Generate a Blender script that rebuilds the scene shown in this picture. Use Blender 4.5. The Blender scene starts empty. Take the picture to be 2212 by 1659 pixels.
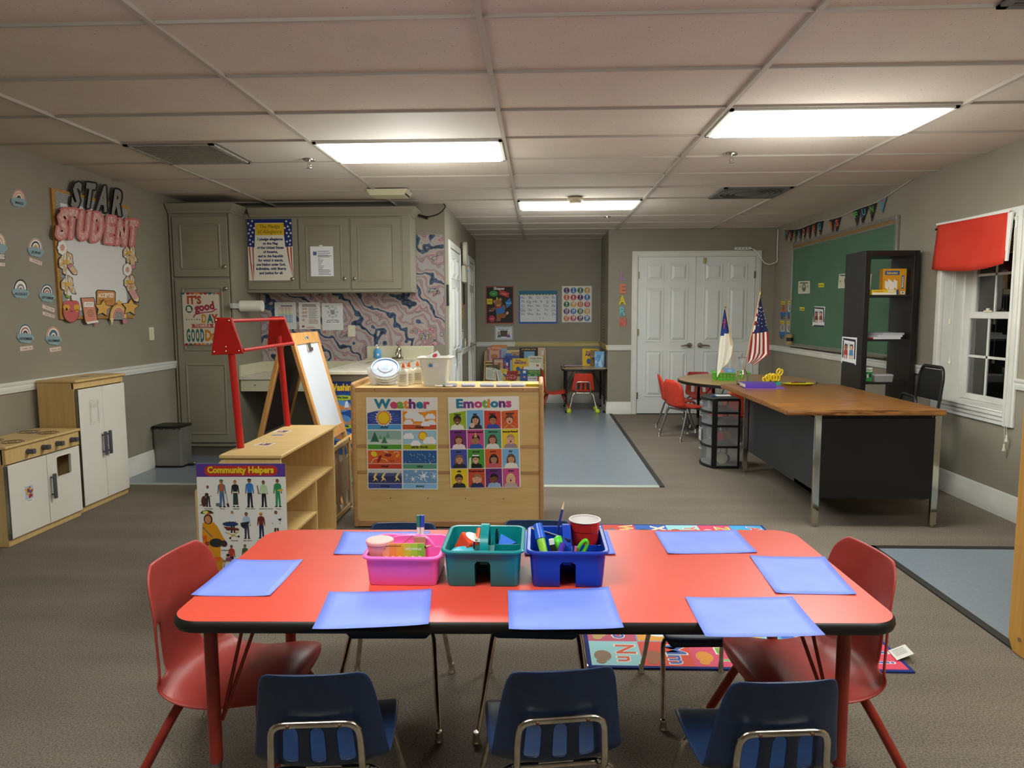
import bpy, bmesh, math, random
from mathutils import Vector, Matrix
random.seed(7)
SC=bpy.context.scene; COL=SC.collection
PI=math.pi
# ---------------------------------------------------------------- camera
F,PITCH,YAW,ROLL,CH=1542.7,-.09970826,.03791494,-.00409788,1.368
W0,H0=2212,1659
def _cam():
    f=Vector((-math.sin(YAW)*math.cos(PITCH),math.cos(YAW)*math.cos(PITCH),math.sin(PITCH)))
    r=Vector((math.cos(YAW),math.sin(YAW),0)); u=r.cross(f)
    return math.cos(ROLL)*r+math.sin(ROLL)*u, -math.sin(ROLL)*r+math.cos(ROLL)*u, f
CR,CU,CF=_cam()
cd=bpy.data.cameras.new('camera'); cam=bpy.data.objects.new('camera',cd); COL.objects.link(cam)
cd.sensor_width=36; cd.lens=F/W0*36; cd.clip_start=.02; cd.clip_end=60
m=Matrix((CR,CU,-CF)).transposed().to_4x4(); m.translation=(0,0,CH); cam.matrix_world=m
SC.camera=cam
SC.view_settings.view_transform='Standard'; SC.view_settings.look='None'
SC.view_settings.gamma=1; SC.view_settings.use_curve_mapping=False
SC.view_settings.exposure=0.25
FILL_W=21.0   # added fill point under each fitting, on top of its glowing lens
# night outside: a faint blue-black sky
wd=bpy.data.worlds.new('world'); SC.world=wd; wd.use_nodes=True
wd.node_tree.nodes['Background'].inputs[0].default_value=(.02,.025,.04,1)
wd.node_tree.nodes['Background'].inputs[1].default_value=.4
def at(px,py,x=None,y=None,z=None):
    "the point of a known plane that the photograph shows at a pixel"
    d=CF+(px-W0/2)/F*CR-(py-H0/2)/F*CU
    t=(z-CH)/d.z if z is not None else (x/d.x if x is not None else y/d.y)
    return Vector((0,0,CH))+t*d
XL,XR,XJ,XA=-3.44,3.09,-.944,.92       # left wall, right wall, jut wall, alcove right wall
YK,YC,YB,YN=7.25,9.6,10.75,-2.6        # kitchen wall, closet wall, alcove wall, wall behind
ZC=2.44
# ---------------------------------------------------------------- materials
def lin(h):
    h=h.lstrip('#'); o=[]
    for i in (0,2,4):
        c=int(h[i:i+2],16)/255; o.append(c/12.92 if c<=.04045 else ((c+.055)/1.055)**2.4)
    return (*o,1)
MATS={}
def mat(name,hexc='888888',rough=.5,metal=0,trans=0,alpha=1,emit=None,spec=.5,ior=1.45,coat=0,sub=0):
    if name in MATS: return MATS[name]
    M=bpy.data.materials.new(name); M.use_nodes=True; b=M.node_tree.nodes['Principled BSDF']
    c=lin(hexc) if isinstance(hexc,str) else (*hexc,1)
    I=b.inputs; I['Base Color'].default_value=c; I['Roughness'].default_value=rough; I['Metallic'].default_value=metal
    I['Transmission Weight'].default_value=trans; I['Alpha'].default_value=alpha; I['IOR'].default_value=ior
    I['Specular IOR Level'].default_value=spec; I['Coat Weight'].default_value=coat
    if emit: I['Emission Color'].default_value=(*emit[0],1); I['Emission Strength'].default_value=emit[1]
    M.diffuse_color=c; MATS[name]=M; return M
def nt(M): return M.node_tree,M.node_tree.nodes,M.node_tree.links,M.node_tree.nodes['Principled BSDF']
def noisy(name,h1,h2,scale=(1,1,1),ns=5,rough=.6,detail=4,bump=0,bscale=None,lo=.35,hi=.65,dist=0,spec=.5,metal=0,space='Object'):
    if name in MATS: return MATS[name]
    M=mat(name,h1,rough,metal,spec=spec); t,N,L,b=nt(M)
    tc=N.new('ShaderNodeTexCoord'); mp=N.new('ShaderNodeMapping'); mp.inputs['Scale'].default_value=scale
    L.new(tc.outputs[space],mp.inputs[0])
    n=N.new('ShaderNodeTexNoise'); n.inputs['Scale'].default_value=ns; n.inputs['Detail'].default_value=detail; n.inputs['Distortion'].default_value=dist
    L.new(mp.outputs[0],n.inputs['Vector'])
    r=N.new('ShaderNodeValToRGB'); r.color_ramp.elements[0].position=lo; r.color_ramp.elements[1].position=hi
    r.color_ramp.elements[0].color=lin(h1); r.color_ramp.elements[1].color=lin(h2)
    L.new(n.outputs[0],r.inputs[0]); L.new(r.outputs[0],b.inputs['Base Color'])
    if bump:
        n2=n
        if bscale:
            n2=N.new('ShaderNodeTexNoise'); n2.inputs['Scale'].default_value=bscale; n2.inputs['Detail'].default_value=3; L.new(mp.outputs[0],n2.inputs['Vector'])
        bp=N.new('ShaderNodeBump'); bp.inputs['Strength'].default_value=bump; bp.inputs['Distance'].default_value=.004
        L.new(n2.outputs[0],bp.inputs['Height']); L.new(bp.outputs[0],b.inputs['Normal'])
    return M
WALL=noisy('wall_paint','8e8777','948d7d',ns=3,rough=.62,bump=.12,bscale=160)
CARPET=noisy('carpet','645c51','958b7e',ns=150,rough=.95,detail=5,bump=.5,bscale=420,lo=.30,hi=.72,spec=.1)
_t,_N,_L,_b=nt(CARPET)   # low frequency wear over the pile
_n=_N.new('ShaderNodeTexNoise'); _n.inputs['Scale'].default_value=1.6; _n.inputs['Detail'].default_value=3
_tc=_N.new('ShaderNodeTexCoord'); _mp=_N.new('ShaderNodeMapping'); _mp.inputs['Scale'].default_value=(.5,3,1)
_L.new(_tc.outputs['Object'],_mp.inputs[0]); _L.new(_mp.outputs[0],_n.inputs['Vector'])
_mx=_N.new('ShaderNodeMixRGB'); _mx.blend_type='MULTIPLY'; _mx.inputs[0].default_value=.5
_r=_N.new('ShaderNodeValToRGB'); _r.color_ramp.elements[0].position=.3; _r.color_ramp.elements[0].color=(.62,.62,.62,1); _r.color_ramp.elements[1].position=.7
_src=_b.inputs['Base Color'].links[0].from_socket
_L.new(_n.outputs[0],_r.inputs[0]); _L.new(_src,_mx.inputs[1]); _L.new(_r.outputs[0],_mx.inputs[2]); _L.new(_mx.outputs[0],_b.inputs['Base Color'])
VINYL=noisy('blue_grey_vinyl','7b8690','868f98',ns=60,rough=.28,bump=.02,bscale=30)
TRIM=noisy('white_trim_paint','d9d8cf','e3e2da',ns=4,rough=.35)
TRIMY=noisy('bare_wood_trim','b7a468','cfc08a',scale=(.3,8,8),ns=6,rough=.5)
CAB=noisy('cabinet_paint','8f8976','95907e',ns=2,rough=.42)
MAPLE=noisy('maple_laminate','cdaa6c','d9ba82',scale=(1.2,14,14),ns=3,rough=.42,lo=.3,hi=.7,dist=.6)
MAPLEV=noisy('maple_laminate_upright','cdaa6c','d9ba82',scale=(14,14,1.2),ns=3,rough=.42,lo=.3,hi=.7,dist=.6)
MAPLED=noisy('maple_edge','a98052','b98f60',scale=(2,10,10),ns=4,rough=.45)
OAK=noisy('oak_laminate','5c3414','a06c36',scale=(1.2,11,11),ns=4.5,rough=.3,detail=8,lo=.36,hi=.62,dist=1.6)
TAN=noisy('tan_laminate','b08c58','c29e68',scale=(2,8,8),ns=4,rough=.3)
OAKE=noisy('easel_wood','c98f4d','d9a361',scale=(8,8,1.5),ns=4,rough=.45)
BLACKL=noisy('black_laminate','151312','201d1b',scale=(8,8,1),ns=4,rough=.42)
BLACKM=noisy('black_enamel','0e0d0d','161414',ns=3,rough=.38)
GREYM=noisy('dark_grey_enamel','26292c','303438',ns=3,rough=.4)
REDT=noisy('red_laminate','d84c3a','dc523f',ns=2,rough=.34,spec=.7)
REDP=noisy('red_plastic','c93a26','cf3f2a',ns=30,rough=.42,bump=.1,bscale=220)
REDD=noisy('worn_red_plastic','a53a33','ad4038',ns=20,rough=.38,bump=.1,bscale=220)
REDM=noisy('red_painted_steel','983022','a5382a',ns=12,rough=.35)
REDW=noisy('red_painted_wood','b31a14','bb1e17',ns=8,rough=.35)
NAVY=noisy('navy_plastic','182b4b','1c3154',ns=30,rough=.4,bump=.12,bscale=240)
CHROME=noisy('chrome','d8d2c6','b4aa9a',ns=25,rough=.16,metal=1)
STEEL=noisy('brushed_steel','8e8c88','9b9994',scale=(1,1,30),ns=8,rough=.32,metal=1)
GREYT=noisy('grey_steel_tube','77787a','828385',ns=10,rough=.35,metal=.7)
BLACKP=mat('black_plastic','141414',.4); BLACKR=mat('black_edge_rubber','15130f',.45)
WHITEP=mat('white_plastic','e8e6de',.35); CREAMP=mat('cream_plastic','dcd6bd',.4)
GREYP=mat('dark_grey_plastic','54545c',.45)
COUNTER=noisy('cream_counter','c9c4a8','d2cdb3',ns=5,rough=.35)
MARBLE=noisy('marble_counter','c6bfa9','d9d3c2',ns=4,rough=.3,detail=8,dist=2,lo=.4,hi=.55)
def PA(h,rough=.55):   # printed ink or dyed paper of one colour
    return mat('print_'+h,h,rough)
GLASS=mat('clear_glass','ffffff',.03,trans=1,ior=1.45)
CLEARP=mat('clear_plastic','eef0f2',.12,alpha=.32,spec=.6)
FROST=mat('frosted_plastic','c4c8cc',.4,alpha=.3,spec=.5)
MILKY=mat('milky_plastic','eceade',.35,alpha=.86)
LENS=mat('light_diffuser','ffffff',.3,emit=((.95,1,.95),13.0))
# ---------------------------------------------------------------- geometry
class G:
    def __init__(s,M=None): s.v=[];s.f=[];s.mi=[];s.m=0;s.M=M or Matrix()
    def add(s,vs,fs,m=None):
        o=len(s.v); s.v+=[s.M@Vector(v) for v in vs]; s.f+=[[o+i for i in f] for f in fs]; s.mi+=[s.m if m is None else m]*len(fs); return s
    def box(s,x0,x1,y0,y1,z0,z1,m=None):
        if x0>x1:x0,x1=x1,x0
        if y0>y1:y0,y1=y1,y0
        if z0>z1:z0,z1=z1,z0
        return s.add([(x0,y0,z0),(x1,y0,z0),(x1,y1,z0),(x0,y1,z0),(x0,y0,z1),(x1,y0,z1),(x1,y1,z1),(x0,y1,z1)],
          [(0,3,2,1),(4,5,6,7),(0,1,5,4),(1,2,6,5),(2,3,7,6),(3,0,4,7)],m)
    def rings(s,R,cap0=True,cap1=True,m=None,closed=False):
        n=len(R[0]); vs=[p for r in R for p in r]; fs=[]
        k=len(R)
        for i in range(k if closed else k-1):
            a=i*n; b=((i+1)%k)*n
            for j in range(n):
                j2=(j+1)%n; fs.append((a+j,a+j2,b+j2,b+j))
        if cap0 and not closed: fs.append(tuple(range(n-1,-1,-1)))
        if cap1 and not closed: fs.append(tuple(range((k-1)*n,k*n)))
        return s.add(vs,fs,m)
    def tube(s,pts,r,seg=12,m=None,closed=False,caps=True,round_=0):
        P=[Vector(p) for p in pts]
        if round_: P=fillet(P,round_,closed)
        rr=r if isinstance(r,(list,tuple)) else [r]*len(P)
        R=[]; prev=None; n=len(P)
        for i,p in enumerate(P):
            if closed: t=(P[(i+1)%n]-P[i-1])
            else: t=(P[min(i+1,n-1)]-P[max(i-1,0)])
            t.normalize()
            if prev is None:
                a=Vector((0,0,1)) if abs(t.z)<.9 else Vector((1,0,0)); u=t.cross(a).normalized()
            else:
                u=(prev-t*prev.dot(t)); u=u.normalized() if u.length>1e-6 else t.orthogonal().normalized()
            prev=u; w=t.cross(u)
            R.append([p+(u*math.cos(2*PI*k/seg)+w*math.sin(2*PI*k/seg))*rr[i] for k in range(seg)])
        return s.rings(R,caps,caps,m,closed)
    def cyl(s,p0,p1,r0,r1=None,seg=20,m=None): return s.tube([p0,p1],[r0,r0 if r1 is None else r1],seg,m)
    def lathe(s,prof,o=(0,0,0),seg=28,m=None,cap0=True,cap1=True):
        o=Vector(o)
        return s.rings([[o+Vector((r*math.cos(2*PI*k/seg),r*math.sin(2*PI*k/seg),z)) for k in range(seg)] for r,z in prof],cap0,cap1,m)
    def ball(s,c,r,seg=16,m=None,sc=(1,1,1)):
        c=Vector(c); n=seg//2
        return s.rings([[c+Vector((r*sc[0]*math.sin(a)*math.cos(2*PI*k/seg),r*sc[1]*math.sin(a)*math.sin(2*PI*k/seg),-r*sc[2]*math.cos(a))) for k in range(seg)] for a in [PI*(i+.15)/(n+.3-.0) if 0<i<n else (.04 if i==0 else PI-.04) for i in range(n+1)]],m=m)
    def prism(s,pts,z0,z1,m=None):
        return s.rings([[(p[0],p[1],z0) for p in pts],[(p[0],p[1],z1) for p in pts]],m=m)
    def prismY(s,pts,y0,y1,m=None):   # outline in x,z
        return s.rings([[(p[0],y0,p[1]) for p in pts],[(p[0],y1,p[1]) for p in pts]],m=m)
    def prismX(s,pts,x0,x1,m=None):   # outline in y,z
        return s.rings([[(x0,p[0],p[1]) for p in pts],[(x1,p[0],p[1]) for p in pts]],m=m)
    def poly(s,pts,m=None): return s.add(pts,[tuple(range(len(pts)))],m)
def fillet(P,r,closed=False,n=5):
    out=[]; N=len(P)
    for i,p in enumerate(P):
        if not closed and i in (0,N-1): out.append(p); continue
        a,b=P[i-1],P[(i+1)%N]; da=(a-p);db=(b-p); k=min(r,da.length*.49,db.length*.49)
        A=p+da.normalized()*k; B=p+db.normalized()*k
        for j in range(n+1):
            t=j/n; out.append(A*(1-t)**2+p*2*t*(1-t)+B*t*t)
    return out
def rrect(w,d,r,z=0,cx=0,cy=0,n=5):
    o=[]
    for qx,qy,a0 in ((1,1,0),(-1,1,90),(-1,-1,180),(1,-1,270)):
        for j in range(n+1):
            a=math.radians(a0+90*j/n); o.append((cx+qx*(w/2-r)+r*math.cos(a),cy+qy*(d/2-r)+r*math.sin(a),z))
    return o
def fixnormals(me):
    bm=bmesh.new(); bm.from_mesh(me); bmesh.ops.recalc_face_normals(bm,faces=bm.faces); bm.to_mesh(me); bm.free()
WM={}   # world matrices of what has been made
def tagit(o,label=None,cat=None,group=None,kind=None):
    if label: o['label']=label
    if cat: o['category']=cat
    if group: o['group']=group
    if kind: o['kind']=kind
    return o
def thing(name,label,cat,loc=(0,0,0),rz=0,group=None,kind=None):
    o=bpy.data.objects.new(name,None); COL.objects.link(o); o.empty_display_size=.05
    o.location=loc; o.rotation_euler=(0,0,rz); WM[o.name]=Matrix.Translation(loc)@Matrix.Rotation(rz,4,'Z')
    return tagit(o,label,cat,group,kind)
def build(g,name,mats,parent=None,bevel=0,seg=2,smooth=40,recalc=True,local=False,solid=0,sub=0,label=None,cat=None,group=None,kind=None,base=True):
    mats=mats if isinstance(mats,(list,tuple)) else [mats]
    me=bpy.data.meshes.new(name)
    vs=g.v
    if parent is not None:
        T=WM[parent.name]
        if not local:
            Ti=T.inverted(); vs=[Ti@v for v in vs]
    elif base and vs:
        xs=[v.x for v in vs];ys=[v.y for v in vs];zs=[v.z for v in vs]
        T=Matrix.Translation(((min(xs)+max(xs))/2,(min(ys)+max(ys))/2,min(zs)))
        Ti=T.inverted(); vs=[Ti@v for v in vs]
    else: T=Matrix()
    me.from_pydata([tuple(v) for v in vs],[],g.f)
    for m_ in mats: me.materials.append(m_)
    me.polygons.foreach_set('material_index',g.mi)
    if recalc: fixnormals(me)
    if smooth:
        me.polygons.foreach_set('use_smooth',[True]*len(me.polygons))
        me.set_sharp_from_angle(angle=math.radians(smooth))
    me.update()
    o=bpy.data.objects.new(name,me); COL.objects.link(o)
    if parent is not None: o.parent=parent; WM[o.name]=T
    else: o.matrix_world=T; WM[o.name]=T
    if solid:
        q=o.modifiers.new('s','SOLIDIFY'); q.thickness=solid; q.offset=0
    if sub:
        q=o.modifiers.new('u','SUBSURF'); q.levels=sub; q.render_levels=sub
    if bevel:
        q=o.modifiers.new('b','BEVEL'); q.width=bevel; q.segments=seg; q.limit_method='ANGLE'; q.angle_limit=math.radians(50); q.harden_normals=False
    return tagit(o,label,cat,group,kind)
def struct(g,name,mats,parent=None,**k): return build(g,name,mats,parent,kind=None if parent else 'structure',base=False,**k)
def dup(o,loc=None,rz=None,label=None,group=None,parent=None,scale=None):
    c=o.copy(); COL.objects.link(c)
    if parent is not None: c.parent=parent
    if loc is not None: c.location=loc
    if rz is not None: c.rotation_euler=(0,0,rz)
    if scale is not None: c.scale=(scale,)*3
    if label: c['label']=label
    if group: c['group']=group
    for ch in list(o.children): dup(ch,parent=c)
    return c
def Rx(a): return Matrix.Rotation(a,4,'X')
def Ry(a): return Matrix.Rotation(a,4,'Y')
def Rz(a): return Matrix.Rotation(a,4,'Z')
def Tr(*p): return Matrix.Translation(Vector(p))
# ---------------------------------------------------------------- lettering and flat printed art
GL={}
def _glyphs():
    tmp=[]
    for off in (0,.02,.045):
        for ch in "ABCDEFGHIJKLMNOPQRSTUVWXYZabcdefghijklmnopqrstuvwxyz0123456789.,!?'-&$=<":
            for body in (ch,ch+ch):
                c=bpy.data.curves.new('g','FONT'); c.body=body; c.size=1; c.offset=off; c.resolution_u=2; c.dimensions='2D'; c.fill_mode='BOTH'
                o=bpy.data.objects.new('g',c); COL.objects.link(o); tmp.append((off,ch,body,o))
    dg=bpy.context.evaluated_depsgraph_get(); dg.update()
    for off,ch,body,o in tmp:
        me=o.evaluated_get(dg).to_mesh()
        xs=[v.co.x for v in me.vertices] or [0,.3]
        if len(body)==1: GL[(off,ch)]=[[(v.co.x,v.co.y) for v in me.vertices],[tuple(p.vertices) for p in me.polygons],max(xs)]
        else: GL[(off,ch)].append(max(xs)-GL[(off,ch)][2])
        o.evaluated_get(dg).to_mesh_clear()
    for off,ch,body,o in tmp:
        c=o.data; bpy.data.objects.remove(o); bpy.data.curves.remove(c)
_glyphs()
CAPH=max(p[1] for p in GL[(0,'H')][0])
class Art:
    """printed sheet: shapes laid out in the units of its own drawing, put on a real sheet in the place"""
    def __init__(s,w,h,TL,TR,BL,base='f4f2ea',thick=.0012,lift=.0004,shape=None):
        s.TL=Vector(TL); s.U=(Vector(TR)-s.TL)/w; s.V=(Vector(BL)-s.TL)/h
        s.n=s.V.cross(s.U).normalized(); s.w,s.h=w,h; s.lift=lift
        s.vs=[];s.fs=[];s.mi=[];s.mats=[]; s.t=thick
        if base is not None:
            k=s.mi_(base); P=shape or [(0,0),(w,0),(w,h),(0,h)]; n=len(P)
            o=len(s.vs); s.vs+=[s.p(x,y,0) for x,y in P]+[s.p(x,y,0)-s.n*thick for x,y in P]
            s.fs.append([o+i for i in range(n-1,-1,-1)]); s.fs.append([o+n+i for i in range(n)])
            for i in range(n): j=(i+1)%n; s.fs.append([o+i,o+j,o+n+j,o+n+i])
            s.mi+=[k]*(n+2)
    def mi_(s,h):
        m_=h if not isinstance(h,str) else PA(h)
        if m_ not in s.mats: s.mats.append(m_)
        return s.mats.index(m_)
    def p(s,x,y,L): return s.TL+s.U*x+s.V*y+s.n*(s.t*0+s.lift*L)
    def poly(s,P,h,L=1):
        o=len(s.vs); s.k=(getattr(s,'k',0)+1)%42; s.vs+=[s.p(x,y,L+s.k*.022) for x,y in P]; s.fs.append([o+i for i in range(len(P)-1,-1,-1)]); s.mi.append(s.mi_(h)); return s
    def rect(s,x0,y0,x1,y1,h,L=1): return s.poly([(x0,y0),(x1,y0),(x1,y1),(x0,y1)],h,L)
    def disc(s,x,y,rx,h,L=1,ry=None,n=24,a0=0,a1=360,rot=0):
        ry=rx if ry is None else ry; c,q=math.cos(math.radians(rot)),math.sin(math.radians(rot))
        full=a1-a0>=360; K=n if full else n+1
        P=[]
        for i in range(K):
            a=math.radians(a0+(a1-a0)*i/n); X,Y=rx*math.cos(a),-ry*math.sin(a); P.append((x+X*c-Y*q,y+X*q+Y*c))
        return s.poly(P,h,L)
    def star(s,x,y,r,h,L=2,k=5,ri=.42,rot=0):
        return s.poly([(x+(r if i%2==0 else r*ri)*math.sin(rot+PI*i/k),y-(r if i%2==0 else r*ri)*math.cos(rot+PI*i/k)) for i in range(2*k)],h,L)
    def line(s,P,wd,h,L=2):
        for (x0,y0),(x1,y1) in zip(P,P[1:]):
            d=math.hypot(x1-x0,y1-y0) or 1; nx,ny=-(y1-y0)/d*wd/2,(x1-x0)/d*wd/2
            s.poly([(x0+nx,y0+ny),(x1+nx,y1+ny),(x1-nx,y1-ny),(x0-nx,y0-ny)],h,L)
        return s
    def text(s,t,x,y,size,h,L=3,bold=1,fit=None,al='c',rot=0,sp=0):
        "x = anchor, y = baseline, size = capital height"
        off=(0,.02,.045)[bold]; k=size/CAPH; X=0; items=[]
        for ch in t:
            if ch==' ' : X+=.3; continue
            g=GL.get((off,ch)) or GL[(off,'-')]
            items.append((X,g)); X+=g[3]+sp
        w=max(X-sp,.01); kx=k if fit is None else fit/w
        if fit is not None: w=fit/kx
        x0=-{'c':.5,'l':0,'r':1}[al]*w*kx; c,q=math.cos(math.radians(rot)),math.sin(math.radians(rot)); mi=s.mi_(h)
        for X,g in items:
            o=len(s.vs)
            for vx,vy in g[0]:
                a=x0+(X+vx)*kx; b=-vy*k; s.vs.append(s.p(x+a*c-b*q,y+a*q+b*c,L))
            for f in g[1]: s.fs.append([o+i for i in f]); s.mi.append(mi)
        return s
    def lines(s,x0,y0,x1,dy,n,h='777777',wd=2,L=2,rag=.3):
        for i in range(n): s.rect(x0,y0+i*dy,x1-(x1-x0)*random.random()*rag,y0+i*dy+wd,h,L)
        return s
    def build(s,name,parent=None,**k):
        g=G(); g.v=s.vs; g.f=s.fs; g.mi=s.mi
        return build(g,name,s.mats,parent,recalc=False,smooth=0,**k)
class ArtP(Art):
    "the same, for sheets fixed to one of the room's planes, drawn over the photograph's own outlines of them"
    def __init__(s,plane,val,f,base=None,thick=.002,lift=.0004,off=.001,shape=None):
        s.pl,s.val,s.f,s.off=plane,val,f,off
        s.n=Vector({'x':(1 if val<0 else -1,0,0),'y':(0,-1,0),'z':(0,0,1)}[plane]); s.w=s.h=1; s.lift=lift
        s.vs=[];s.fs=[];s.mi=[];s.mats=[];s.t=thick
        if base is not None: s.slab(shape,base,thick)
    def slab(s,P,h,thick=.002,L=0):
        k=s.mi_(h); o=len(s.vs); n=len(P); s.vs+=[s.p(x,y,L) for x,y in P]+[s.p(x,y,L)-s.n*thick for x,y in P]
        s.fs.append([o+i for i in range(n-1,-1,-1)]); s.fs.append([o+n+i for i in range(n)])
        for i in range(n): j=(i+1)%n; s.fs.append([o+i,o+j,o+n+j,o+n+i])
        s.mi+=[k]*(n+2)
    def p(s,x,y,L):
        q=at(*s.f(x,y),**{s.pl:s.val}); return q+s.n*(s.off+s.lift*L)
def wallart(kind,val,TL,BR,w,h,lift=.004,square=True,**k):
    "a sheet on a wall plane, from its top left and bottom right corners in the photograph"
    a=at(*TL,**{kind:val}); b=at(*BR,**{kind:val})
    if kind=='y': A=(a.x,val-lift,a.z);B=(b.x,val-lift,a.z);D=(a.x,val-lift,b.z)
    else:
        s_=1 if val<0 else -1
        A=(val+s_*lift,a.y,a.z);B=(val+s_*lift,b.y,a.z);D=(val+s_*lift,a.y,b.z)
    return Art(w,h,A,B,D,**k)
# ================================================================ SETTING
g=G(); g.box(XL-.15,XR+.15,YN-.15,YB+.15,-.1,0); struct(g,'floor',CARPET)
g=G(); g.box(XL,.95,5.56,YB,.0,.005); struct(g,'floor_vinyl',VINYL)
g=G(); g.box(1.95,XR,YN,4.09,0,.005); struct(g,'floor_vinyl_entry',VINYL)
EDGE=mat('dark_rubber_edge','2b2925',.6)
g=G(); g.prismX([(5.53,0),(5.56,.007),(5.57,.007),(5.57,0)],XL,.96); struct(g,'trim_vinyl_near',mat('pale_edge_strip','a8b0a4',.5))
g=G(); g.box(.945,.985,5.53,9.6,0,.008); struct(g,'trim_vinyl_side',EDGE)
g=G(); g.box(1.915,1.955,YN,4.13,0,.008); g.box(1.915,XR,4.085,4.13,0,.008); struct(g,'trim_entry_vinyl',EDGE)
# ceiling : fissured mineral tiles and the metal grid that carries them
CT=noisy('ceiling_tile','cdc1b4','d3c8bb',ns=2,rough=.9,spec=.1)
t_,N_,L_,b_=nt(CT)
vo=N_.new('ShaderNodeTexNoise'); vo.inputs['Scale'].default_value=75; vo.inputs['Detail'].default_value=5; vo.inputs['Roughness'].default_value=.7
tc_=N_.new('ShaderNodeTexCoord'); L_.new(tc_.outputs['Object'],vo.inputs['Vector'])
rp=N_.new('ShaderNodeValToRGB'); rp.color_ramp.elements[0].position=.33; rp.color_ramp.elements[0].color=(.45,.42,.38,1); rp.color_ramp.elements[1].position=.39
src=b_.inputs['Base Color'].links[0].from_socket; mx=N_.new('ShaderNodeMixRGB'); mx.blend_type='MULTIPLY'; mx.inputs[0].default_value=1
L_.new(vo.outputs[0],rp.inputs[0]); L_.new(src,mx.inputs[1]); L_.new(rp.outputs[0],mx.inputs[2]); L_.new(mx.outputs[0],b_.inputs['Base Color'])
CS=mat('smooth_ceiling_panel','cfc8bd',.7); GRID=mat('ceiling_grid_metal','b3aa9f',.7,spec=.2)
GX,GY=-.2173,2.7259
gx=[GX+1.2192*k for k in range(-3,4)]; gy=[GY+.6096*i for i in range(-9,14)]
g=G(); g.box(XL-.15,XR+.15,YN-.15,YB+.15,ZC+.012,ZC+.1); struct(g,'ceiling',CT)
g=G()
for x in gx:
    if XL<x<XR: g.box(x-.012,x+.011,YN,YB if XJ<x<XA else (YC if x>0 else YK),ZC-.004,ZC+.02)
for y in gy:
    if y<YB-.03:
        x0=XL if y<YK else XJ; x1=XR if y<YC else XA
        for a in [x0]+[q for q in gx if x0<q<x1]:
            b=min([q for q in gx if q>a+.05 and q<x1] or [x1]); g.box(a+.012 if a in gx else a,b-.012 if b in gx else b,y-.006,y+.006,ZC,ZC+.02)
struct(g,'trim_ceiling_grid',GRID)
g=G()
for x0,y0 in ((GX-1.2192,GY+2*.6096),(GX-2*1.2192+.6,GY+3*.6096),(GX-2*1.2192,GY+4*.6096)): g.box(x0+.013,x0+(1.205 if y0!=GY+3*.6096 else .6),y0+.01,y0+.6,ZC+.004,ZC+.012)
struct(g,'ceiling_smooth_panels',CS)
g=G()
T=.12
def wallbox(name,x0,x1,y0,y1,z0=0,z1=ZC+.012): struct(G().box(x0,x1,y0,y1,z0,z1),name,WALL)
wallbox('wall_left',XL-T,XL,YN,YK+T)
wallbox('wall_kitchen',XL,XJ-T,YK,YK+T)
wallbox('wall_jut',XJ-T,XJ,YK,YB+T)
wallbox('wall_alcove_back',XJ,XA+T,YB,YB+T)
wallbox('wall_alcove_right',XA,XA+T,YC,YB)
wallbox('wall_closet',XA+T,XR+T,YC,YC+T)
wallbox('wall_rear',XL-T,XR+T,YN-T,YN)
WY0,WY1,WZ0,WZ1=4.80,5.615,.69,1.95; WT=.24
g=G(); g.box(XR,XR+WT,YN,WY0,0,ZC+.012); g.box(XR,XR+WT,WY1,YC,0,ZC+.012); g.box(XR,XR+WT,WY0,WY1,0,WZ0); g.box(XR,XR+WT,WY0,WY1,WZ1,ZC+.012)
struct(g,'wall_right',WALL)
# base boards and chair rails
def prof_base(h=.165,t=.016): return [(0,0),(t,0),(t,h*.62),(t*.8,h*.66),(t*.8,h*.85),(t*.35,h),(0,h)]
def prof_rail(z=.895,h=.07,t=.028): return [(0,z-h/2),(t*.5,z-h/2),(t*.55,z-h*.3),(t*.8,z-h*.1),(t*.7,z+h*.1),(t,z+h*.3),(t,z+h/2),(0,z+h/2)]
def run(g,pf,a,b,n):
    a=Vector((*a,0));b=Vector((*b,0));n=Vector((*n,0))
    g.rings([[p+n*q[0]+Vector((0,0,q[1])) for q in pf] for p in (a,b)])
for nm,segs in {'left':[((XL,YN),(XL,6.62),(1,0))],'right':[((XR,YN),(XR,YC),(-1,0))],
   'closet':[((XA,YC),(1.235,YC),(0,-1)),((2.915,YC),(XR,YC),(0,-1))],'alcove':[((XJ,YB),(XA,YB),(0,-1)),((XA,YB),(XA,YC),(-1,0))],
   'jut':[((XJ,7.25),(XJ,7.44),(1,0)),((XJ,8.6),(XJ,9.5),(1,0)),((XJ,10.42),(XJ,YB),(1,0))],'rear':[((XL,YN),(XR,YN),(0,1))]}.items():
    g=G(); [run(g,prof_base(),*s) for s in segs]; struct(g,'baseboard_'+nm,TRIM)
g=G(); run(g,prof_rail(),(XL,YN),(XL,6.62),(1,0)); struct(g,'trim_1',TRIM)
g=G(); run(g,prof_rail(),(XR,WY1+.09),(XR,YC),(-1,0)); run(g,prof_rail(),(XR,YN),(XR,WY0-.09),(-1,0)); struct(g,'trim_2',TRIM)
g=G(); run(g,prof_rail(),(XA,YC),(1.235,YC),(0,-1)); run(g,prof_rail(),(2.915,YC),(XR,YC),(0,-1)); struct(g,'trim_3',TRIM)
g=G(); run(g,prof_rail(),(XA,YB),(XA,YC),(-1,0)); struct(g,'trim_4',TRIMY)
g=G(); run(g,prof_rail(),(-.36,YB),(XA,YB),(0,-1)); g.m=1; run(g,prof_rail(),(XJ,YB),(-.36,YB),(0,-1)); struct(g,'trim_5',[TRIMY,TRIM])
g=G(); run(g,prof_rail(),(XJ,7.25),(XJ,7.44),(1,0)); run(g,prof_rail(),(XJ,8.62),(XJ,9.5),(1,0)); struct(g,'trim_6',TRIM)
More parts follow.
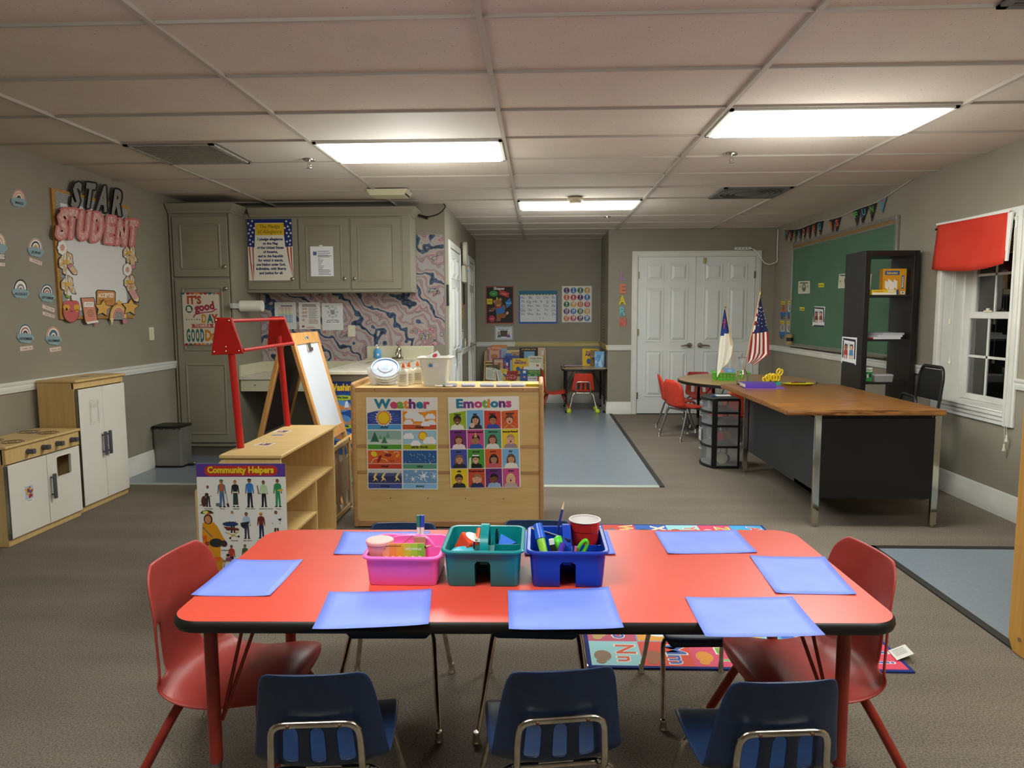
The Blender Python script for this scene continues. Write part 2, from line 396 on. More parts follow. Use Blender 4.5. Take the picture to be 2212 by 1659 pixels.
# ---- doors: six raised panels each
def panel6(g,w,h,t=.03,face=1):
    "slab in local x (0..w), z (0..h), front towards -y*face, panels sunk then raised"
    g.box(0,w,0,t,0,h)
    st,mid=.115*w/.76,.11*w/.76; pw=(w-2*st-mid)/2
    for zx0,zx1 in ((.115*h,.40*h),(.47*h,.80*h),(.855*h,.955*h)):
        for x0 in (st,st+pw+mid):
            x1=x0+pw; e=.012
            for (a0,a1,b0,b1) in ((x0-e,x1+e,zx0-e,zx0),(x0-e,x1+e,zx1,zx1+e),(x0-e,x0,zx0,zx1),(x1,x1+e,zx0,zx1)): g.box(a0,a1,-.009,0,b0,b1)
            k=.04; y=-.016
            R=[[(x0+.006,0,zx0+.006),(x1-.006,0,zx0+.006),(x1-.006,0,zx1-.006),(x0+.006,0,zx1-.006)],[(x0+k,y,zx0+k),(x1-k,y,zx0+k),(x1-k,y,zx1-k),(x0+k,y,zx1-k)]]
            g.rings(R,cap0=False)
DOORW=noisy('white_door_paint','dcdedb','e2e3df',ns=3,rough=.4)
BRASS=mat('old_brass','8a7442',.3,1); KNOBM=mat('satin_nickel','a8a096',.28,1)
def lever(g,x,y,z,dx,ny=-1):
    g.cyl((x,y,z),(x,y+ny*.012,z),.034); g.cyl((x,y,z),(x,y+ny*.05,z),.014)
    g.tube([(x,y+ny*.05,z),(x+dx*.05,y+ny*.055,z+.004),(x+dx*.12,y+ny*.05,z-.006)],[.012,.010,.008])
dx0,dx1,dm=1.312,2.838,2.068
for i,(a,b,hx,hd) in enumerate(((dx0,dm-.002,dm-.07,-1),(dm+.002,dx1,dm+.07,1))):
    M=Tr(a,YC-.012,.012); g=G(M); panel6(g,b-a,2.075)
    d=struct(g,'door_%d'%(i+1),DOORW,smooth=25)
    g=G(); lever(g,hx,YC-.012,.925,hd); build(g,'door_handle',BRASS if 0 else KNOBM,d)
    g=G(); x=dx0+.004 if i==0 else dx1-.004
    for z in (.25,1.1,1.85): g.box(x-.012,x+.012,YC-.024,YC-.012,z-.045,z+.045)
    build(g,'hinge',mat('dull_hinge','8d8468',.4,.8),d)
g=G(); g.box(dx0,dx1,YC-.005,YC-.001,0,.02); struct(g,'trim_door_gap',mat('dark_gap','0c0b0a',.9))  # near-black strip painted in for the shade under the closet doors
def casing(g,x0,x1,z1,y,w=.075,t=.02):
    for ka,kb,tt in ((w*.75,w,t*.7),(w*.25,w*.75,t),(0,w*.25,t*1.15)):
        g.box(x0-kb,x0-ka,y-tt,y,0,z1+kb); g.box(x1+ka,x1+kb,y-tt,y,0,z1+kb); g.box(x0-ka,x1+ka,y-tt,y,z1+ka,z1+kb)
g=G(); casing(g,dx0-.006,dx1+.006,2.09,YC); struct(g,'trim_closet_casing',TRIM,bevel=.003)
g=G(); g.box(2.155,2.19,YC-.035,YC-.014,2.0,2.07); g.box(2.162,2.183,YC-.04,YC-.034,2.01,2.06); build(g,'door_latch',mat('latch_brass','b9a878',.35,.8),None,label='small brass flip latch at top of the closet doors',cat='latch')
# doors in the jut wall (seen at a shallow angle)
for i,(y0,y1,hy,hd) in enumerate(((7.545,8.50,8.0,1),(9.585,10.335,9.70,1))):
    M=Matrix(((0,-1,0,XJ+.012),(1,0,0,y0),(0,0,1,.012),(0,0,0,1))); g=G(M); panel6(g,y1-y0,2.03)
    d=struct(g,'door_%d'%(i+3),DOORW,smooth=25)
    g=G(M); lever(g,hy-y0,0,.92,1); build(g,'door_handle',KNOBM,d)
    g=G(M); casing(g,-.006,y1-y0+.006,2.04,.012); struct(g,'trim_door_%d_casing'%(i+3),TRIM,bevel=.003)
# ---- window: recess, sashes, casing
g=G()
for t,ka,kb in ((.013,.06,.085),(.02,.02,.06),(.027,0,.02)):
    g.box(XR-t,XR,WY0-kb,WY0-ka,WZ0-.085,WZ1+kb); g.box(XR-t,XR,WY1+ka,WY1+kb,WZ0-.085,WZ1+kb); g.box(XR-t,XR,WY0-ka,WY1+ka,WZ1+ka,WZ1+kb)
    g.box(XR-t,XR,WY0-ka,WY1+ka,WZ0-.085+(0,.03,.06)[(.013,.02,.027).index(t)],WZ0-.085+(.03,.06,.085)[(.013,.02,.027).index(t)])
wn=struct(g,'window_1',TRIM,bevel=.003)
g=G(); X2=XR+.19
g.box(XR,XR+WT-.01,WY1-.004,WY1+.001,WZ0,WZ1); g.box(XR,XR+WT-.01,WY0-.001,WY0+.004,WZ0,WZ1); g.box(XR,XR+WT-.01,WY0,WY1,WZ1-.004,WZ1); build(g,'window_reveal',TRIM,wn)
g=G(); g.box(XR-.03,XR+WT-.01,WY0+.001,WY1-.001,WZ0+.0005,WZ0+.012); build(g,'window_sill',TRIM,wn,bevel=.004)
zm=1.335
def sash(x,z0,z1,nm,rows):
    g=G(); w=.045
    g.box(x,x+.03,WY0+.03+w,WY1-.03-w,z0,z0+w); g.box(x,x+.03,WY0+.03+w,WY1-.03-w,z1-w,z1); g.box(x,x+.03,WY0+.03,WY0+.03+w,z0,z1); g.box(x,x+.03,WY1-.03-w,WY1-.03,z0,z1)
    s_=build(g,nm,TRIM,wn,bevel=.003)
    g=G(); ya,yb=WY0+.075,WY1-.075
    for k in (1,2): y=ya+(yb-ya)*k/3; g.box(x+.008,x+.02,y-.009,y+.009,z0+w,z1-w)
    for k in range(1,rows): z=z0+w+(z1-z0-2*w)*k/rows; g.box(x+.008,x+.02,ya,yb,z-.009,z+.009)
    build(g,'muntin',TRIM,s_)
    g=G(); g.box(x+.012,x+.016,ya-.01,yb+.01,z0+.03,z1-.03); build(g,'pane',mat('window_glass','ffffff',.02,trans=1,ior=1.45),s_)
sash(X2-.032,WZ0+.013,zm+.02,'lower_sash',2); sash(X2+.002,zm-.02,WZ1-.004,'upper_sash',2)
g=G(); g.box(X2-.05,X2+.05,WY1-.031,WY1-.004,WZ0+.012,WZ1-.004); g.box(X2-.05,X2+.05,WY0+.004,WY0+.031,WZ0+.012,WZ1-.004); build(g,'jamb',TRIM,wn,bevel=.002)
g=G(); g.box(X2-.04,X2-.028,5.28,5.36,zm+.02,zm+.035); g.cyl((X2-.034,5.32,zm+.035),(X2-.034,5.32,zm+.05),.012); build(g,'sash_lock',CREAMP,wn)
g=G(); g.box(XR+.6,XR+.62,2,9,-.2,3.2); struct(g,'exterior_wall_outside',mat('dark_outside','0b0c10',.9))
# rolled bamboo blind and its cords
bl=thing('window_blind','rolled tan woven blind at the top of the window','blind',(XR+.03,5.2,1.8))
g=G()
for k in range(9):
    z=1.90-.018*k; g.box(XR+.012,XR+.05,WY0+.012,WY1-.012,z-.007,z+.007)
build(g,'slat_roll',noisy('bamboo','8f7c5c','b3a078',scale=(1,3,20),ns=5,rough=.6),bl)
g=G(); g.box(XR+.008,XR+.055,WY0+.01,WY1-.01,1.905,1.94); build(g,'head_rail',WHITEP,bl)
for P_ in ([(XR+.02,5.5,1.9),(XR+.01,5.5,1.3),(XR+.012,5.505,1.01)],[(XR+.02,5.53,1.9),(XR+.01,5.53,1.3)],[(XR-.035,4.78,1.9),(XR-.035,4.737,.6),(XR-.03,4.737,.55)],[(XR-.035,4.785,1.9),(XR-.035,4.757,.6),(XR-.03,4.757,.49)]):
    g=G(); g.tube(P_,.0013,6); build(g,'cord',WHITEP,bl)
for (x,y,z) in ((XR+.01,5.53,1.285),(XR+.012,5.505,.99),(XR-.03,4.737,.53),(XR-.03,4.757,.465)):
    g=G(); g.lathe([(.003,.03),(.007,.02),(.006,.008),(.011,-.008),(.010,-.018),(.003,-.02)],(x,y,z),10); build(g,'cord_pull',CREAMP,bl)
# red valance tacked over the window
v=thing('window_valance','bright red cloth valance tacked across the top of the window','valance',(XR-.03,5.26,1.7))
g=G(); nU,nV=16,8; P=[]
for j in range(nV+1):
    for i in range(nU+1):
        u=i/nU; w_=j/nV; y=5.69-.85*u; zt=2.02-.016*u+.012*math.sin(u*PI); zb=1.685-.0*u-.035*math.sin(u*PI*.9)
        P.append((XR-.036-.014*math.sin(u*5+w_*2)*w_-.008*w_,y+.006*w_,zt+(zb-zt)*w_))
g.add(P,[(j*(nU+1)+i,j*(nU+1)+i+1,(j+1)*(nU+1)+i+1,(j+1)*(nU+1)+i) for j in range(nV) for i in range(nU)])
build(g,'cloth',noisy('red_cloth','c9301c','d13a24',ns=6,rough=.8),v,solid=.002)
g=G(); g.prismX([(5.70,2.02),(4.84,2.005),(4.84,2.018),(5.70,2.035)],XR-.04,XR-.034); g.prismX([(4.845,2.0),(4.80,2.0),(4.825,1.69),(4.85,1.69)],XR-.045,XR-.034); build(g,'white_backing',WHITEP,v,label='white backing showing at top and side of the red cloth')
g=G(); g.cyl((XR-.05,5.69,1.99),(XR-.03,5.69,1.99),.008); build(g,'tack',BLACKP,v)
# ---- lamps: three lit troffers in view and their row mates behind
def troffer(x0,y0,label,glow=1.0):
    t=thing('ceiling_light',label,'ceiling light',(x0+.61,y0+.305,ZC-.012),0,'fluorescent ceiling lights')
    g=G(); w,d=1.2192,.6096
    for a,b,c,e in ((.014,w-.014,.012,.030),(.014,w-.014,d-.030,d-.012),(.014,.034,.012,d-.012),(w-.034,w-.014,.012,d-.012)): g.box(x0+a,x0+b,y0+c,y0+e,ZC-.012,ZC+.01)
    build(g,'frame',mat('lamp_frame','dddad0',.4),t)
    g=G(); g.box(x0+.033,x0+w-.033,y0+.029,y0+d-.029,ZC-.007,ZC-.001)
    g.rings([rrect(w-.07,d-.062,.01,ZC-.007,x0+w/2,y0+d/2),rrect(w-.10,d-.10,.01,ZC-.022,x0+w/2,y0+d/2)]); build(g,'diffuser',LENS,t)
    ld=bpy.data.lights.new('fluorescent_glow','POINT'); ld.energy=FILL_W*glow; ld.shadow_soft_size=.28; ld.color=(.98,1,.96)  # unseen point lamp added below the fitting to brighten the ceiling
    lo=bpy.data.objects.new('fluorescent_glow',ld); COL.objects.link(lo); lo.location=(x0+w/2,y0+d/2,ZC-.36); lo['kind']='helper'
troffer(GX-1.2192,GY+3*.6096,'lit fluorescent ceiling light in front of the wall cabinets')
troffer(GX+1.2192,GY+2*.6096,'lit fluorescent ceiling light nearest the window')
troffer(GX,GY+7*.6096,'lit fluorescent ceiling light nearest the alcove')
troffer(GX-1.2192,GY-3*.6096,'lit fluorescent ceiling light above the near table on the left, out of the photo',1.0)
troffer(GX+1.2192,GY-3*.6096,'lit fluorescent ceiling light above the near table on the right, out of the photo',1.0)
# ceiling fittings
def vent(x0,x1,y0,y1,label,mt,rnd=False):
    t=thing('ceiling_vent',label,'vent',((x0+x1)/2,(y0+y1)/2,ZC-.02))
    g=G()
    for a,b,c,e in ((x0,x1,y0,y0+.025),(x0,x1,y1-.025,y1),(x0,x0+.03,y0,y1),(x1-.03,x1,y0,y1)): g.box(a,b,c,e,ZC-.01,ZC)
    build(g,'frame',mt,t); g=G()
    n=int((y1-y0)/.028)
    if rnd:
        for r in (.26,.21,.16,.11): g.tube([((x0+x1)/2+r*math.cos(a*PI/16),(y0+y1)/2+r*math.sin(a*PI/16),ZC-.008) for a in range(32)],.006,6,closed=True)
        g.box(x0+.02,x1-.02,y0+.02,y1-.02,ZC-.003,ZC+.001); g.lathe([(.13,-.012),(.02,-.03)],((x0+x1)/2,(y0+y1)/2,ZC))
    else:
        for k in range(n): y=y0+.03+(y1-y0-.06)*k/(n-1); g.box(x0+.03,x1-.03,y-.004,y+.004,ZC-.008,ZC-.002)
        g.box(x0+.02,x1-.02,y0+.02,y1-.02,ZC-.0015,ZC+.001)
    build(g,'grille',mt,t); return t
VG=noisy('dusty_vent','8d8a80','a39f94',ns=40,rough=.7); VD=noisy('dark_vent','5d5b57','6a6864',ns=20,rough=.7)
vent(-2.64,-2.06,GY+3*.6096+.01,GY+4*.6096-.01,'dusty perforated ceiling vent near the cabinets',VG)
vent(1.61,2.20,GY+6*.6096+.01,GY+7*.6096-.01,'dark square ceiling diffuser with a round centre',VD,True)
vent(1.62,2.21,GY-1*.6096+.01,GY-.01,'grey ceiling vent at the top right corner of the photo',VD)
t=thing('exhaust_vent','small cream slotted exhaust cover on the ceiling near the cabinets','vent',(-1.33,6.4,ZC-.04))
g=G(); g.rings([[(-1.50,6.28,ZC),(-1.14,6.28,ZC),(-1.14,6.55,ZC),(-1.50,6.55,ZC)],[(-1.47,6.30,ZC-.05),(-1.17,6.30,ZC-.05),(-1.17,6.52,ZC-.05),(-1.47,6.52,ZC-.05)]]); build(g,'cover',mat('cream_cover','c9c2a2',.5),t)
g=G()
for k in range(6): g.box(-1.166,-1.158,6.31+k*.035,6.325+k*.035,ZC-.045,ZC-.008)
build(g,'slot',mat('vent_slot','2a2520',.9),t)
t=thing('smoke_detector','round cream smoke detector above the farthest ceiling light','smoke detector',(.344,6.90,ZC-.05))
g=G(); g.lathe([(.0,0),(.075,0),(.078,-.018),(.06,-.03),(.055,-.048),(.03,-.055),(.0,-.055)],(.344,6.9,ZC),seg=28); build(g,'housing',mat('detector_cream','c8bc9c',.5),t)
for x,y,l in ((-1.609,5.08,'chrome ceiling sprinkler beside the left ceiling light'),(1.316,5.07,'chrome ceiling sprinkler nearer the window light'),(.772,8.24,'chrome ceiling sprinkler farthest away over the alcove')):
    t=thing('sprinkler',l,'sprinkler',(x,y,ZC-.06),0,'ceiling sprinklers')
    g=G(); g.lathe([(.0,0),(.042,0),(.04,-.006),(.015,-.01),(0,-.01)],(x,y,ZC)); build(g,'escutcheon',CHROME,t)
    g=G(); g.cyl((x,y,ZC-.01),(x,y,ZC-.03),.01); g.tube([(x-.01,y,ZC-.028),(x-.012,y,ZC-.045),(x,y,ZC-.056)],.003,6); g.tube([(x+.01,y,ZC-.028),(x+.012,y,ZC-.045),(x,y,ZC-.056)],.003,6); g.lathe([(0,-.056),(.022,-.057),(.022,-.06),(0,-.06)],(x,y,ZC)); build(g,'head',CHROME,t)
# ================================================================ KITCHEN CORNER
def cabdoor(par,x0,x1,z0,z1,y,panels,knob,name='door'):
    g=G(); g.box(x0,x1,y-.02,y,z0,z1)
    R=lambda a,b,c,d,yy:[(a,yy,c),(b,yy,c),(b,yy,d),(a,yy,d)]
    for pz0,pz1 in panels:
        a,b=x0+.065,x1-.065; Y=y-.02
        g.rings([R(a,b,pz0,pz1,Y-.0005),R(a+.006,b-.006,pz0+.006,pz1-.006,Y-.007),R(a+.014,b-.014,pz0+.014,pz1-.014,Y-.007),R(a+.02,b-.02,pz0+.02,pz1-.02,Y-.0008)],cap0=False,cap1=False)
        g.rings([R(a+.026,b-.026,pz0+.026,pz1-.026,Y-.001),R(a+.05,b-.05,pz0+.05,pz1-.05,Y-.006)],cap0=False)
    d=build(g,name,CAB,par,bevel=.004,smooth=25)
    g=G(Tr(knob[0],y-.02,knob[1])@Rx(PI/2)); g.lathe([(0,0),(.006,.002),(.006,.015),(.016,.02),(.017,.028),(.01,.034),(0,.035)],seg=16); build(g,'knob',KNOBM,d)
    return d
XT=-2.85
tc=thing('tall_cabinet','tall grey-green pantry cabinet in the corner with a colourful poster on its door','cabinet',(-3.145,6.93,0))
g=G(); g.box(XL+.014,XT,6.62,YK-.004,.11,2.32); g.box(XL+.014,XT,6.70,YK-.004,0,.11); g.box(XL,XT,6.612,6.62,.11,.135); g.box(XL+.014,-3.405,6.605,6.62,.11,2.32); g.box(-2.868,XT,6.605,6.62,.11,2.32); build(g,'body',CAB,tc,bevel=.002)
cabdoor(tc,-3.395,-2.877,1.712,2.262,6.615,[(1.777,2.197)],(-2.905,1.80))
cabdoor(tc,-3.395,-2.877,.15,1.69,6.615,[(1.02,1.62),(.225,.90)],(-2.905,1.60))
def crown(g,path):
    pf=[(0,2.29),(.012,2.295),(.012,2.31),(.03,2.325),(.055,2.36),(.06,2.375),(0,2.375)]
    n=len(path); R=[]
    for i,(x,y,nx,ny) in enumerate(path): R.append([(x+nx*o,y+ny*o,z) for o,z in pf])
    g.rings(R)
g=G(); crown(g,[(XL+.014,6.605,0,-1),(XT,6.605,1,-1),(XT,6.90,1,-1)]); build(g,'crown',CAB,tc,smooth=20)
uc=thing('wall_cabinet','row of three grey-green wall cupboards above the patterned wallpaper','cabinet',(-2.05,7.09,1.57))
g=G(); g.box(XT+.001,-1.235,6.93,YK,1.57,2.33); g.box(XT+.001,-1.24,6.922,6.932,1.572,2.3); g.box(-1.31,-1.235,6.915,6.93,1.57,2.3); build(g,'body',CAB,uc,bevel=.002)
X=lambda px:at(px,550,y=6.91).x
for a,b,k in ((534,643,632),(646,754,745),(758,866,766.5)):
    cabdoor(uc,X(a),X(b),1.60,2.275,6.925,[(1.665,2.21)],(X(k),1.70))
g=G(); crown(g,[(XT+.06,6.92,0,-1),(-1.235,6.92,1,-1),(-1.235,YK,1,0)]); build(g,'crown',CAB,uc,smooth=20)
# wallpaper
M=mat('agate_wallpaper','cccccc',.5); t_,N_,L_,b_=nt(M)
tc_=N_.new('ShaderNodeTexCoord'); m0=N_.new('ShaderNodeMapping'); m0.inputs['Rotation'].default_value=(0,math.radians(-42),0); mp=N_.new('ShaderNodeMapping')
L_.new(tc_.outputs['Object'],m0.inputs[0]); L_.new(m0.outputs[0],mp.inputs[0])
wv=N_.new('ShaderNodeTexWave'); wv.wave_type='BANDS'; wv.bands_direction='Z'; wv.wave_profile='SIN'
for k_,v_ in (('Scale',1.2),('Distortion',8.5),('Detail',2.2),('Detail Scale',3.4),('Detail Roughness',.5)): wv.inputs[k_].default_value=v_
L_.new(m0.outputs[0],wv.inputs['Vector'])
nw=N_.new('ShaderNodeTexNoise'); nw.inputs['Scale'].default_value=26; nw.inputs['Detail'].default_value=2; L_.new(m0.outputs[0],nw.inputs['Vector'])
ad=N_.new('ShaderNodeMath'); ad.operation='MULTIPLY_ADD'; ad.inputs[1].default_value=.10; L_.new(nw.outputs[0],ad.inputs[0]); L_.new(wv.outputs['Fac'],ad.inputs[2])
rp=N_.new('ShaderNodeValToRGB'); rp.color_ramp.interpolation='LINEAR'; e=rp.color_ramp.elements
st=[(.045,'1a2132'),(.075,'4c6284'),(.095,'1a2132'),(.115,'7f8ea6'),(.145,'a5a0a6'),(.155,'c9b166'),(.175,'b5aaa2'),(.26,'a39aa0'),(.275,'4a4c5c'),(.285,'b8aaa8'),(.36,'b39a9c'),(.405,'b4aaa6'),(.415,'d2ba6e'),(.435,'b9a05a'),(.44,'3a4258'),(.452,'aea19c'),(.52,'b8a0a2'),(.55,'a8586c'),(.575,'8a3f58'),(.60,'b58490'),(.68,'c09ea2'),(.70,'343848'),(.78,'8a93a6'),(.80,'a9a4a2'),(.825,'d2ba6e'),(.865,'1f2a40'),(.885,'5a7090'),(.89,'a09898'),(.905,'b3929a'),(.93,'9c5a70'),(.96,'b79aa0'),(1.0,'a9a4a6')]
e[0].position=st[0][0]; e[0].color=lin(st[0][1]); e[1].position=st[-1][0]; e[1].color=lin(st[-1][1])
for p_,c_ in st[1:-1]: q=e.new(p_); q.color=lin(c_)
L_.new(ad.outputs[0],rp.inputs[0]); L_.new(rp.outputs[0],b_.inputs['Base Color'])
g=G(); g.prismY([(XT+.002,.88),(-1.07,.88),(-1.07,1.043),(XJ-.012,1.043),(XJ-.012,2.15),(XT+.002,2.15)],YK-.003,YK); struct(g,'wall_kitchen_wallpaper',M)
# outlets
def outlet(name,label,M,two=True):
    t=thing(name,label,'outlet',M.translation); g=G(M); g.rings([rrect(.075,.118,.006,0),rrect(.07,.113,.006,.006)]); build(g,'plate',CREAMP,t)
    g=G(M)
    for y in (-.026,.026): g.rings([rrect(.034,.032,.012,.004,0,y),rrect(.034,.032,.012,.009,0,y)])
    build(g,'socket',mat('ivory','e8e2cb',.35),t)
    g=G(M)
    for y in (-.026,.026):
        for x in (-.008,.008): g.box(x-.001,x+.001,y-.003,y+.007,.009,.0096)
        g.box(-.002,.002,y-.011,y-.007,.009,.0096)
    g.box(-.002,.002,-.002,.002,.006,.0066)
    build(g,'slots',BLACKP,t)
p=at(759.5,715,y=YK-.003); outlet('power_outlet','cream power outlet on the patterned wallpaper',Tr(p.x,YK-.003,p.z)@Rx(PI/2))
p=at(327,721,x=XL); outlet('wall_outlet','cream outlet plate on the left wall beside the pantry',Tr(XL,p.y,p.z)@Rz(PI/2)@Rx(PI/2))
# lower left counter
lc=thing('low_counter','low cream counter with a drawer front beside the pantry','counter',(-2.3,6.9,.63))
g=G(); g.box(XT+.002,-1.76,6.65,YK-.004,.742,.772); build(g,'worktop',MARBLE,lc,bevel=.004)
g=G(); g.box(XT+.002,-1.76,7.225,YK-.004,.772,.88); g.box(XT+.002,XT+.022,6.65,7.225,.772,.88); build(g,'backsplash',COUNTER,lc,bevel=.002)
g=G(); g.box(XT+.01,-1.76,6.665,6.685,.63,.742); g.box(XT+.01,-1.76,6.685,YK-.004,.66,.68); build(g,'apron',COUNTER,lc,bevel=.003)
g=G(Tr(-2.70,6.665,.69)@Rx(PI/2)); g.cyl((0,0,0),(0,0,.004),.006,seg=10); build(g,'screw',BLACKP,lc)
# sink cabinet
sk=thing('sink_cabinet','grey sink cabinet with a pale marble top behind the maple divider','sink cabinet',(-1.43,6.45,0))
g=G(); g.box(-1.73,-1.11,5.76,YK-.004,0,.872); build(g,'body',CAB,sk,bevel=.002)
g=G(); g.box(-1.76,-1.085,5.70,YK-.004,.872,.903); build(g,'worktop',MARBLE,sk,bevel=.006,seg=3)
g=G(); g.box(-1.74,-1.07,7.16,YK-.004,.903,1.035); g.box(-1.74,-1.07,7.08,7.16,.903,.915); build(g,'backsplash',COUNTER,sk,bevel=.008,seg=3)
g=G(); g.rings([rrect(.42,.36,.06,.9045,-1.42,6.75),rrect(.38,.32,.05,.9045,-1.42,6.75),rrect(.34,.28,.05,.895,-1.42,6.75)],cap0=False); build(g,'basin',STEEL,sk)
fx,fy=-1.40,7.10
fa=thing('faucet','chrome single lever faucet behind the white tote','faucet',(fx,fy,.915))
g=G(); g.rings([rrect(.15,.05,.02,.915,fx,fy),rrect(.14,.045,.02,.93,fx,fy)]); g.lathe([(.032,.93),(.026,.95),(.024,.985),(.028,1.0),(.02,1.02)],(fx,fy,0)); g.tube([(fx,fy,.97),(fx,fy-.05,.985),(fx,fy-.12,.975),(fx,fy-.13,.955)],[.016,.014,.012,.011]); build(g,'spout',CHROME,fa)
g=G(); g.tube([(fx,fy,1.015),(fx+.002,fy-.005,1.035),(fx-.004,fy-.03,1.05)],[.014,.01,.008]); build(g,'lever',CHROME,fa)
sx,sy=-1.62,7.11
so=thing('soap_bottle','clear pump bottle of blue hand soap on the sink','soap bottle',(sx,sy,.915))
g=G(); g.lathe([(.030,.916),(.037,.925),(.036,.985),(.03,1.0),(.013,1.015)],(sx,sy,0)); build(g,'bottle',mat('blue_soap','4fa3d8',.15,alpha=.85),so)
g=G(); g.lathe([(.014,1.015),(.014,1.03),(.005,1.032),(.005,1.05)],(sx,sy,0)); g.tube([(sx,sy,1.05),(sx-.005,sy-.035,1.052),(sx-.005,sy-.04,1.044)],.005,8); build(g,'pump',WHITEP,so)
g=G(); g.box(sx+.004,sx+.026,sy-.0385,sy-.036,.945,.965); build(g,'sticker',WHITEP,so)
# paper towel holder on the pantry side
pt=thing('paper_towel_roll','white paper towel roll on a holder fixed to the pantry side','paper towel',(-2.7,6.72,1.44))
p=at(550,661,y=6.72); z=p.z
g=G(); g.tube([(XT+.02,6.72,z),(XT+.23,6.72,z)],.052,24); build(g,'roll',mat('paper_white','ece8da',.9),pt)
g=G(); g.box(XT,XT+.006,6.66,6.78,z-.02,z+.02); g.box(XT,XT+.028,6.53,6.72,z-.022,z+.024); g.cyl((XT+.028,6.72,z),(XT+.01,6.72,z),.035); build(g,'bracket',mat('bracket_grey','b8b8b8',.4),pt)
# ---- sheets on the cupboards and wallpaper
a=wallart('y',6.925,(535.5,474.5),(636.5,606),101,131,lift=.028,base='e9e4d2')
# Pledge poster: blue and star border, draped stripes
a.poly([(0,0),(101,0),(101,8),(0,8)],'1c2f6e'); a.poly([(0,8),(18,8),(18,26),(15,60),(0,58)],'1c2f6e'); a.poly([(101,8),(82,8),(82,26),(85,60),(101,58)],'1c2f6e')
for i,(x,y) in enumerate([(3,9),(12,4),(9,14),(16,19),(6,22),(12,28),(3,30),(8,36),(5,44),(12,48),(6,53)]): a.star(x,y,3.1,'eeeae0'); a.star(101-x,y+(i%3),3.1,'eeeae0')
for k,(o) in enumerate((0,4,8,12)):
    a.poly([(2+o,60),(5+o,58),(6+o*.8,90),(12+o*.3,118),(10+o*.3,131),(8+o*.2,131),(4+o*.8,92)],'b7402c' if k%2==0 else 'e9e4d8',L=1)
    a.poly([(99-o,60),(96-o,58),(93-o*.7,90),(96-o*.3,115),(100-o*.2,129),(101-o*.1,126),(99-o*.6,92)],'b7402c' if k%2==0 else 'e9e4d8',L=1)
a.rect(19,9,83,34,'e0b720',L=2); a.text('The Pledge',51,19,7,'8f7410',fit=46,bold=1); a.text('of Allegiance',51,30,7,'8f7410',fit=55,bold=1)
for i,(s_,w_) in enumerate((('I pledge allegiance',57),('to the Flag',33),('of the United States',60),('of America,',33),('and to the Republic',57),('for which it stands,',56),('one Nation under God,',66),('indivisible, with liberty',68),('and justice for all.',54))): a.text(s_,51,45+i*9,5,'22306e',fit=w_,bold=2)
a.build('pledge_poster',label='cream pledge poster with star and stripe border on the leftmost wall cupboard',cat='poster')
a=wallart('y',6.925,(672,533),(723,597),51,64,lift=.03,base='eceef0'); a.rect(20,-3,28,2,'dfe0dc',L=2)
a.rect(6,11,14,19,'5a6a9a'); a.lines(16,10,46,4,3,'555a66',1); a.lines(16,20,48,2,2,'555a66',1); [a.rect(17,26+i*3.1,17+5+(i*7)%9,27+i*3.1,'666b76') for i in range(8)]; a.lines(17,50,45,3,4,'555a66',1)
a.build('notice_sheet',label='white typed notice sheet taped to the middle wall cupboard',cat='paper')
a=wallart('y',YK-.003,(593,653),(641,711),48,58,base='dfdfdc')
a.rect(14,7,40,9,'4a5260'); [a.rect(8,11+i*3.3,40,14+i*3.3,['dcb8b4','e0cdb8','e5dab4','e5e0b4','c8d8b8','a9c3da','a9c3da','b4c8d8','a9c3da','9fb9d4'][i]) for i in range(10)]; [a.rect(16+k*8,12+i*3.3,19+k*8,13+i*3.3,'9a7a72',2) for i in range(10) for k in range(3)]
a.build('notice_sheet',label='white sheet with a pastel chart on the wallpaper, left of the three',cat='paper',group='notices on the patterned wallpaper')
a=wallart('y',YK-.003,(645,653),(693,711),48,58,base='e2e0d8')
a.lines(8,5,40,3,2,'333333',1.4,rag=.1); [a.disc(10+(i%2)*6,14+(i//2)*8,3,'c9a9a0',1) for i in range(7)]; a.lines(22,12,44,2.1,12,'8a8a90',.9); a.lines(22,38,44,2.4,4,'a05a5a',.9); a.lines(16,53,40,2,2,'b06060',.9); a.rect(6,50,12,54,'a04848')
a.build('notice_sheet',label='white hand washing instructions with small pictures, middle sheet on the wallpaper',cat='paper',group='notices on the patterned wallpaper')
a=wallart('y',YK-.003,(695,655),(742,713),47,58,base='dedfe0')
for i in range(8): q=i*PI/4; a.disc(24+10*math.sin(q),19-11*math.cos(q),2.4,'9aa0a4',1); a.disc(24+10*math.sin(q),19-11*math.cos(q),1.5,'d0d0d0',2)
a.text('START',12,8,2.2,'222222',bold=2); a.text('HAND',24,17,2.4,'222222',bold=2); a.text('WASHING',24,20.5,2.4,'222222',bold=2,fit=10); a.text('STEPS',24,24,2.4,'222222',bold=2)
a.rect(8,34,40,43,'f4f4f4',1); a.text('Proper Hand Washing is',24,37.6,2.4,'222222',fit=29,bold=2); a.text('Essential to Good Health!',24,41.6,2.4,'222222',fit=30,bold=2)
a.build('notice_sheet',label='white sheet with a ring of hand drawings, right of the three on the wallpaper',cat='paper',group='notices on the patterned wallpaper')
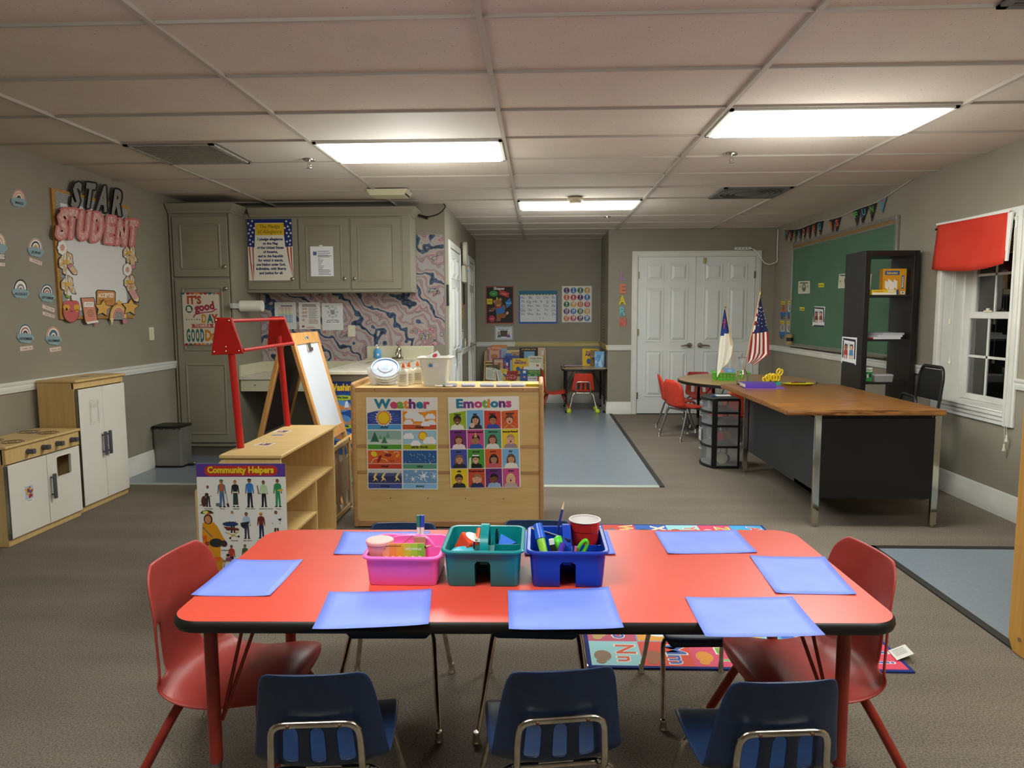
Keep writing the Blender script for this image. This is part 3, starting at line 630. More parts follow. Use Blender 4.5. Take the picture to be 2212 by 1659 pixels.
# It's a good day poster (crop units 1422 wide = 120 px)
def cr(cx,cy,x0,y0,s): return (x0+cx*s,y0+cy*s)
s_=120/1422; TL=cr(168,140,380,620,s_); BR=cr(1170,1490,380,620,s_)
a=wallart('y',6.595,TL,BR,1000,1350,lift=.012,base='d8cdb9')
cs=['3f6a5c','a83a32','b8604a','c9852f','b05a22','a62d4a','2f6f62','8a7f8a','c05a4a']
for i in range(9): a.disc(5+118*i+40 if i else 20,0,60,cs[i],a0=180,a1=360,L=1); a.disc(60+115*i,1350,58,cs[(i*4+5)%9],a0=0,a1=180,L=1)
a.text("IT'S",320,285,185,'b2491f',fit=390,bold=2); a.disc(175,420,98,'2a5a55'); a.text('a',178,470,150,'e8e2d0',L=4,bold=2,fit=110)
a.text('good',610,455,190,'a02c48',fit=540,bold=2,rot=-8); a.line([(280,640),(330,560),(560,510),(800,490),(930,420)],26,'a02c48',2)
for i in range(6): a.disc(90+72*i,690,17,['2f6f62','b8806a','6a6a5a','c9a05a','a83a32','a83a32'][i])
for ch,x,c_ in (('D',570,'c98f1f'),('A',735,'2a6a62'),('Y',860,'b2491f')): a.text(ch,x,770,205,c_,fit=140,bold=2)
a.poly([(215,800),(830,800),(805,850),(830,905),(215,905),(240,850)],'b2524e'); a.text('TO HAVE A',520,885,75,'ece4d2',fit=430,bold=1)
for i,ch in enumerate('GOOD'): a.text(ch,125+125*i,1245,300,'2a6a62',fit=105,bold=2)
a.text('Day',770,1225,260,'c9831a',fit=400,bold=2)
a.build('good_day_poster',label='cream poster reading good day with scalloped coloured edges on the pantry door',cat='poster')
# washing hands poster on the sink cabinet front
p0=at(707,824,y=5.757); p1=at(709+94,981,y=5.757)
a=Art(430,560,(p0.x,5.757,p0.z),(p1.x,5.757,p0.z),(p0.x,5.757,p1.z),base='1d4f9e')
a.rect(0,0,430,95,'1b3c80'); a.text('Washing',22,68,48,'ecc52a',L=3,bold=2,al='l',fit=250); a.text('Washing',19,71,48,'b8402a',L=2,bold=2,al='l',fit=256)
for y,t_,n_ in ((110,'Wet Hands','1'),(330,'Rinse','3')):
    a.disc(150,y+15,105,'a9bf2a',ry=20,L=2); a.text(t_,150,y+20,17,'1b3c50',bold=2,fit=110); a.text(n_,38,y+25,32,'c96a2a',bold=2)
for y in (190,300,420): a.disc(130,y,105,'5a93d0',ry=45,L=2); a.poly([(60,y+20),(110,y-15),(170,y+5),(200,y+25),(150,y+30)],'d98a4e',3); a.poly([(190,y+25),(240,y-20),(270,y+10),(250,y+30)],'d98a4e',3)
a.disc(265,270,22,'e8c030',3); a.poly([(180,150),(200,150),(215,200),(165,200)],'dfe8f4',3); [a.disc(random.uniform(20,400),random.uniform(10,540),random.uniform(3,8),'7fb2e0',1,n=10) for _ in range(26)]
a.build('hand_washing_poster',label='blue hand washing poster on the sink cabinet, half hidden by the maple divider',cat='poster')
# ================================================================ TOY KITCHEN, BIN
fr=thing('toy_refrigerator','tall maple toy refrigerator with two white doors','toy refrigerator',(-3.28,4.97,0))
g=G(); g.box(XL+.03,-3.155,4.70,4.715,0,.905); g.box(XL+.03,-3.155,5.255,5.27,0,.905); g.box(XL+.03,XL+.045,4.715,5.255,.03,.905); g.box(XL+.045,-3.155,4.715,5.255,.045,.06); g.box(-3.17,-3.155,4.715,5.255,0,.05); g.box(-3.17,-3.15,4.70,5.27,.86,.905); build(g,'body',MAPLEV,fr,bevel=.003)
g=G(); g.box(XL+.03,-3.13,4.69,5.28,.905,.923); build(g,'top',MAPLE,fr,bevel=.007,seg=3)
for y0,y1,hy in ((4.712,4.982,4.955),(4.986,5.258,5.012)):
    g=G(); g.box(-3.152,-3.135,y0,y1,.045,.855); d=build(g,'door',mat('white_laminate','e4dfd2',.4),fr,bevel=.003)
    g=G(); g.box(-3.118,-3.104,hy-.012,hy+.012,.36,.53); g.box(-3.135,-3.104,hy-.008,hy+.008,.38,.39); g.box(-3.135,-3.104,hy-.008,hy+.008,.50,.51); build(g,'handle',GREYP,d,bevel=.003)
    if y0<4.8:
        g=G()
        for w_ in (0,.012): 
            P=[(-3.1345,4.83+w_+0,.60+w_),(-3.1345,4.93-w_,.60+w_),(-3.1345,4.93-w_,.765-w_),(-3.1345,4.83+w_,.765-w_)]; g.tube(P,.0009,4,closed=True)
        for q in (4.862,4.898): g.tube([(-3.1345,q-.01,.745),(-3.1345,q-.01,.715),(-3.1345,q+.01,.715),(-3.1345,q+.01,.745)],.0009,4)
        build(g,'dispenser_outline',mat('printed_grey','77746c',.6),d)
g=G(); g.box(-3.15,-3.132,4.702,4.712,.045,.855); build(g,'piano_hinge',STEEL,fr)
a=Art(10,10,(-3.30,5.02,.9232),(-3.24,5.02,.9232),(-3.30,4.98,.9232),base='2c5ba8'); a.build('tape_piece',label='scrap of blue tape on the toy refrigerator top',cat='tape')
st_=thing('toy_stove','low maple toy stove with white doors and grey knobs','toy stove',(-3.27,4.3,0))
g=G(); g.box(XL+.03,-3.125,3.985,4.0,0,.585); g.box(XL+.03,-3.125,4.64,4.655,0,.585); g.box(XL+.03,XL+.045,4.0,4.64,.03,.585); g.box(-3.14,-3.125,4.0,4.64,0,.05); g.box(XL+.045,-3.125,4.0,4.64,.05,.062); g.box(-3.14,-3.108,3.985,4.655,.492,.585); build(g,'body',MAPLEV,st_,bevel=.003)
g=G()
for z in (.10,.33): g=G(); g.cyl((-3.30,3.986,z),(-3.30,3.981,z),.006,seg=10); build(g,'screw_cap',mat('dark_screw','2a2724',.5),st_)
g=G(); g.box(XL+.03,-3.095,3.975,4.665,.585,.603); top=build(g,'cooktop',MAPLE,st_,bevel=.007,seg=3)
for cx,cy in ((-3.18,4.14),(-3.19,4.47),(-3.34,4.18),(-3.34,4.50)):
    g=G()
    for r in (.022,.05,.062): g.tube([(cx+r*math.cos(i*PI/14),cy+r*math.sin(i*PI/14),.6035) for i in range(28)],.0014,4,closed=True)
    build(g,'burner_rings',mat('burnt_line','3a2a1c',.8),top)
for y in (4.165,4.30,4.43,4.57):
    g=G(); g.cyl((-3.108,y,.54),(-3.075,y,.54),.017,.015,16); g.box(-3.085,-3.06,y-.013,y+.013,.527,.556); k=build(g,'knob',GREYP,st_,bevel=.003)
WL=mat('white_laminate')
g=G(); g.box(-3.125,-3.108,3.992,4.325,.045,.485); d=build(g,'door',WL,st_,bevel=.003)
g=G(); g.box(-3.125,-3.108,4.329,4.648,.045,.32); g.box(-3.125,-3.108,4.329,4.415,.32,.485); g.box(-3.125,-3.108,4.56,4.648,.32,.485); g.box(-3.125,-3.108,4.415,4.56,.455,.485); d2=build(g,'door',WL,st_,bevel=0)
g=G(); g.tube([(-3.109,4.415,.32),(-3.109,4.56,.32),(-3.109,4.56,.455),(-3.109,4.415,.455)],.004,8,closed=True,round_=.02); build(g,'window_rim',WL,d2)
g=G(); g.box(-3.09,-3.076,4.343,4.367,.20,.36); g.box(-3.108,-3.08,4.348,4.362,.22,.23); g.box(-3.108,-3.08,4.348,4.362,.33,.34); build(g,'handle',GREYP,d2,bevel=.003)
g=G(); g.box(-3.122,-3.104,3.980,3.991,.045,.485); build(g,'piano_hinge',STEEL,st_)
a=Art(90,120,(-3.1075,4.115,.335),(-3.1075,4.195,.335),(-3.1075,4.115,.225),base='e8e4da',thick=.0004)
a.rect(5,5,85,95,'b9c2d8'); [a.disc(random.uniform(14,76),random.uniform(14,88),random.uniform(7,13),random.choice(['d9a21f','a83a2a','e0b030','8a2f2a','2f4f9a','c96a2a']),L=2+i%3,n=9) for i in range(24)]; a.lines(25,102,65,5,1,'444444',3,rag=0)
a.build('sticker',d,label='picture sticker of toy food')
g=G(); g.ball((-3.2,4.47,.36),.02,10); g.tube([(-3.2,4.47,.36),(-3.18,4.44,.335)],.008,8); build(g,'toy_cup',mat('toy_blue','3a5fc0',.35),None,label='small blue toy cup inside the toy stove window',cat='toy')
tb=thing('trash_can','rectangular steel pedal trash can with black lid beside the pantry','trash can',(-3.31,6.23,0))
g=G(); g.rings([rrect(.255,.20,.03,.02,-3.30,6.24),rrect(.265,.21,.03,.365,-3.30,6.24)]); build(g,'body',noisy('satin_steel','85827c','8f8c86',ns=5,rough=.38,metal=.55),tb)
g=G(); g.rings([rrect(.26,.205,.03,0,-3.30,6.24),rrect(.262,.207,.03,.022,-3.30,6.24)]); g.box(-3.165,-3.11,6.22,6.26,.012,.022); build(g,'base',BLACKP,tb)
g=G(); g.rings([rrect(.275,.22,.032,.363,-3.30,6.24),rrect(.275,.22,.032,.378,-3.30,6.24)]); build(g,'lid',BLACKP,tb)
g=G(); pts=[(-3.435+.27*i/14,6.128+(0 if i%2 else .003),.365-.006*(i%3)) for i in range(15)]; g.tube(pts,.004,6); build(g,'bag_edge',BLACKP,tb)
g=G(); g.rings([rrect(.05,.035,.01,.028,-3.125,6.24),rrect(.045,.03,.01,.036,-3.125,6.24)]); build(g,'pedal',STEEL,tb)

a=Art(10,6,(-3.30,4.43,.6032),(-3.26,4.49,.6032),(-3.275,4.42,.6032),base='2c5ba8',thick=.0002); a.build('tape_piece',label='scrap of blue tape on the toy stove top',cat='tape')
# ================================================================ MAPLE DIVIDER AND WHAT STANDS ON IT
dv=thing('storage_shelf','maple storage shelf seen from its back, with weather and emotions posters','shelf',(-.58,4.64,0))
for x0,x1 in ((-1.185,-1.155),(.0,.030)):
    g=G(); g.prismX([(4.415,0.005),(4.86,.005),(4.86,.84),(4.85,.925),(4.845,.935),(4.44,.935),(4.418,.925),(4.412,.90)],x0,x1)
    build(g,'side_panel',MAPLED,dv,bevel=.01,seg=3)
g=G(); g.box(-1.155,0,4.428,4.845,.878,.902); build(g,'top',MAPLE,dv,bevel=.002)
BACKP=MAPLE
g=G(); g.box(-1.155,0,4.424,4.436,.045,.878); build(g,'back_panel',BACKP,dv)
g=G()
for z0,z1 in ((.876,.902),(.52,.541),(.352,.373),(.01,.045)): g.box(-1.155,0,4.419,4.432,z0,z1)
build(g,'rail',MAPLED,dv,bevel=.002)
g=G(); [g.box(-1.155,0,4.436,4.85,z,z+.018) for z in (.03,.35,.62)]; g.box(-.59,-.57,4.436,4.85,.05,.87); build(g,'shelf_board',MAPLE,dv)
g=G()
for x in (-.945,-.705,-.465,-.225): g.cyl((x,4.4245,.195),(x,4.422,.195),.0035,seg=8)
for x in (-1.03,-.10): g.cyl((x,4.4195,.89),(x,4.4175,.89),.0035,seg=8)
build(g,'screw',mat('dark_screw','2a2724',.5),dv)
# Weather poster, drawn in the units of a close look (1357 x 1659 for 180 x 220)
def P2(cx,cy,x0,s): return at(x0+cx*s,850+cy*s,y=4.418)
s_=180/1357
def crop_art(x0,TLc,TRc,BLc,base):
    y=4.4175; q=[at(x0+c[0]*s_,850+c[1]*s_,y=y) for c in (TLc,TRc,BLc)]
    return Art(1000,1300,*q,base=base,thick=.0008)
a=crop_art(780,(80,62),(1243,62),(105,1560),'e9e7de')
def hdr(a,word,cols,x0,x1,y,cap):
    n=len(word); W=[GL[(.045,c)][3] for c in word]; T_=sum(W); x=x0
    for c,w,h in zip(word,W,cols):
        ww=(x1-x0)*w/T_; a.text(c,x+ww/2+5,y+5,cap,'b9b6c0',L=2,bold=2,fit=ww*.97); a.text(c,x+ww/2,y,cap,h,L=3,bold=2,fit=ww*.97); x+=ww
hdr(a,'Weather',['2280a0','c8406a','7aa832','e88a2a','6a2a7a','2280a0','c8406a'],118,882,148,118)
def cell(x0,y0,x1,y1,c1,lab,lc): a.rect(x0,y0,x1,y1-75,c1,1); a.rect(x0,y1-68,x1,y1,lc,1); a.text(lab,(x0+x1)/2,y1-22,30,'1a1a1a',bold=2)
def cloud(cx,cy,r,h='e6e8ec',L=3):
    for dx,dy,k in ((0,0,.62),(-.75,.22,.42),(.75,.22,.45),(-.35,-.1,.5),(.38,-.15,.5)): a.disc(cx+dx*r,cy+dy*r,r*k,h,L,n=14)
    a.rect(cx-r*1.05,cy+r*.2,cx+r*1.08,cy+r*.62,h,L)
cell(14,180,490,450,'2f4a9a','sunny','4fa0dc'); cell(510,180,985,450,'e8962a','cloudy','c8582a')
a.poly([(14,180),(14,222),(120,195),(250,178),(480,180)],'e9e7de',2); a.poly([(510,182),(985,182),(985,178),(800,205),(640,205),(520,190)],'e9e7de',4)
for i in range(14): q=i*PI/7; a.poly([(245,288),(245+220*math.cos(q),288+85*math.sin(q)),(245+220*math.cos(q+.16),288+85*math.sin(q+.16))],'5a6cc0',2)
a.star(245,288,122,'f2e8d8',3,k=18,ri=.8); a.star(245,288,104,'dd7a2a',4,k=18,ri=.85); a.disc(245,288,80,'ecc81e',5)
cloud(650,240,95); cloud(740,290,72); cloud(900,265,60); cloud(590,345,55); cloud(830,368,55); cloud(910,350,55)
cell(14,465,490,730,'8fb5ab','foggy','4a9a34'); cell(510,465,985,730,'9fc8d8','partly cloudy','a4b41e')
a.rect(14,590,490,655,'c4d6cc',2)
for x,y,s,c_ in ((115,480,1.0,'2f6b52'),(250,540,.72,'3a7a50'),(300,480,.6,'6a9a8a'),(195,525,.4,'6a9a80')):
    for k in range(5): a.poly([(x,y+22*k*s),(x-(20+13*k)*s,y+(48+24*k)*s),(x+(20+13*k)*s,y+(48+24*k)*s)],c_,3)
cloud(590,540,65,'eef0f2'); cloud(690,640,60,'eef0f2'); a.star(790,540,72,'dd7a2a',3,k=16,ri=.8); a.disc(790,540,50,'f0cc1e',4); cloud(885,600,78,'f0f0f0',5)
cell(14,745,490,1005,'d8622a','windy','c8402a'); cell(510,745,985,1005,'2a5a96','rainy','5a9a7e')
a.disc(100,795,45,'ecd030',3,ry=36,rot=30); a.disc(175,865,22,'8f2a22',3,ry=60,rot=25); a.disc(300,812,50,'7a2a22',3,ry=24); a.disc(430,820,30,'e8a030',3,ry=18,rot=-30); a.disc(355,895,42,'b84422',3,ry=16)
a.line([(60,920),(90,870),(160,850),(260,870),(290,900)],9,'f0cdb8',2); a.line([(240,760),(290,765),(300,790)],9,'f0cdb8',2); a.line([(380,790),(400,765),(440,765),(450,800)],9,'f0cdb8',2)
for i in range(24): x,y=random.uniform(530,960),random.uniform(760,900); a.poly([(x,y),(x+14,y+30),(x+20,y+26)],'b8d8ee',3)
cell(14,1020,490,1285,'6a7a9a','stormy','4356a4'); cell(510,1020,985,1285,'6f9cc8','snowy','8cc0ea')
a.rect(14,1020,490,1065,'c4c8cc',2); [a.disc(50+44*i if i<10 else 450,1095+(i%2)*8,34,'4a5a84',3,n=14) for i in range(10)]; a.rect(14,1110,490,1210,'343a68',3)
for x in (90,205,400): a.poly([(x+25,1068),(x+60,1068),(x+25,1125),(x+45,1150),(x-15,1190),(x+10,1150),(x-5,1125)],'eccf80',5); a.poly([(x+20,1120),(x+50,1150),(x+62,1192),(x+35,1155)],'eccf80',5)
for x,y,r in ((800,1105,75),(650,1150,42),(690,1040,28),(945,1110,45),(560,1095,24)):
    for k in range(3): q=k*PI/3+.2; a.line([(x-r*math.cos(q),y-r*math.sin(q)),(x+r*math.cos(q),y+r*math.sin(q))],r*.14,'eef4fa',3)
    a.star(x,y,r*.45,'eef4fa',3,k=6,ri=.5)
for _ in range(22): a.disc(random.uniform(520,975),random.uniform(1030,1205),random.uniform(3,8),'eef4fa',2,n=8)
a.build('weather_poster',label='weather chart poster on the back of the maple shelf',cat='poster')
# Emotions poster
a=crop_art(960,(55,62),(1213,42),(100,1545),'e9e7de')
hdr(a,'Emotions',['2280a0','7a3a8a','c8407a','7aae42','e8862a','2280a0','6a2a7a','c8407a'],108,892,148,115)
labs=['happy','sad','angry','excited','scared','embarrassed','nervous','surprised','hurt','proud','sorry','shy','silly','frustrated','bored','tired']
bgs=['9ab820','78b4e0','cc4030','d8602a','7a2a80','c84a8a','4a9a7e','e8c81e','3f52a8','4a9a30','d8602a','78b4e0','e8c81e','cc4a2a','6a2a7a','c8508a']
sk_=['7a4a30','c89878','b07850','dca888','c89070','b07850','c08a6a','dcae90','c89878','d0a080','b8806a','c89878','b0785a','dca888','7a4a30','dcb098']
hr=['2a1a14','2a1c18','141214','6a4030','5a3424','1c1614','5a3a28','b09070','8a6448','141214','2a1c18','6a4a34','1a1614','a07a50','141214','d8c080']
sh=['e6e8d8','3a2a30','3a4aa0','c8602a','ecd8dc','2a5ab0','e0dcd8','9a8a90','2a2a34','181818','c85a6a','eae6dc','2a2a24','26305e','9ab8d8','b8a898']
longh={1,4,6,8,10,11,15}
for i in range(16):
    c_,r_=i%4,i//4; x0=14+c_*245; y0=185+r_*279; x1=x0+234; y1=y0+269; cx=(x0+x1)/2+(6 if i%3 else -6)
    a.rect(x0,y0,x1,y1,bgs[i],1)
    if r_==0: a.poly([(x0,y0),(x1,y0),(x1,y0+(10,2,22,8)[c_]),(x0,y0+(44,4,10,26)[c_])],'e9e7de',2)
    if i in longh: a.disc(cx,y0+165,66,hr[i],2,ry=88)
    a.poly([(cx-98,y1),(cx-80,y1-52),(cx-30,y1-72),(cx+30,y1-72),(cx+80,y1-52),(cx+98,y1)],sh[i],3)
    a.rect(cx-18,y1-95,cx+18,y1-60,sk_[i],3)
    a.disc(cx,y0+130,56,hr[i],3,ry=60); a.disc(cx,y0+148,45,sk_[i],4,ry=54)
    a.poly([(cx-46,y0+128),(cx-34,y0+96),(cx+34,y0+96),(cx+46,y0+128),(cx,y0+112)],hr[i],5)
    for d in (-17,17): a.disc(cx+d,y0+142,5,'1a1412',5,n=10)
    if i in (3,7,15): a.disc(cx,y0+174,12,'7a2020',5,ry=16)
    elif i in (0,9,12): a.disc(cx,y0+170,17,'f0e8e0',5,ry=9,a0=180,a1=360)
    else: a.line([(cx-12,y0+174),(cx+12,y0+172)],4,'7a3028',5)
    if i in (13,7,5,14): a.disc(cx-48,y0+165,15,sk_[i],6,ry=42,rot=-18); 
    if i in (13,7): a.disc(cx+48,y0+165,15,sk_[i],6,ry=42,rot=18)
    if i==5: a.poly([(cx-30,y0+110),(cx-5,y0+20),(cx+20,y0+105)],'c8a850',6)
    if i==9: a.rect(cx-48,y0+78,cx+48,y0+98,'e8e6e0',6); a.poly([(x0+8,y1),(x0+20,y0+130),(x0+50,y0+110),(x0+44,y1)],'d8e0c0',5)
    if i in (9,12): a.line([(cx-28,y0+142),(cx+28,y0+142)],3,'333333',6)
    if i==3: 
        for q in (-1,1): a.line([(cx+q*95,y0+110),(cx+q*60,y0+150),(cx+q*100,y0+190)],14,'b84a1a',2); a.line([(cx+q*80,y1-10),(cx+q*20,y1-50)],8,'e8c060',6)
    if i==1: a.disc(cx-48,y1-52,36,'d8b8a8',6)
    a.text(labs[i],(x0+x1)/2,y0+(68 if r_==0 else 45),27,'241a24',L=7,bold=2,fit=min(210,26*len(labs[i])-8) if len(labs[i])>8 else None)
a.build('emotions_poster',label='emotions chart poster of sixteen faces on the back of the maple shelf',cat='poster')
# clear tub with round lids
def loftbox(g,cx,cy,rings,m=None,cap1=False): g.rings([rrect(w,d,r,z,cx,cy) for (w,d,r,z) in rings],cap0=True,cap1=cap1,m=m)
ZT=.9025
cx,cy=-1.005,4.66
tub=thing('clear_tub','shallow clear plastic tub on the left end of the maple shelf','tub',(cx,cy,ZT))
g=G(); loftbox(g,cx,cy,[(.19,.17,.03,ZT),(.23,.22,.04,ZT+.105),(.245,.235,.04,ZT+.107),(.245,.235,.04,ZT+.111),(.226,.216,.04,ZT+.111),(.186,.166,.03,ZT+.004)],cap1=True); build(g,'tub_body',CLEARP,tub)
for k,(dz,tx,lab) in enumerate(((.012,.05,'lowest clear round container nested in the clear tub'),(.03,.12,'second clear round container nested in the clear tub'),(.05,.2,'round container just under the tilted lid in the tub'),(.072,.38,'round pale blue lid leaning on top in the clear tub'))):
    M=Tr(cx-.005,cy-.01,ZT+dz+.03)@Rx(.5+tx*.4)@Ry(.12); g=G(M)
    if k==3: g.lathe([(.0,.012),(.045,.012),(.05,.006),(.078,.006),(.084,.014),(.092,.014),(.096,.006),(.096,-.006),(.09,-.008)],cap0=True,cap1=False,seg=40); g.box(-.002,.002,-.05,.05,.012,.015)
    else: g.lathe([(.07,-.02),(.088,.01),(.094,.012),(.094,.016),(.086,.016),(.068,-.018)],seg=36,cap0=True,cap1=False)
    build(g,'container_lid' if k==3 else 'round_container',mat('pale_blue_lid','8fa6c8',.3) if k==3 else MILKY,None,label=lab,cat='container')
# glue bottles
def glue(x,y,label,rz=0):
    t=thing('glue_bottle',label,'glue bottle',(x,y,ZT),rz,'glue bottles')
    g=G(Tr(x,y,ZT)@Rz(rz)); g.rings([rrect(.062,.036,.016,0),rrect(.064,.038,.017,.004),rrect(.064,.038,.017,.088),rrect(.05,.032,.015,.102),rrect(.026,.026,.0125,.108),rrect(.026,.026,.0125,.118)]); build(g,'bottle',mat('glue_white','ebe6d3',.35),t)
    g=G(Tr(x,y,ZT)@Rz(rz)); g.lathe([(.0115,.118),(.010,.125),(.006,.142),(.003,.146)],seg=14); build(g,'cap',mat('orange_cap','e8641e',.35),t)
    g=G(Tr(x,y,ZT)@Rz(rz)); g.box(-.022,.022,-.0200,-.0188,.015,.075); l=build(g,'label',mat('glue_label','d8d2c4',.6),t)
    g=G(Tr(x,y,ZT)@Rz(rz)); [g.box(-.02,.02-.008*(i%3),-.0206,-.0200,.07-i*.006,.0715-i*.006) for i in range(8)]; build(g,'print',mat('grey_ink','6a6460',.6),l)
glue(-.868,4.53,'white glue bottle with orange cap in front of the other two'); glue(-.845,4.60,'white glue bottle with orange cap, middle of the three',.15); glue(-.80,4.67,'white glue bottle with orange cap at the back, furthest right',.3)
# tall white tote
cx,cy=-.665,4.585
tt=thing('white_tote','tall translucent white storage tote on the maple shelf','storage bin',(cx,cy,ZT))
g=G(); loftbox(g,cx,cy,[(.148,.12,.015,ZT),(.195,.17,.02,ZT+.175),(.225,.20,.02,ZT+.178),(.225,.20,.02,ZT+.184),(.19,.165,.02,ZT+.184),(.143,.115,.015,ZT+.005)],cap1=True); build(g,'tote_body',MILKY,tt)
a=Art(100,40,(cx-.045,cy-.0835,ZT+.15),(cx+.035,cy-.0835,ZT+.15),(cx-.045,cy-.080,ZT+.12),base='d8d4dc',thick=.0004); a.disc(28,22,15,'4a8ec8',2); a.rect(50,2,98,38,'f2f2f0',2); a.disc(20,6,6,'d8b040',2); a.build('sticker',tt)
a=Art(60,40,(cx-.07,cy-.01,ZT+.178),(cx+.015,cy-.03,ZT+.225),(cx-.05,cy+.01,ZT+.14),base='dcdce6'); a.disc(15,20,8,'b8404a',2); a.disc(40,18,11,'b8404a',2); a.build('flash_card',label='picture card with red ovals sticking out of the white tote',cat='card')
g=G(); g.rings([[(cx-.05,cy-.03,ZT+.008),(cx,cy-.03,ZT+.008),(cx,cy+.03,ZT+.008),(cx-.05,cy+.03,ZT+.008)],[(cx-.02,cy,ZT+.05),(cx-.01,cy,ZT+.05),(cx-.01,cy+.01,ZT+.05),(cx-.02,cy+.01,ZT+.05)]]); build(g,'toy_block',mat('dusty_blue','77829a',.5),None,label='bluish block inside the white tote',cat='toy')
# scissors
sc=thing('scissors','white handled scissors lying in front of the white tote','scissors',(-.60,4.47,ZT))
for dx in (-.032,.032):
    g=G(Tr(-.60+dx,4.462,ZT+.008)); g.tube([(.02*math.cos(i*PI/8),.012*math.sin(i*PI/8),0) for i in range(16)],.006,8,closed=True); build(g,'handle',WHITEP,sc)
    g=G(Tr(-.60+dx,4.462,ZT+.008)); g.tube([(.016*math.cos(i*PI/8),.009*math.sin(i*PI/8),.003) for i in range(16)],.003,6,closed=True); build(g,'grip',mat('dark_red_grip','8a2a30',.5),sc)
g=G(); g.tube([(-.63,4.465,ZT+.008),(-.59,4.475,ZT+.008),(-.56,4.50,ZT+.006)],.004,8); g.tube([(-.57,4.465,ZT+.009),(-.61,4.475,ZT+.009),(-.64,4.50,ZT+.007)],.004,8); build(g,'blade',CHROME,sc)
# five flat clear cases
cl=mat('lilac_base','6c78c4',.35); 
caselabels=['next to the scissors','second from the scissors','in the middle of the five','second from the yellow notebook','touching the yellow notebook']
first=None
for i,px in enumerate((979,1017,1056,1089,1120)):
    p=at(px,829,z=ZT)
    if first is None:
        t=thing('watercolour_case','clear lidded paint case with a lilac base, '+caselabels[0],'case',(0,0,0),0,'flat clear cases along the shelf edge')
        g=G(); g.rings([rrect(.084,.058,.012,0),rrect(.088,.062,.014,.006)]); build(g,'tray',cl,t)
        g=G(); g.rings([rrect(.088,.062,.014,.006),rrect(.088,.062,.014,.015),rrect(.07,.046,.012,.019)]); build(g,'lid',mat('case_lid','d6d8ea',.1,alpha=.75),t)
        g=G(); [g.box(-.03+k*.0135,-.02+k*.0135,-.014,.014,.008,.014) for k in range(5)]; build(g,'paint_row',mat('paint_pans','8a90b8',.5),t)
        first=t
    else: t=dup(first,label='clear lidded paint case with a lilac base, '+caselabels[i])
    t.location=(p.x,4.50,ZT+.0005); t.rotation_euler=(0,0,(.06,.05,-.04,.08,.02)[i])
p=at(1151,829,z=ZT)
nb=thing('spiral_notebook','yellow spiral notebook at the right end of the maple shelf','notebook',(p.x,4.52,ZT))
g=G(Tr(p.x,4.505,ZT)@Rz(.05)); g.box(-.045,.045,-.03,.04,0,.016); build(g,'cover',mat('yellow_cover','e0c43a',.5),nb)
g=G(Tr(p.x,4.505,ZT)@Rz(.05)); [g.tube([(-.04+k*.0075,-.03+.006*math.cos(q),.01+.008*math.sin(q)) for q in [i*PI/5 for i in range(10)]],.001,4,closed=True) for k in range(12)]; build(g,'spiral',BLACKP,nb)
# ================================================================ STORE FRONT SHELF WITH RED SIGN
zt=.675
ss=thing('play_store_shelf','low open maple shelf with a red wooden sign frame standing on two red posts','shelf',(-1.5,3.9,0))
PF=[(-1.275,.002),(-1.275,zt-.018),(-1.565,zt-.018),(-1.715,.49),(-1.715,.002)]
for y0,y1 in ((3.425,3.44),(4.335,4.35)):
    g=G(); g.prismY(PF,y0,y1); build(g,'end_panel',MAPLEV,ss,bevel=.003)
g=G(); g.box(-1.578,-1.262,3.41,4.362,zt-.018,zt); build(g,'top',MAPLE,ss,bevel=.005,seg=3)
g=G(); g.box(-1.715,-1.28,3.44,4.335,.012,.028); g.box(-1.70,-1.285,3.44,4.335,.405,.42); g.box(-1.70,-1.285,3.44,3.995,.215,.23); build(g,'shelf_board',MAPLE,ss,bevel=.002)
g=G(); g.box(-1.70,-1.285,3.995,4.008,.028,.405); build(g,'divider',MAPLEV,ss)
g=G(); g.rings([[(-1.57,y,zt-.02) ,(-1.556,y,zt-.02),(-1.70,y,.49),(-1.70,y,.02),(-1.714,y,.02),(-1.714,y,.49)] for y in (3.44,4.335)]); build(g,'back_panel',MAPLE,ss)
for (x0,y0,x1,z1) in ((-1.548,3.60,-1.575,1.19),(-1.556,4.32,-1.59,1.23)):
    g=G(); g.cyl((x0,y0,zt),(x1,y0,z1),.0185,seg=20); build(g,'post',REDW,ss,label='round red wooden post')
sg=ss
for y,P in ((3.575,[(-1.668,1.158),(-1.497,1.165),(-1.552,1.347),(-1.634,1.35)]),(4.345,[(-1.672,1.172),(-1.502,1.172),(-1.56,1.35),(-1.652,1.35)])):
    g=G(); g.prismY(P,y-.007,y+.007); pl=build(g,'sign_plate',REDW,sg,bevel=.006,seg=3)
    g=G()
    if y<4:
        for x,z in ((-1.63,1.335),(-1.565,1.333),(-1.648,1.175),(-1.52,1.18),(-1.587,1.178),(-1.587,1.2)): g.ball((x,y-.008,z),.005,8)
        build(g,'screw',CHROME,pl)
g=G(); g.cyl((-1.557,3.58,1.332),(-1.567,4.34,1.335),.0095); build(g,'sign_rail',REDW,sg); g=G(); g.cyl((-1.505,3.58,1.182),(-1.51,4.34,1.187),.0095); build(g,'sign_rail',REDW,sg)
for n_,(px,py) in enumerate(((572,960),(610,932))):
    p=at(px,py,z=zt); a=Art(100,60,(p.x-.04,p.y+.045,zt+.0012),(p.x+.05,p.y+.03,zt+.0012),(p.x-.05,p.y-.035,zt+.0012),base='d8d4cc',thick=.0008); a.rect(22,8,85,50,'8a3230'); a.disc(40,24,10,'e0d8d0',2); a.rect(60,14,75,45,'44556a',2); a.build('picture_card',label=('small picture card taped to the play store shelf top, nearer the poster','small picture card taped to the play store shelf top, nearer the easel')[n_],cat='card')
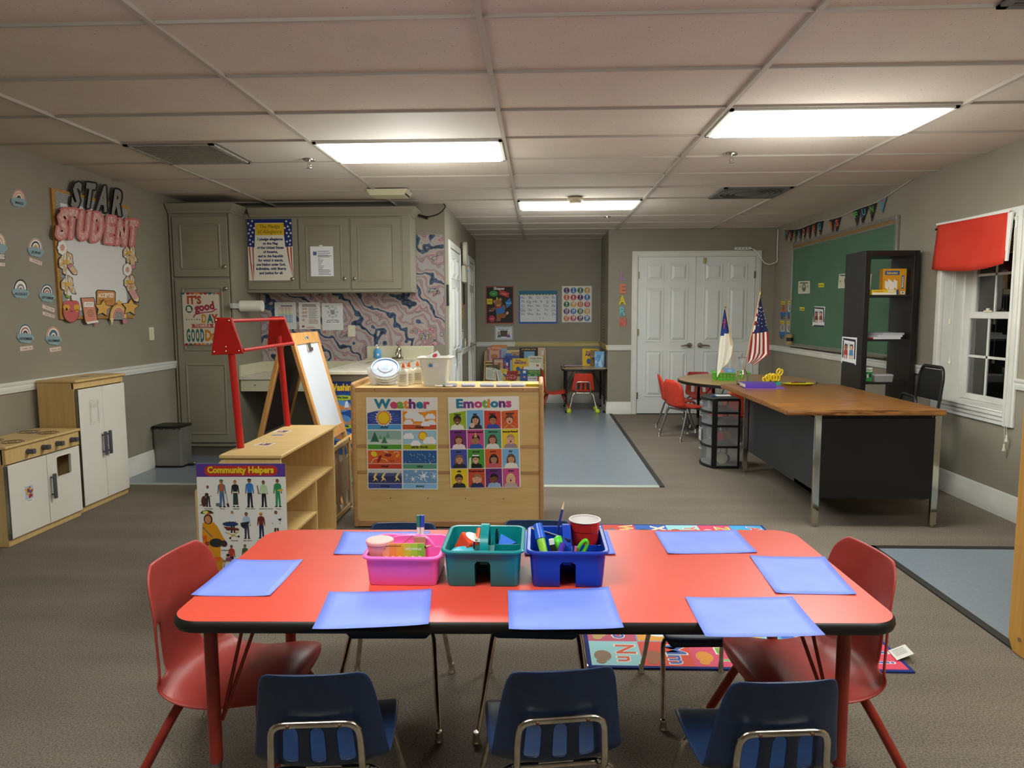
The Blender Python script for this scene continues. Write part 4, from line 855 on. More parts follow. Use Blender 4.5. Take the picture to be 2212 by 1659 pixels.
p=at(597,941,z=zt); a=Art(10,6,(p.x-.025,p.y+.02,zt+.001),(p.x+.035,p.y+.03,zt+.001),(p.x-.03,p.y-.005,zt+.001),base='3a78c8',thick=.0006); a.build('tape_piece',label='scrap of blue tape between the two cards on the play store shelf',cat='tape')
# Community Helpers poster on the end panel (units of a 1404 x 1659 look at 220 x 260)
s2=220/1404; y=3.4235; q=[at(420+c[0]*s2,990+c[1]*s2,y=y) for c in ((20,74),(1250,72))]; z1=at(430,1250,y=y).z
A0,B0=q; bl=Vector((A0.x-.002,y,A0.z-.585)); a=Art(1240,1600,A0,B0,bl,base='e6e4de',thick=.0015)
a.rect(0,0,1240,182,'54348e'); a.poly([(165,28),(1075,26),(1125,55),(1138,95),(1120,140),(1070,168),(170,170),(125,145),(110,98),(125,55)],'b8302a',2)
a.text('Community Helpers',622,132,82,'7a2418',L=3,bold=2,fit=925); a.text('Community Helpers',618,126,82,'e8c81e',L=4,bold=2,fit=925)
def man(x,y,h,shirt,legs,skin='8a5a3c',hair='2a1c18',skirt=False,hat=None,L=3):
    u=h/7.5
    if skirt: a.poly([(x-u*.6,y-u*4),(x+u*.6,y-u*4),(x+u*.75,y-u*.6),(x-u*.75,y-u*.6)],legs,L)
    else: a.poly([(x-u*.6,y-u*4),(x+u*.6,y-u*4),(x+u*.75,y-u*.2),(x+u*.3,y-u*.2),(x+u*.08,y-u*3),(x-u*.15,y-u*.2),(x-u*.65,y-u*.2)],legs,L)
    a.disc(x-u*.5,y-u*.15,u*.4,'1a1816',L,ry=u*.16); a.disc(x+u*.55,y-u*.15,u*.4,'1a1816',L,ry=u*.16)
    a.poly([(x-u*.5,y-u*6.3),(x+u*.5,y-u*6.3),(x+u*.95,y-u*5.9),(x+u*1.15,y-u*4),(x+u*.85,y-u*3.9),(x+u*.65,y-u*5),(x+u*.6,y-u*3.8),(x-u*.6,y-u*3.8),(x-u*.65,y-u*5),(x-u*.85,y-u*3.9),(x-u*1.15,y-u*4),(x-u*.95,y-u*5.9)],shirt,L+1)
    a.disc(x-u*1.0,y-u*3.8,u*.2,skin,L+1,n=8); a.disc(x+u*1.0,y-u*3.8,u*.2,skin,L+1,n=8)
    a.disc(x,y-u*6.95,u*.45,hair,L+1,ry=u*.55,n=14); a.disc(x,y-u*6.8,u*.36,skin,L+2,ry=u*.48,n=14)
    if hat: a.disc(x,y-u*7.2,u*.5,hat,L+3,ry=u*.3,a0=0,a1=180); a.rect(x-u*.6,y-u*7.25,x+u*.6,y-u*7.13,hat,L+3)
man(150,600,300,'e4e6e6','2a2830',hair='1a1414'); a.disc(95,520,40,'4a3028',6,ry=75); a.disc(135,430,28,'4a3028',6); a.line([(30,575),(90,560)],10,'4a3028',6)
man(345,605,390,'5a7484','4a6a90',hat='3a7a50',skin='a86a48'); a.rect(318,280,372,380,'b8582a',5); a.line([(395,330),(430,560)],8,'7a6a5a',7); a.poly([(405,550),(435,545),(450,595),(420,600)],'3a2a24',7); a.rect(258,545,315,590,'56706a',4)
man(535,600,375,'1e1e22','2a3a34',skirt=True,skin='c08868',hair='8a4a30'); a.rect(495,385,570,405,'d8cdb8',6)
man(735,605,400,'3a78b8','1c2030',hat='1c2030'); man(930,600,370,'b4d0a0','16161a'); a.line([(860,420),(845,300)],16,'8a5a3c',5)
man(1125,600,390,'2f8a58','2f8a58',hair='141212'); a.poly([(1120,360),(1200,345),(1205,365),(1130,380)],'e0b030',7)
for x,t_ in ((150,'Veterinarian'),(345,'Farmer'),(540,'Librarian'),(738,'Police Officer'),(955,'School Bus Driver'),(1130,'Nurse')): a.text(t_,x,632,17,'3a3a3a',bold=1)
man(480,960,310,'e2e4e6','20242c',skin='b88060',hair='8a8078'); a.disc(450,835,110,'22386a',7,ry=32); a.poly([(350,870),(560,895),(575,925),(400,925)],'6a2c24',7); a.line([(370,950),(560,1020)],10,'c8a030',7); a.line([(560,940),(430,1030)],10,'c8a030',7); a.disc(440,1035,14,'1a1a1a',7); a.disc(560,1010,14,'1a1a1a',7)
man(675,1045,375,'a8bcd8','3a3e52'); a.poly([(590,820),(720,800),(700,850),(640,900),(600,870)],'2a2a34',7); man(880,1040,370,'6a2a22','1e2a50',hat='e0c050',skin='b07a58'); man(1090,1010,360,'e0e4e0','5a3a30'); a.poly([(1050,700),(1130,700),(1140,890),(1040,890)],'e0e4e0',5); a.poly([(1110,765),(1170,755),(1150,800)],'3a3240',7)
for x,t_ in ((500,'Paramedic'),(685,'Mail Carrier'),(880,'Construction'),(355,'Firefighter')): a.text(t_,x,1078 if x!=355 else 1215,17,'3a3a3a',bold=1)
# firefighter, large
a.poly([(60,1100),(330,1330),(300,1560),(240,1600),(60,1600)],'d08a1e',4); a.poly([(55,830),(120,790),(200,800),(260,860),(340,1020),(400,1120),(380,1160),(300,1110),(290,1340),(70,1340),(45,1020)],'d99418',5); a.rect(62,1300,292,1352,'e0602a',6); a.disc(140,770,62,'2a1c18',6,ry=70); a.disc(138,775,45,'c88862',7,ry=55); a.disc(130,690,92,'3a3a22',8,ry=48,a0=0,a1=180); a.disc(110,672,40,'d8dc60',9,ry=20); a.disc(150,690,20,'d0502a',9)
a.disc(240,1100,95,'2a2c2c',8,ry=62); a.disc(350,1110,45,'3a3030',8); a.line([(60,880),(190,1020)],14,'6a6a6a',8); a.rect(55,1000,110,1070,'e0602a',7); a.rect(85,1080,140,1140,'a8402a',8)
man(450,1460,330,'b0402a','2a2830',skin='8a5a3c'); man(640,1440,320,'4a5a3a','4a5a3a'); a.poly([(310,1345),(540,1320),(540,1345),(330,1370)],'a07a50',8); a.line([(350,1370),(330,1470)],8,'2a2a2a',8); a.disc(400,1290,26,'c08868',8); a.disc(400,1272,26,'1e1614',9,ry=18); a.rect(365,1310,440,1350,'8a4a7a',8)
for x in range(20,1220,24): a.rect(x,4,x+3,30 if 130<x<1110 else 176,'6a48a8',1.5)
a.build('community_helpers_poster',label='white poster titled Community Helpers with a purple band on the play store shelf end',cat='poster')
# ================================================================ EASEL
ez=thing('easel','wooden A frame easel with a clipped whiteboard','easel',(-1.78,5.23,0))
ya,yb=4.97,5.52; ax,az=-1.775,1.225
def leg(x1,y,w=.045): return [(ax+(.012 if x1>ax else -.012),az),(x1,0.0)]
Mr=[(-1.755,-1.43),(-1.80,-2.13)]
for xt,xb in Mr:
    for y in (ya,yb):
        g=G(); d=1 if xb>xt else -1
        g.rings([[(xt-.016,y-.0,az),(xt+.016,y,az),(xt+.016,y+.045,az),(xt-.016,y+.045,az)],[(xb-.016,y,0),(xb+.016,y,0),(xb+.016,y+.045,0),(xb-.016,y+.045,0)]]); build(g,'leg',OAKE,ez,bevel=.004)
def lerp(a,b,t): return a+(b-a)*t
for k,(xt,xb) in enumerate(Mr):
    X_=lambda z: lerp(xb,xt,z/az)
    for z in (1.185,.475 if k==0 else .42):
        g=G(); h_=.04 if z>1 else .035
        g.rings([[(X_(z-h_)-.014,y,z-h_),(X_(z-h_)+.014,y,z-h_),(X_(z+h_)+.014,y,z+h_),(X_(z+h_)-.014,y,z+h_)] for y in (ya+.04,yb+.01)]); build(g,'crossbar',OAKE,ez,bevel=.003)
    g=G(); z0,z1=.51,1.15
    g.rings([[(X_(z0)-.004,y,z0),(X_(z0)+.006,y,z0),(X_(z1)+.006,y,z1),(X_(z1)-.004,y,z1)] for y in (ya+.04,yb+.005)])
    build(g,'whiteboard' if k==0 else 'chalkboard',mat('whiteboard_face','dfe4ec',.25) if k==0 else mat('brown_hardboard','3a2c22',.6),ez)
g=G(); X_=lambda z: lerp(-1.43,-1.755,z/az)
g.rings([[(X_(1.115)+.008,y,1.10),(X_(1.115)+.018,y,1.10),(X_(1.145)+.018,y,1.15),(X_(1.145)+.008,y,1.15)] for y in (5.24,5.31)]); g.rings([[(X_(1.09)+.01,y,1.09),(X_(1.09)+.02,y,1.09),(X_(1.11)+.022,y,1.115),(X_(1.11)+.008,y,1.115)] for y in (5.225,5.325)]); build(g,'clip',CHROME,ez)
g=G(); g.tube([(X_(1.185)+.016,5.27+.025*math.cos(q),1.175+.022*math.sin(q)) for q in [i*PI/8 for i in range(9)]],.004,6); build(g,'blue_sticker',mat('logo_blue','3a8ac0',.5),ez)
g=G(); g.box(-1.46,-1.36,ya+.05,yb-.01,.425,.437); g.box(-1.365,-1.355,ya+.05,yb-.01,.437,.46); build(g,'tray',OAKE,ez)
g=G(); g.box(-2.05,-1.50,ya+.01,ya+.03,.34,.37); build(g,'spreader',OAKE,ez)
# activity board with round cut outs
hb=thing('cutout_board','upright maple board with round cut outs behind the play store shelf','board',(-1.325,4.66,0))
y0,y1,z0,z1=4.43,4.87,.02,.51
def rr_(cy,cz,r,n=20): return [(cy+r*math.cos(2*PI*i/n),cz+r*math.sin(2*PI*i/n)) for i in range(n)]
bm=bmesh.new()
hol=[(4.50,.43),(4.65,.43),(4.795,.43),(4.50,.10),(4.65,.10),(4.795,.10)]
outer=[bm.verts.new((-1.325,a_,b_)) for a_,b_ in ((y0+.03,z0+.03),(y1-.03,z0+.03),(y1-.03,z1-.03),(y0+.03,z1-.03))]
ed=[bm.edges.new((outer[i],outer[(i+1)%4])) for i in range(4)]
for cy_,cz_ in hol:
    vs=[bm.verts.new((-1.325,a_,b_)) for a_,b_ in rr_(cy_,cz_,.05)]
    ed+=[bm.edges.new((vs[i],vs[(i+1)%20])) for i in range(20)]
bmesh.ops.triangle_fill(bm,edges=ed,use_beauty=True)
g=G(); bm.verts.ensure_lookup_table(); bm.verts.index_update(); g.v=[v.co.copy() for v in bm.verts]; g.f=[[v.index for v in f.verts] for f in bm.faces if not any(math.hypot(f.calc_center_median().y-a_,f.calc_center_median().z-b_)<.047 for a_,b_ in hol)]; g.mi=[0]*len(g.f); bm.free()
build(g,'panel',noisy('hardboard_tan','a98d62','b3986c',ns=12,rough=.6),hb,solid=.006,smooth=0)
g=G(); [g.box(-1.335,-1.315,a_,b_,c_,d_) for a_,b_,c_,d_ in ((y0,y1,z0,z0+.03),(y0,y1,z1-.03,z1),(y0,y0+.03,z0,z1),(y1-.03,y1,z0,z1))]; g.box(-1.34,-1.31,y0,y0+.03,0,z0); g.box(-1.34,-1.31,y1-.03,y1,0,z0); build(g,'rim',MAPLE,hb,bevel=.003)
# ================================================================ CHAIRS AND SCHOOL TABLES
def catmull(P,n=3):
    out=[]; N=len(P)
    for i in range(N-1):
        a,b,c,d=P[max(i-1,0)],P[i],P[i+1],P[min(i+2,N-1)]
        for j in range(n):
            t=j/n; out.append(tuple(.5*((2*b[k])+(-a[k]+c[k])*t+(2*a[k]-5*b[k]+4*c[k]-d[k])*t*t+(-a[k]+3*b[k]-3*c[k]+d[k])*t**3) for k in range(len(b))))
    out.append(P[-1]); return out
def shell_mesh(prof,slots,us,s=1,n=3):
    # prof rows: y, z, width, dish ; slots: (u0,u1,row0,row1) in profile rows
    R=catmull(prof,n); g=G(); m_=len(us)
    for i,(y,z,w,k) in enumerate(R):
        y0,z0=R[max(i-1,0)][:2]; y1,z1=R[min(i+1,len(R)-1)][:2]
        t=Vector((y1-y0,z1-z0)).normalized(); nn=Vector((t.y,-t.x))   # towards the sitter
        if i==0: pass
        for u in us:
            d=k*abs(u)**2.4; g.v.append(Vector((u*w/2*s,(y+nn.x*d)*s,(z+nn.y*d)*s)))
    for i in range(len(R)-1):
        for j in range(m_-1):
            uc=(us[j]+us[j+1])/2; rc=(i+.5)/n
            if any(a<uc<b and c<rc<d for a,b,c,d in slots): continue
            g.f.append([i*m_+j,i*m_+j+1,(i+1)*m_+j+1,(i+1)*m_+j]); g.mi.append(0)
    return g
US=[-1,-.88,-.72,-.53,-.31,-.1,.1,.31,.53,.72,.88,1]
PROF_LOOP=[(.150,.258,.235,0),(.149,.281,.275,.004),(.09,.288,.298,.012),(-.03,.279,.302,.016),(-.105,.281,.30,.022),(-.140,.308,.298,.03),(-.150,.355,.286,.03),(-.162,.42,.268,.028),(-.175,.49,.246,.02),(-.180,.522,.222,.012),(-.1805,.53,.195,.01)]
PROF_HEX=[(.150,.258,.245,0),(.149,.281,.285,.0),(.09,.286,.30,.006),(-.03,.276,.30,.01),(-.105,.278,.28,.02),(-.140,.30,.26,.03),(-.152,.35,.255,.03),(-.168,.43,.27,.028),(-.180,.49,.245,.024),(-.186,.53,.12,.01)]
PROF_SIDE=[(.158,.225,.25,-.01),(.156,.256,.30,-.02),(.09,.266,.33,-.03),(-.03,.240,.335,-.02),(-.12,.232,.33,.01),(-.168,.258,.322,.045),(-.184,.33,.305,.05),(-.186,.42,.298,.045),(-.190,.50,.275,.03),(-.192,.538,.20,.012)]
def chair(label,style,shellm,framem,s=1.0,loc=(0,0),rz=0,group=None,splay=.055,glidem=None,balls=False,cat='chair',reach=.15,rear=.175):
    t=thing('school_chair' if style!='side' else 'armless_chair',label,cat,(loc[0],loc[1],0),rz,group)
    if style=='loop': prof=PROF_LOOP; slots=[(-.53,-.31,5.0,6.8),(-.1,.1,5.0,6.8),(.31,.53,5.0,6.8)]
    elif style=='hex': prof=PROF_HEX; slots=[]
    else: prof=PROF_SIDE; slots=[(-.88,-.53,4.9,6.7),(.53,.88,4.9,6.7)]
    g=shell_mesh(prof,slots,US if style!='hex' else [-1,-.72,0,.72,1],s,3 if style!='hex' else 1); build(g,'seat_shell',shellm,t,local=True,solid=.007*s,sub=1 if style!='hex' else 0,smooth=60 if style!='hex' else 22)
    r=.0085*s if style!='side' else .0115*s
    zs=.262*s if style!='side' else .228*s
    for sx in (-1,1):
        for sy,yt,yf in ((1,.075,reach),(-1,-.095,-rear)):
            fx=(.122+splay)*s*sx
            if style=='side': P=[(.03*sx*s,yt*s,zs-.01*s),(.095*sx*s,(yt+.01*sy)*s,zs-.012*s),(.135*sx*s,(yt+.03*sy)*s,zs-.06*s),(fx,(yf+.03*sy)*s,.012)]; rd=.045*s
            else: P=[(.04*sx*s,yt*s,zs),(.130*sx*s,yt*s,zs),(fx,yf*s,.012)]; rd=.04*s
            g=G(); g.tube(P,r,12,round_=rd); lg=build(g,'leg',framem,t,local=True)
            if balls:
                g=G(); g.ball((P[-1][0],P[-1][1],.033),.033,18); build(g,'tennis_ball',noisy('tennis_felt','b9c92a','cbdb3c',ns=60,rough=.95),lg,local=True,label='yellow-green tennis ball on the foot')
            else:
                g=G(); g.lathe([(r*1.0,.035*s),(r*1.25,.03*s),(r*1.25,.012*s),(r*1.6,.006),(r*1.7,.0),(0,0)],(P[-1][0],P[-1][1],0),14); build(g,'glide',glidem or CHROME,lg,local=True)
    g=G(); zq=zs-(.012*s if style=='side' else 0); g.tube([(-.045*s,.075*s,zq),(.045*s,.075*s,zq)],r,10); g.tube([(-.045*s,-.095*s,zq),(.045*s,-.095*s,zq)],r,10)
    g.box(-.04*s,.04*s,-.10*s,.08*s,zs-(.012 if style=='side' else 0)*s,zs+(.002 if style=='side' else .009)*s); build(g,'seat_frame',framem,t,local=True)
    if style=='loop':
        g=G(); x=.098*s
        yo=lambda z: -(.150+.028*(z-.355)/.135+ .014)
        P=[(x,-.10*s,.262*s),(x,(-.166)*s,.29*s),(x*.985,yo(.36)*s,.36*s),(x*.93,yo(.415)*s,.418*s),(-x*.93,yo(.415)*s,.418*s),(-x*.985,yo(.36)*s,.36*s),(-x,-.166*s,.29*s),(-x,-.10*s,.262*s)]
        g.tube(P,r*.95,12,round_=.035*s); bl_=build(g,'back_loop',framem,t,local=True)
        for x_ in (-.055,.055):
            g=G(); g.ball((x_*s,(yo(.418)-.0085)*s,.418*s),.0045*s,8); build(g,'rivet',mat('rust','5a3a24',.6),bl_,local=True)
    return t
def leg_tbl(t,x,y,zt,upm,lowm,r=.016,split=.17,tilt=(0,0),brace=None,bm_=None):
    g=G(); b=Vector((x+tilt[0],y+tilt[1],0)); a=Vector((x,y,zt)); P=lambda z:a.lerp(b,(zt-z)/zt)
    g.cyl(P(zt),P(split),r,seg=20); lg=build(g,'leg',upm,t)
    g=G(); g.cyl(P(split),P(.03),r*.78,seg=16); build(g,'leg_insert',lowm,lg)
    g=G(); q=P(.03); g.lathe([(r*.8,.035),(r*1.15,.03),(r*1.2,.008),(r*.8,0),(0,0)],(q.x,q.y,0),16); build(g,'foot',lowm if upm!=BLACKM else BLACKP,lg)
# ================================================================ LEFT WALL
LS=.2532
fL=lambda x,y:(x*LS,380+y*LS)
SPK=noisy('composition_splatter','1c1c1e','c9c9c6',ns=260,rough=.7,lo=.47,hi=.53,detail=2)
SPG=noisy('grey_glitter','4a4844','aaa69c',ns=300,rough=.6,lo=.4,hi=.6,detail=2)
PKP=noisy('pink_sticker_print','c98f86','dcb5ab',ns=40,rough=.7,lo=.4,hi=.6,detail=3)
CORK=noisy('oak_frame','a87a38','b98945',ns=20,rough=.5)
bd=thing('bulletin_board','wood framed bulletin board with a white sheet under the star student letters','bulletin board',at(*fL(800,660),x=XL))
a=ArtP('x',XL,fL,off=.018,thick=.017); BO=[(418,100),(1080,262),(1130,1212),(495,1224)]
a.slab(BO,CORK,.017); a.build('frame',bd)
a=ArtP('x',XL,fL,off=.019); a.poly([(446,128),(1068,285),(1112,1188),(520,1196)],SPK,1); a.build('border',bd)
a=ArtP('x',XL,fL,off=.0195); a.poly([(490,230),(1030,330),(1066,1110),(640,1150),(560,1120)],'dcdad6',2); a.build('paper',bd)
def letters(name,label,items,face,edge,ow,off,cap):
    a=ArtP('x',XL,fL,off=off)
    for ch,x,y,fit,rot,cp in items:
        gl=GL[(.045,ch)]; k=cp/CAPH
        for dx,dy in [(ow*math.cos(q*PI/4),ow*math.sin(q*PI/4)) for q in range(8)]:
            a.k=0; a.text(ch,x+dx,y+dy,cp,edge,L=1+.05*hash((round(dx),round(dy)))%7*.04,bold=2,fit=fit,rot=rot)
        a.text(ch,x,y,cp,face,L=4,bold=2,fit=fit,rot=rot)
    o=a.build(name,label=label,cat='letters'); return o
letters('star_letters','black and glitter letters spelling STAR at the top of the board',[('S',598,262,70,8,195),('T',712,262,75,8,190),('A',828,292,80,8,195),('R',950,325,82,8,195)],SPG,'141414',16,.035,195)
letters('student_letters','pink letters spelling STUDENT across the top of the board',[('S',468,520,80,8,225),('T',550,520,70,6,220),('U',655,530,95,6,215),('D',770,545,90,6,215),('E',880,560,72,6,200),('N',985,575,88,6,190),('T',1078,580,62,6,190)],PKP,'c97570',18,.045,225)
def blob(name,label,cat,fn,off=.024):
    a=ArtP('x',XL,fL,off=off); fn(a); return a.build(name,label=label,cat=cat)
def flower(cx,cy,r):
    def f(a):
        for k in range(8): q=k*PI/4; a.disc(cx+r*.55*math.cos(q),cy+r*.85*math.sin(q),r*.42,'3a2a24',1,ry=r*.52,n=14)
        for k in range(8): q=k*PI/4; a.disc(cx+r*.55*math.cos(q),cy+r*.85*math.sin(q),r*.37,'ece6da',3,ry=r*.47,n=14)
        a.disc(cx,cy,r*.4,'d09a8e',5,ry=r*.6,n=16)
    return f
blob('flower_cutout','white daisy cutout at the top left of the board','decoration',flower(503,612,48)); blob('flower_cutout','white daisy cutout halfway down the right of the board','decoration',flower(1062,800,42))
PL=noisy('plaid_print','d9b87a','e6d8c4',ns=30,rough=.7,lo=.48,hi=.52)
def bow(cx,cy,s):
    def f(a):
        for P in ([(-60,-20),(-20,-70),(5,-10),(-25,60),(-58,40)],[(5,-90),(50,-60),(60,20),(15,10)],[(10,20),(60,30),(85,95),(45,85)],[(-20,30),(10,40),(0,110),(-30,90)]):
            Q=[(cx+x*s,cy+y*s) for x,y in P]; a.poly([(cx+(x*1.12)*s,cy+y*1.08*s) for x,y in P],'4a3224',1); a.poly(Q,PL,3)
            for k in range(3): q0=Q[k];q1=Q[(k+2)%len(Q)]; a.line([q0,q1],3,'8a6a3a',4)
        a.star(cx,cy,34*s,'d8a84a',6,ri=.5)
    return f
blob('bow_cutout','plaid bow cutout with a gold star on the left of the board','decoration',bow(535,735,1)); blob('bow_cutout','plaid bow cutout with a gold star at the top right of the board','decoration',bow(1078,655,.85)); blob('bow_cutout','plaid bow cutout over a pencil, lower right of the board','decoration',bow(1080,905,.75)); blob('bow_cutout','plaid bow cutout above the apple on the left of the board','decoration',bow(545,925,.85))
def pencil(P0,P1,w,body):
    def f(a):
        (x0,y0),(x1,y1)=P0,P1; d=math.hypot(x1-x0,y1-y0); ux,uy=(x1-x0)/d,(y1-y0)/d; nx,ny=-uy*w,ux*w
        q=lambda t,s:(x0+ux*d*t+nx*s,y0+uy*d*t+ny*s)
        a.poly([q(-.02,-1.2),q(.8,-1.2),q(1.03,0),q(.8,1.2),q(-.02,1.2)],'3a2a24',1); a.poly([q(0,-1),q(.15,-1),q(.15,1),q(0,1)],'d9808a',3); a.poly([q(.15,-1),q(.22,-1),q(.22,1),q(.15,1)],'8a8a8a',3); a.poly([q(.22,-1),q(.78,-1),q(.78,1),q(.22,1)],body,3); a.poly([q(.78,-1),q(.98,0),q(.78,1)],'e6cfa0',3); a.poly([q(.93,-.25),q(1,0),q(.93,.25)],'3a2a24',4)
    return f
blob('pencil_cutout','pink pencil cutout pointing down at the lower right of the board','decoration',pencil((1070,930),(1158,1082),26,'cf9a92')); blob('pencil_cutout','tan pencil cutout pointing right on the left of the board','decoration',pencil((560,760),(625,845),20,'d8b090'),off=.026); blob('pencil_cutout','pink pencil end hanging at the top right of the board','decoration',pencil((1112,790),(1098,640),19,'d8b48a'),off=.0235)
def apple(a):
    a.disc(580,1155,74,'5a2a26',1,ry=96); a.disc(580,1155,69,'c4605c',3,ry=91); a.disc(548,1100,38,'c4605c',3); a.disc(612,1100,38,'c4605c',3)
    a.line([(580,1070),(575,1020)],10,'6a4a34',3); a.disc(552,1032,26,'7a9a4a',4,ry=11,rot=25)
    for x in (538,628): a.disc(x-10,1118,20,'d8a23a',5); a.disc(x+10,1118,20,'d8a23a',5); a.poly([(x-28,1125),(x+28,1125),(x,1165)],'d8a23a',5)
    a.disc(538,1138,9,'1a1412',7,ry=14); a.line([(618,1140),(628,1148),(638,1140)],5,'1a1412',7); a.line([(570,1150),(583,1160),(594,1150)],4,'1a1412',7)
blob('apple_cutout','smiling pink apple cutout with heart glasses at the board bottom','decoration',apple)
def book_(a):
    a.poly([(658,1040),(770,1034),(778,1050),(808,1245),(706,1264),(692,1240)],'4a3026',1); a.poly([(663,1045),(768,1040),(800,1236),(700,1250)],'d48d72',3); a.rect(684,1076,768,1118,'f0ece2',5); a.rect(694,1088,758,1092,'8a7a6a',6); a.rect(694,1100,758,1104,'8a7a6a',6)
    for k in range(8): q=k*PI/4; a.disc(741+18*math.cos(q),1172+22*math.sin(q),9,'5a3a2a',5,ry=12,n=10); a.disc(741+18*math.cos(q),1172+22*math.sin(q),6.5,'d48d72',6,ry=9,n=10)
    a.poly([(704,1246),(806,1232),(808,1250),(712,1264)],'ece6dc',5); a.poly([(780,1250),(796,1248),(800,1276),(784,1276)],'c46a6a',5)
blob('notebook_cutout','peach notebook cutout with a daisy at the board bottom','decoration',book_,off=.027)
def sign_(a):
    a.poly([(793,985),(808,970),(952,978),(964,992),(962,1095),(948,1110),(808,1118),(795,1104)],'3a2418',1); a.poly([(800,988),(812,977),(948,985),(957,996),(956,1092),(944,1104),(812,1110),(801,1100)],'c98a4a',3)
    a.text('ACCEPTED',878,1036,34,'f0e6d2',L=5,bold=2,fit=135); a.text('Romans 15:7',880,1076,18,'6a4224',L=5,bold=0,fit=110)
blob('accepted_sign','tan wooden look sign reading ACCEPTED on the board','sign',sign_,off=.0225)
for cx,lab in ((845,'gold star cutout left of the rainbow at the board bottom'),(1082,'gold star cutout at the bottom right corner of the board')): blob('star_cutout',lab,'decoration',lambda a,cx=cx:(a.star(cx,1130 if cx<900 else 1120,82,'4a3020',1,ri=.52,rot=.1),a.star(cx,1130 if cx<900 else 1120,72,'dcaa58',3,ri=.52,rot=.1)),off=.03)
def arch(a,cx,cy,r,bands,sy=1.25,n=18,leg=0,L=2):
    for i,(k,c) in enumerate(bands):
        P=[(cx+r*k*math.cos(PI-PI*j/n),cy-r*sy*k*math.sin(PI*j/n)) for j in range(n+1)]; a.poly([(cx-r*k,cy+leg)]+P+[(cx+r*k,cy+leg)],c,L+i*1.1)
blob('rainbow_pencil_cutout','pencil bent into a rainbow arch at the board bottom','decoration',lambda a:(arch(a,985,1200,78,((1,'4a3020'),(.94,'d8a04a'),(.78,'e6c08a'),(.64,'cf8a7a')),sy=1.5,leg=25),arch(a,985,1200,78,((.42,SPK),),sy=1.3,leg=26,L=8),a.poly([(908,1215),(942,1215),(930,1272)],'e6cfa0',9),a.rect(1018,1212,1058,1226,'8a8a8a',9),a.poly([(1016,1226),(1058,1226),(1056,1258),(1022,1258)],'cf7a80',9),a.star(990,1085,30,'e0ac50',9,ri=.55)),off=.024)
# months
s7=140/726; fM=lambda x,y:(x*s7,460+y*s7); fR=lambda x,y:(x*LS,380+y*LS)
months=[('MARCH',fR,155,195,54,'ece0d2',['c98c80','e6c8b8','d9a48c','f0e6dc','5a4038'],12,None),('',fR,-20,580,62,'',['d8b48a','ece0d2','cf9a80','f0e6dc','a86a5a'],12,None),('JUNE',fR,300,615,56,'',['cfa29a','f0e8dc','262a3c','f0e8dc','d8b070','c8935a'],10,None),('AUGUST',fR,172,968,58,'',['16181e','f0e8dc','e6dccc','5a7284','f0e8dc','8a4038'],3,None),
 ('SEPTEMBER',fR,397,1003,54,'',['4a6272','f0e8dc','1c1e2a','e0c8c0','b87068','e8d4cc'],6,None),('NOVEMBER',fR,212,1350,58,'',['4a6878','f0e8dc','a87060','f0e8dc','20222c','c98a78'],1,None),('DECEMBER',fR,452,1368,55,'',['cf8f72','f0e8dc','44606e','5a7684','f0e8dc','4a2a24'],0,None)]
for nm,f,cx,cy,r,_,cols,tilt,_2 in months:
    a=ArtP('x',XL,f,off=.0015,thick=.001); n=18
    P=[(cx-r*1.2,cy+r*.9)]+[(cx+r*1.05*math.cos(PI-PI*j/n),cy-r*1.62*math.sin(PI*j/n)+r*.1) for j in range(n+1)]+[(cx+r*1.2,cy+r*.9)]
    a.slab([(cx-r*.9,cy+r*.7)]+P[1:-1]+[(cx+r*.95,cy+r*.8)],'c9d2d2',.001)
    arch(a,cx,cy,r,[(1-.16*i,c) for i,c in enumerate(cols)],sy=1.5,leg=r*.3,L=1)
    sl=tilt/57*3.2
    for dx,dy,k in ((-.85,.28,.42),(.85,.45,.42),(-.45,.18,.5),(.45,.3,.5),(0,.25,.5),(-.5,.75,.42),(.05,.85,.42),(.55,.9,.4)): a.disc(cx+dx*r,cy+r*.1+dy*r+dx*sl*8,r*k,'8ea6ac',9,ry=r*k*.95,n=14)
    a.rect(cx-r,cy+r*.3,cx+r,cy+r*.95,'8ea6ac',9)
    if nm: a.text(nm,cx,cy+r*.86,r*.36,'1c2830',L=13,bold=1,fit=r*(1.9 if len(nm)>5 else 1.35),rot=tilt)
    lab=('rainbow cloud card reading '+nm.title() if nm else 'rainbow cloud card cut off by the left edge of the photo')+' on the left wall' if nm else 'rainbow cloud card cut off by the left edge of the photo'
    a.build('month_card',label=lab,cat='card',group=None)
strips=[(fR,[(247,690),(360,735),(355,768),(246,725)],'Daniel 9','strip with handwriting under the June card'),(fR,[(357,1092),(466,1132),(464,1168),(358,1128)],'Terra 2nd','upper name strip under the September card'),(fR,[(360,1152),(466,1188),(464,1216),(360,1184)],'Josie 19th','lower name strip under the September card'),(fR,[(166,1458),(279,1444),(281,1482),(170,1498)],'Frankie 13th','strip with handwriting under the November card'),(fR,[(419,1468),(519,1454),(522,1490),(424,1506)],'Nancy 2th','strip with handwriting under the December card'),(fR,[(-50,660),(42,668),(40,716),(-50,708)],'12th','dark bordered name strip at the left edge of the photo'),(fR,[(-50,730),(46,738),(46,778),(-50,772)],'12','lower name strip at the left edge of the photo')]
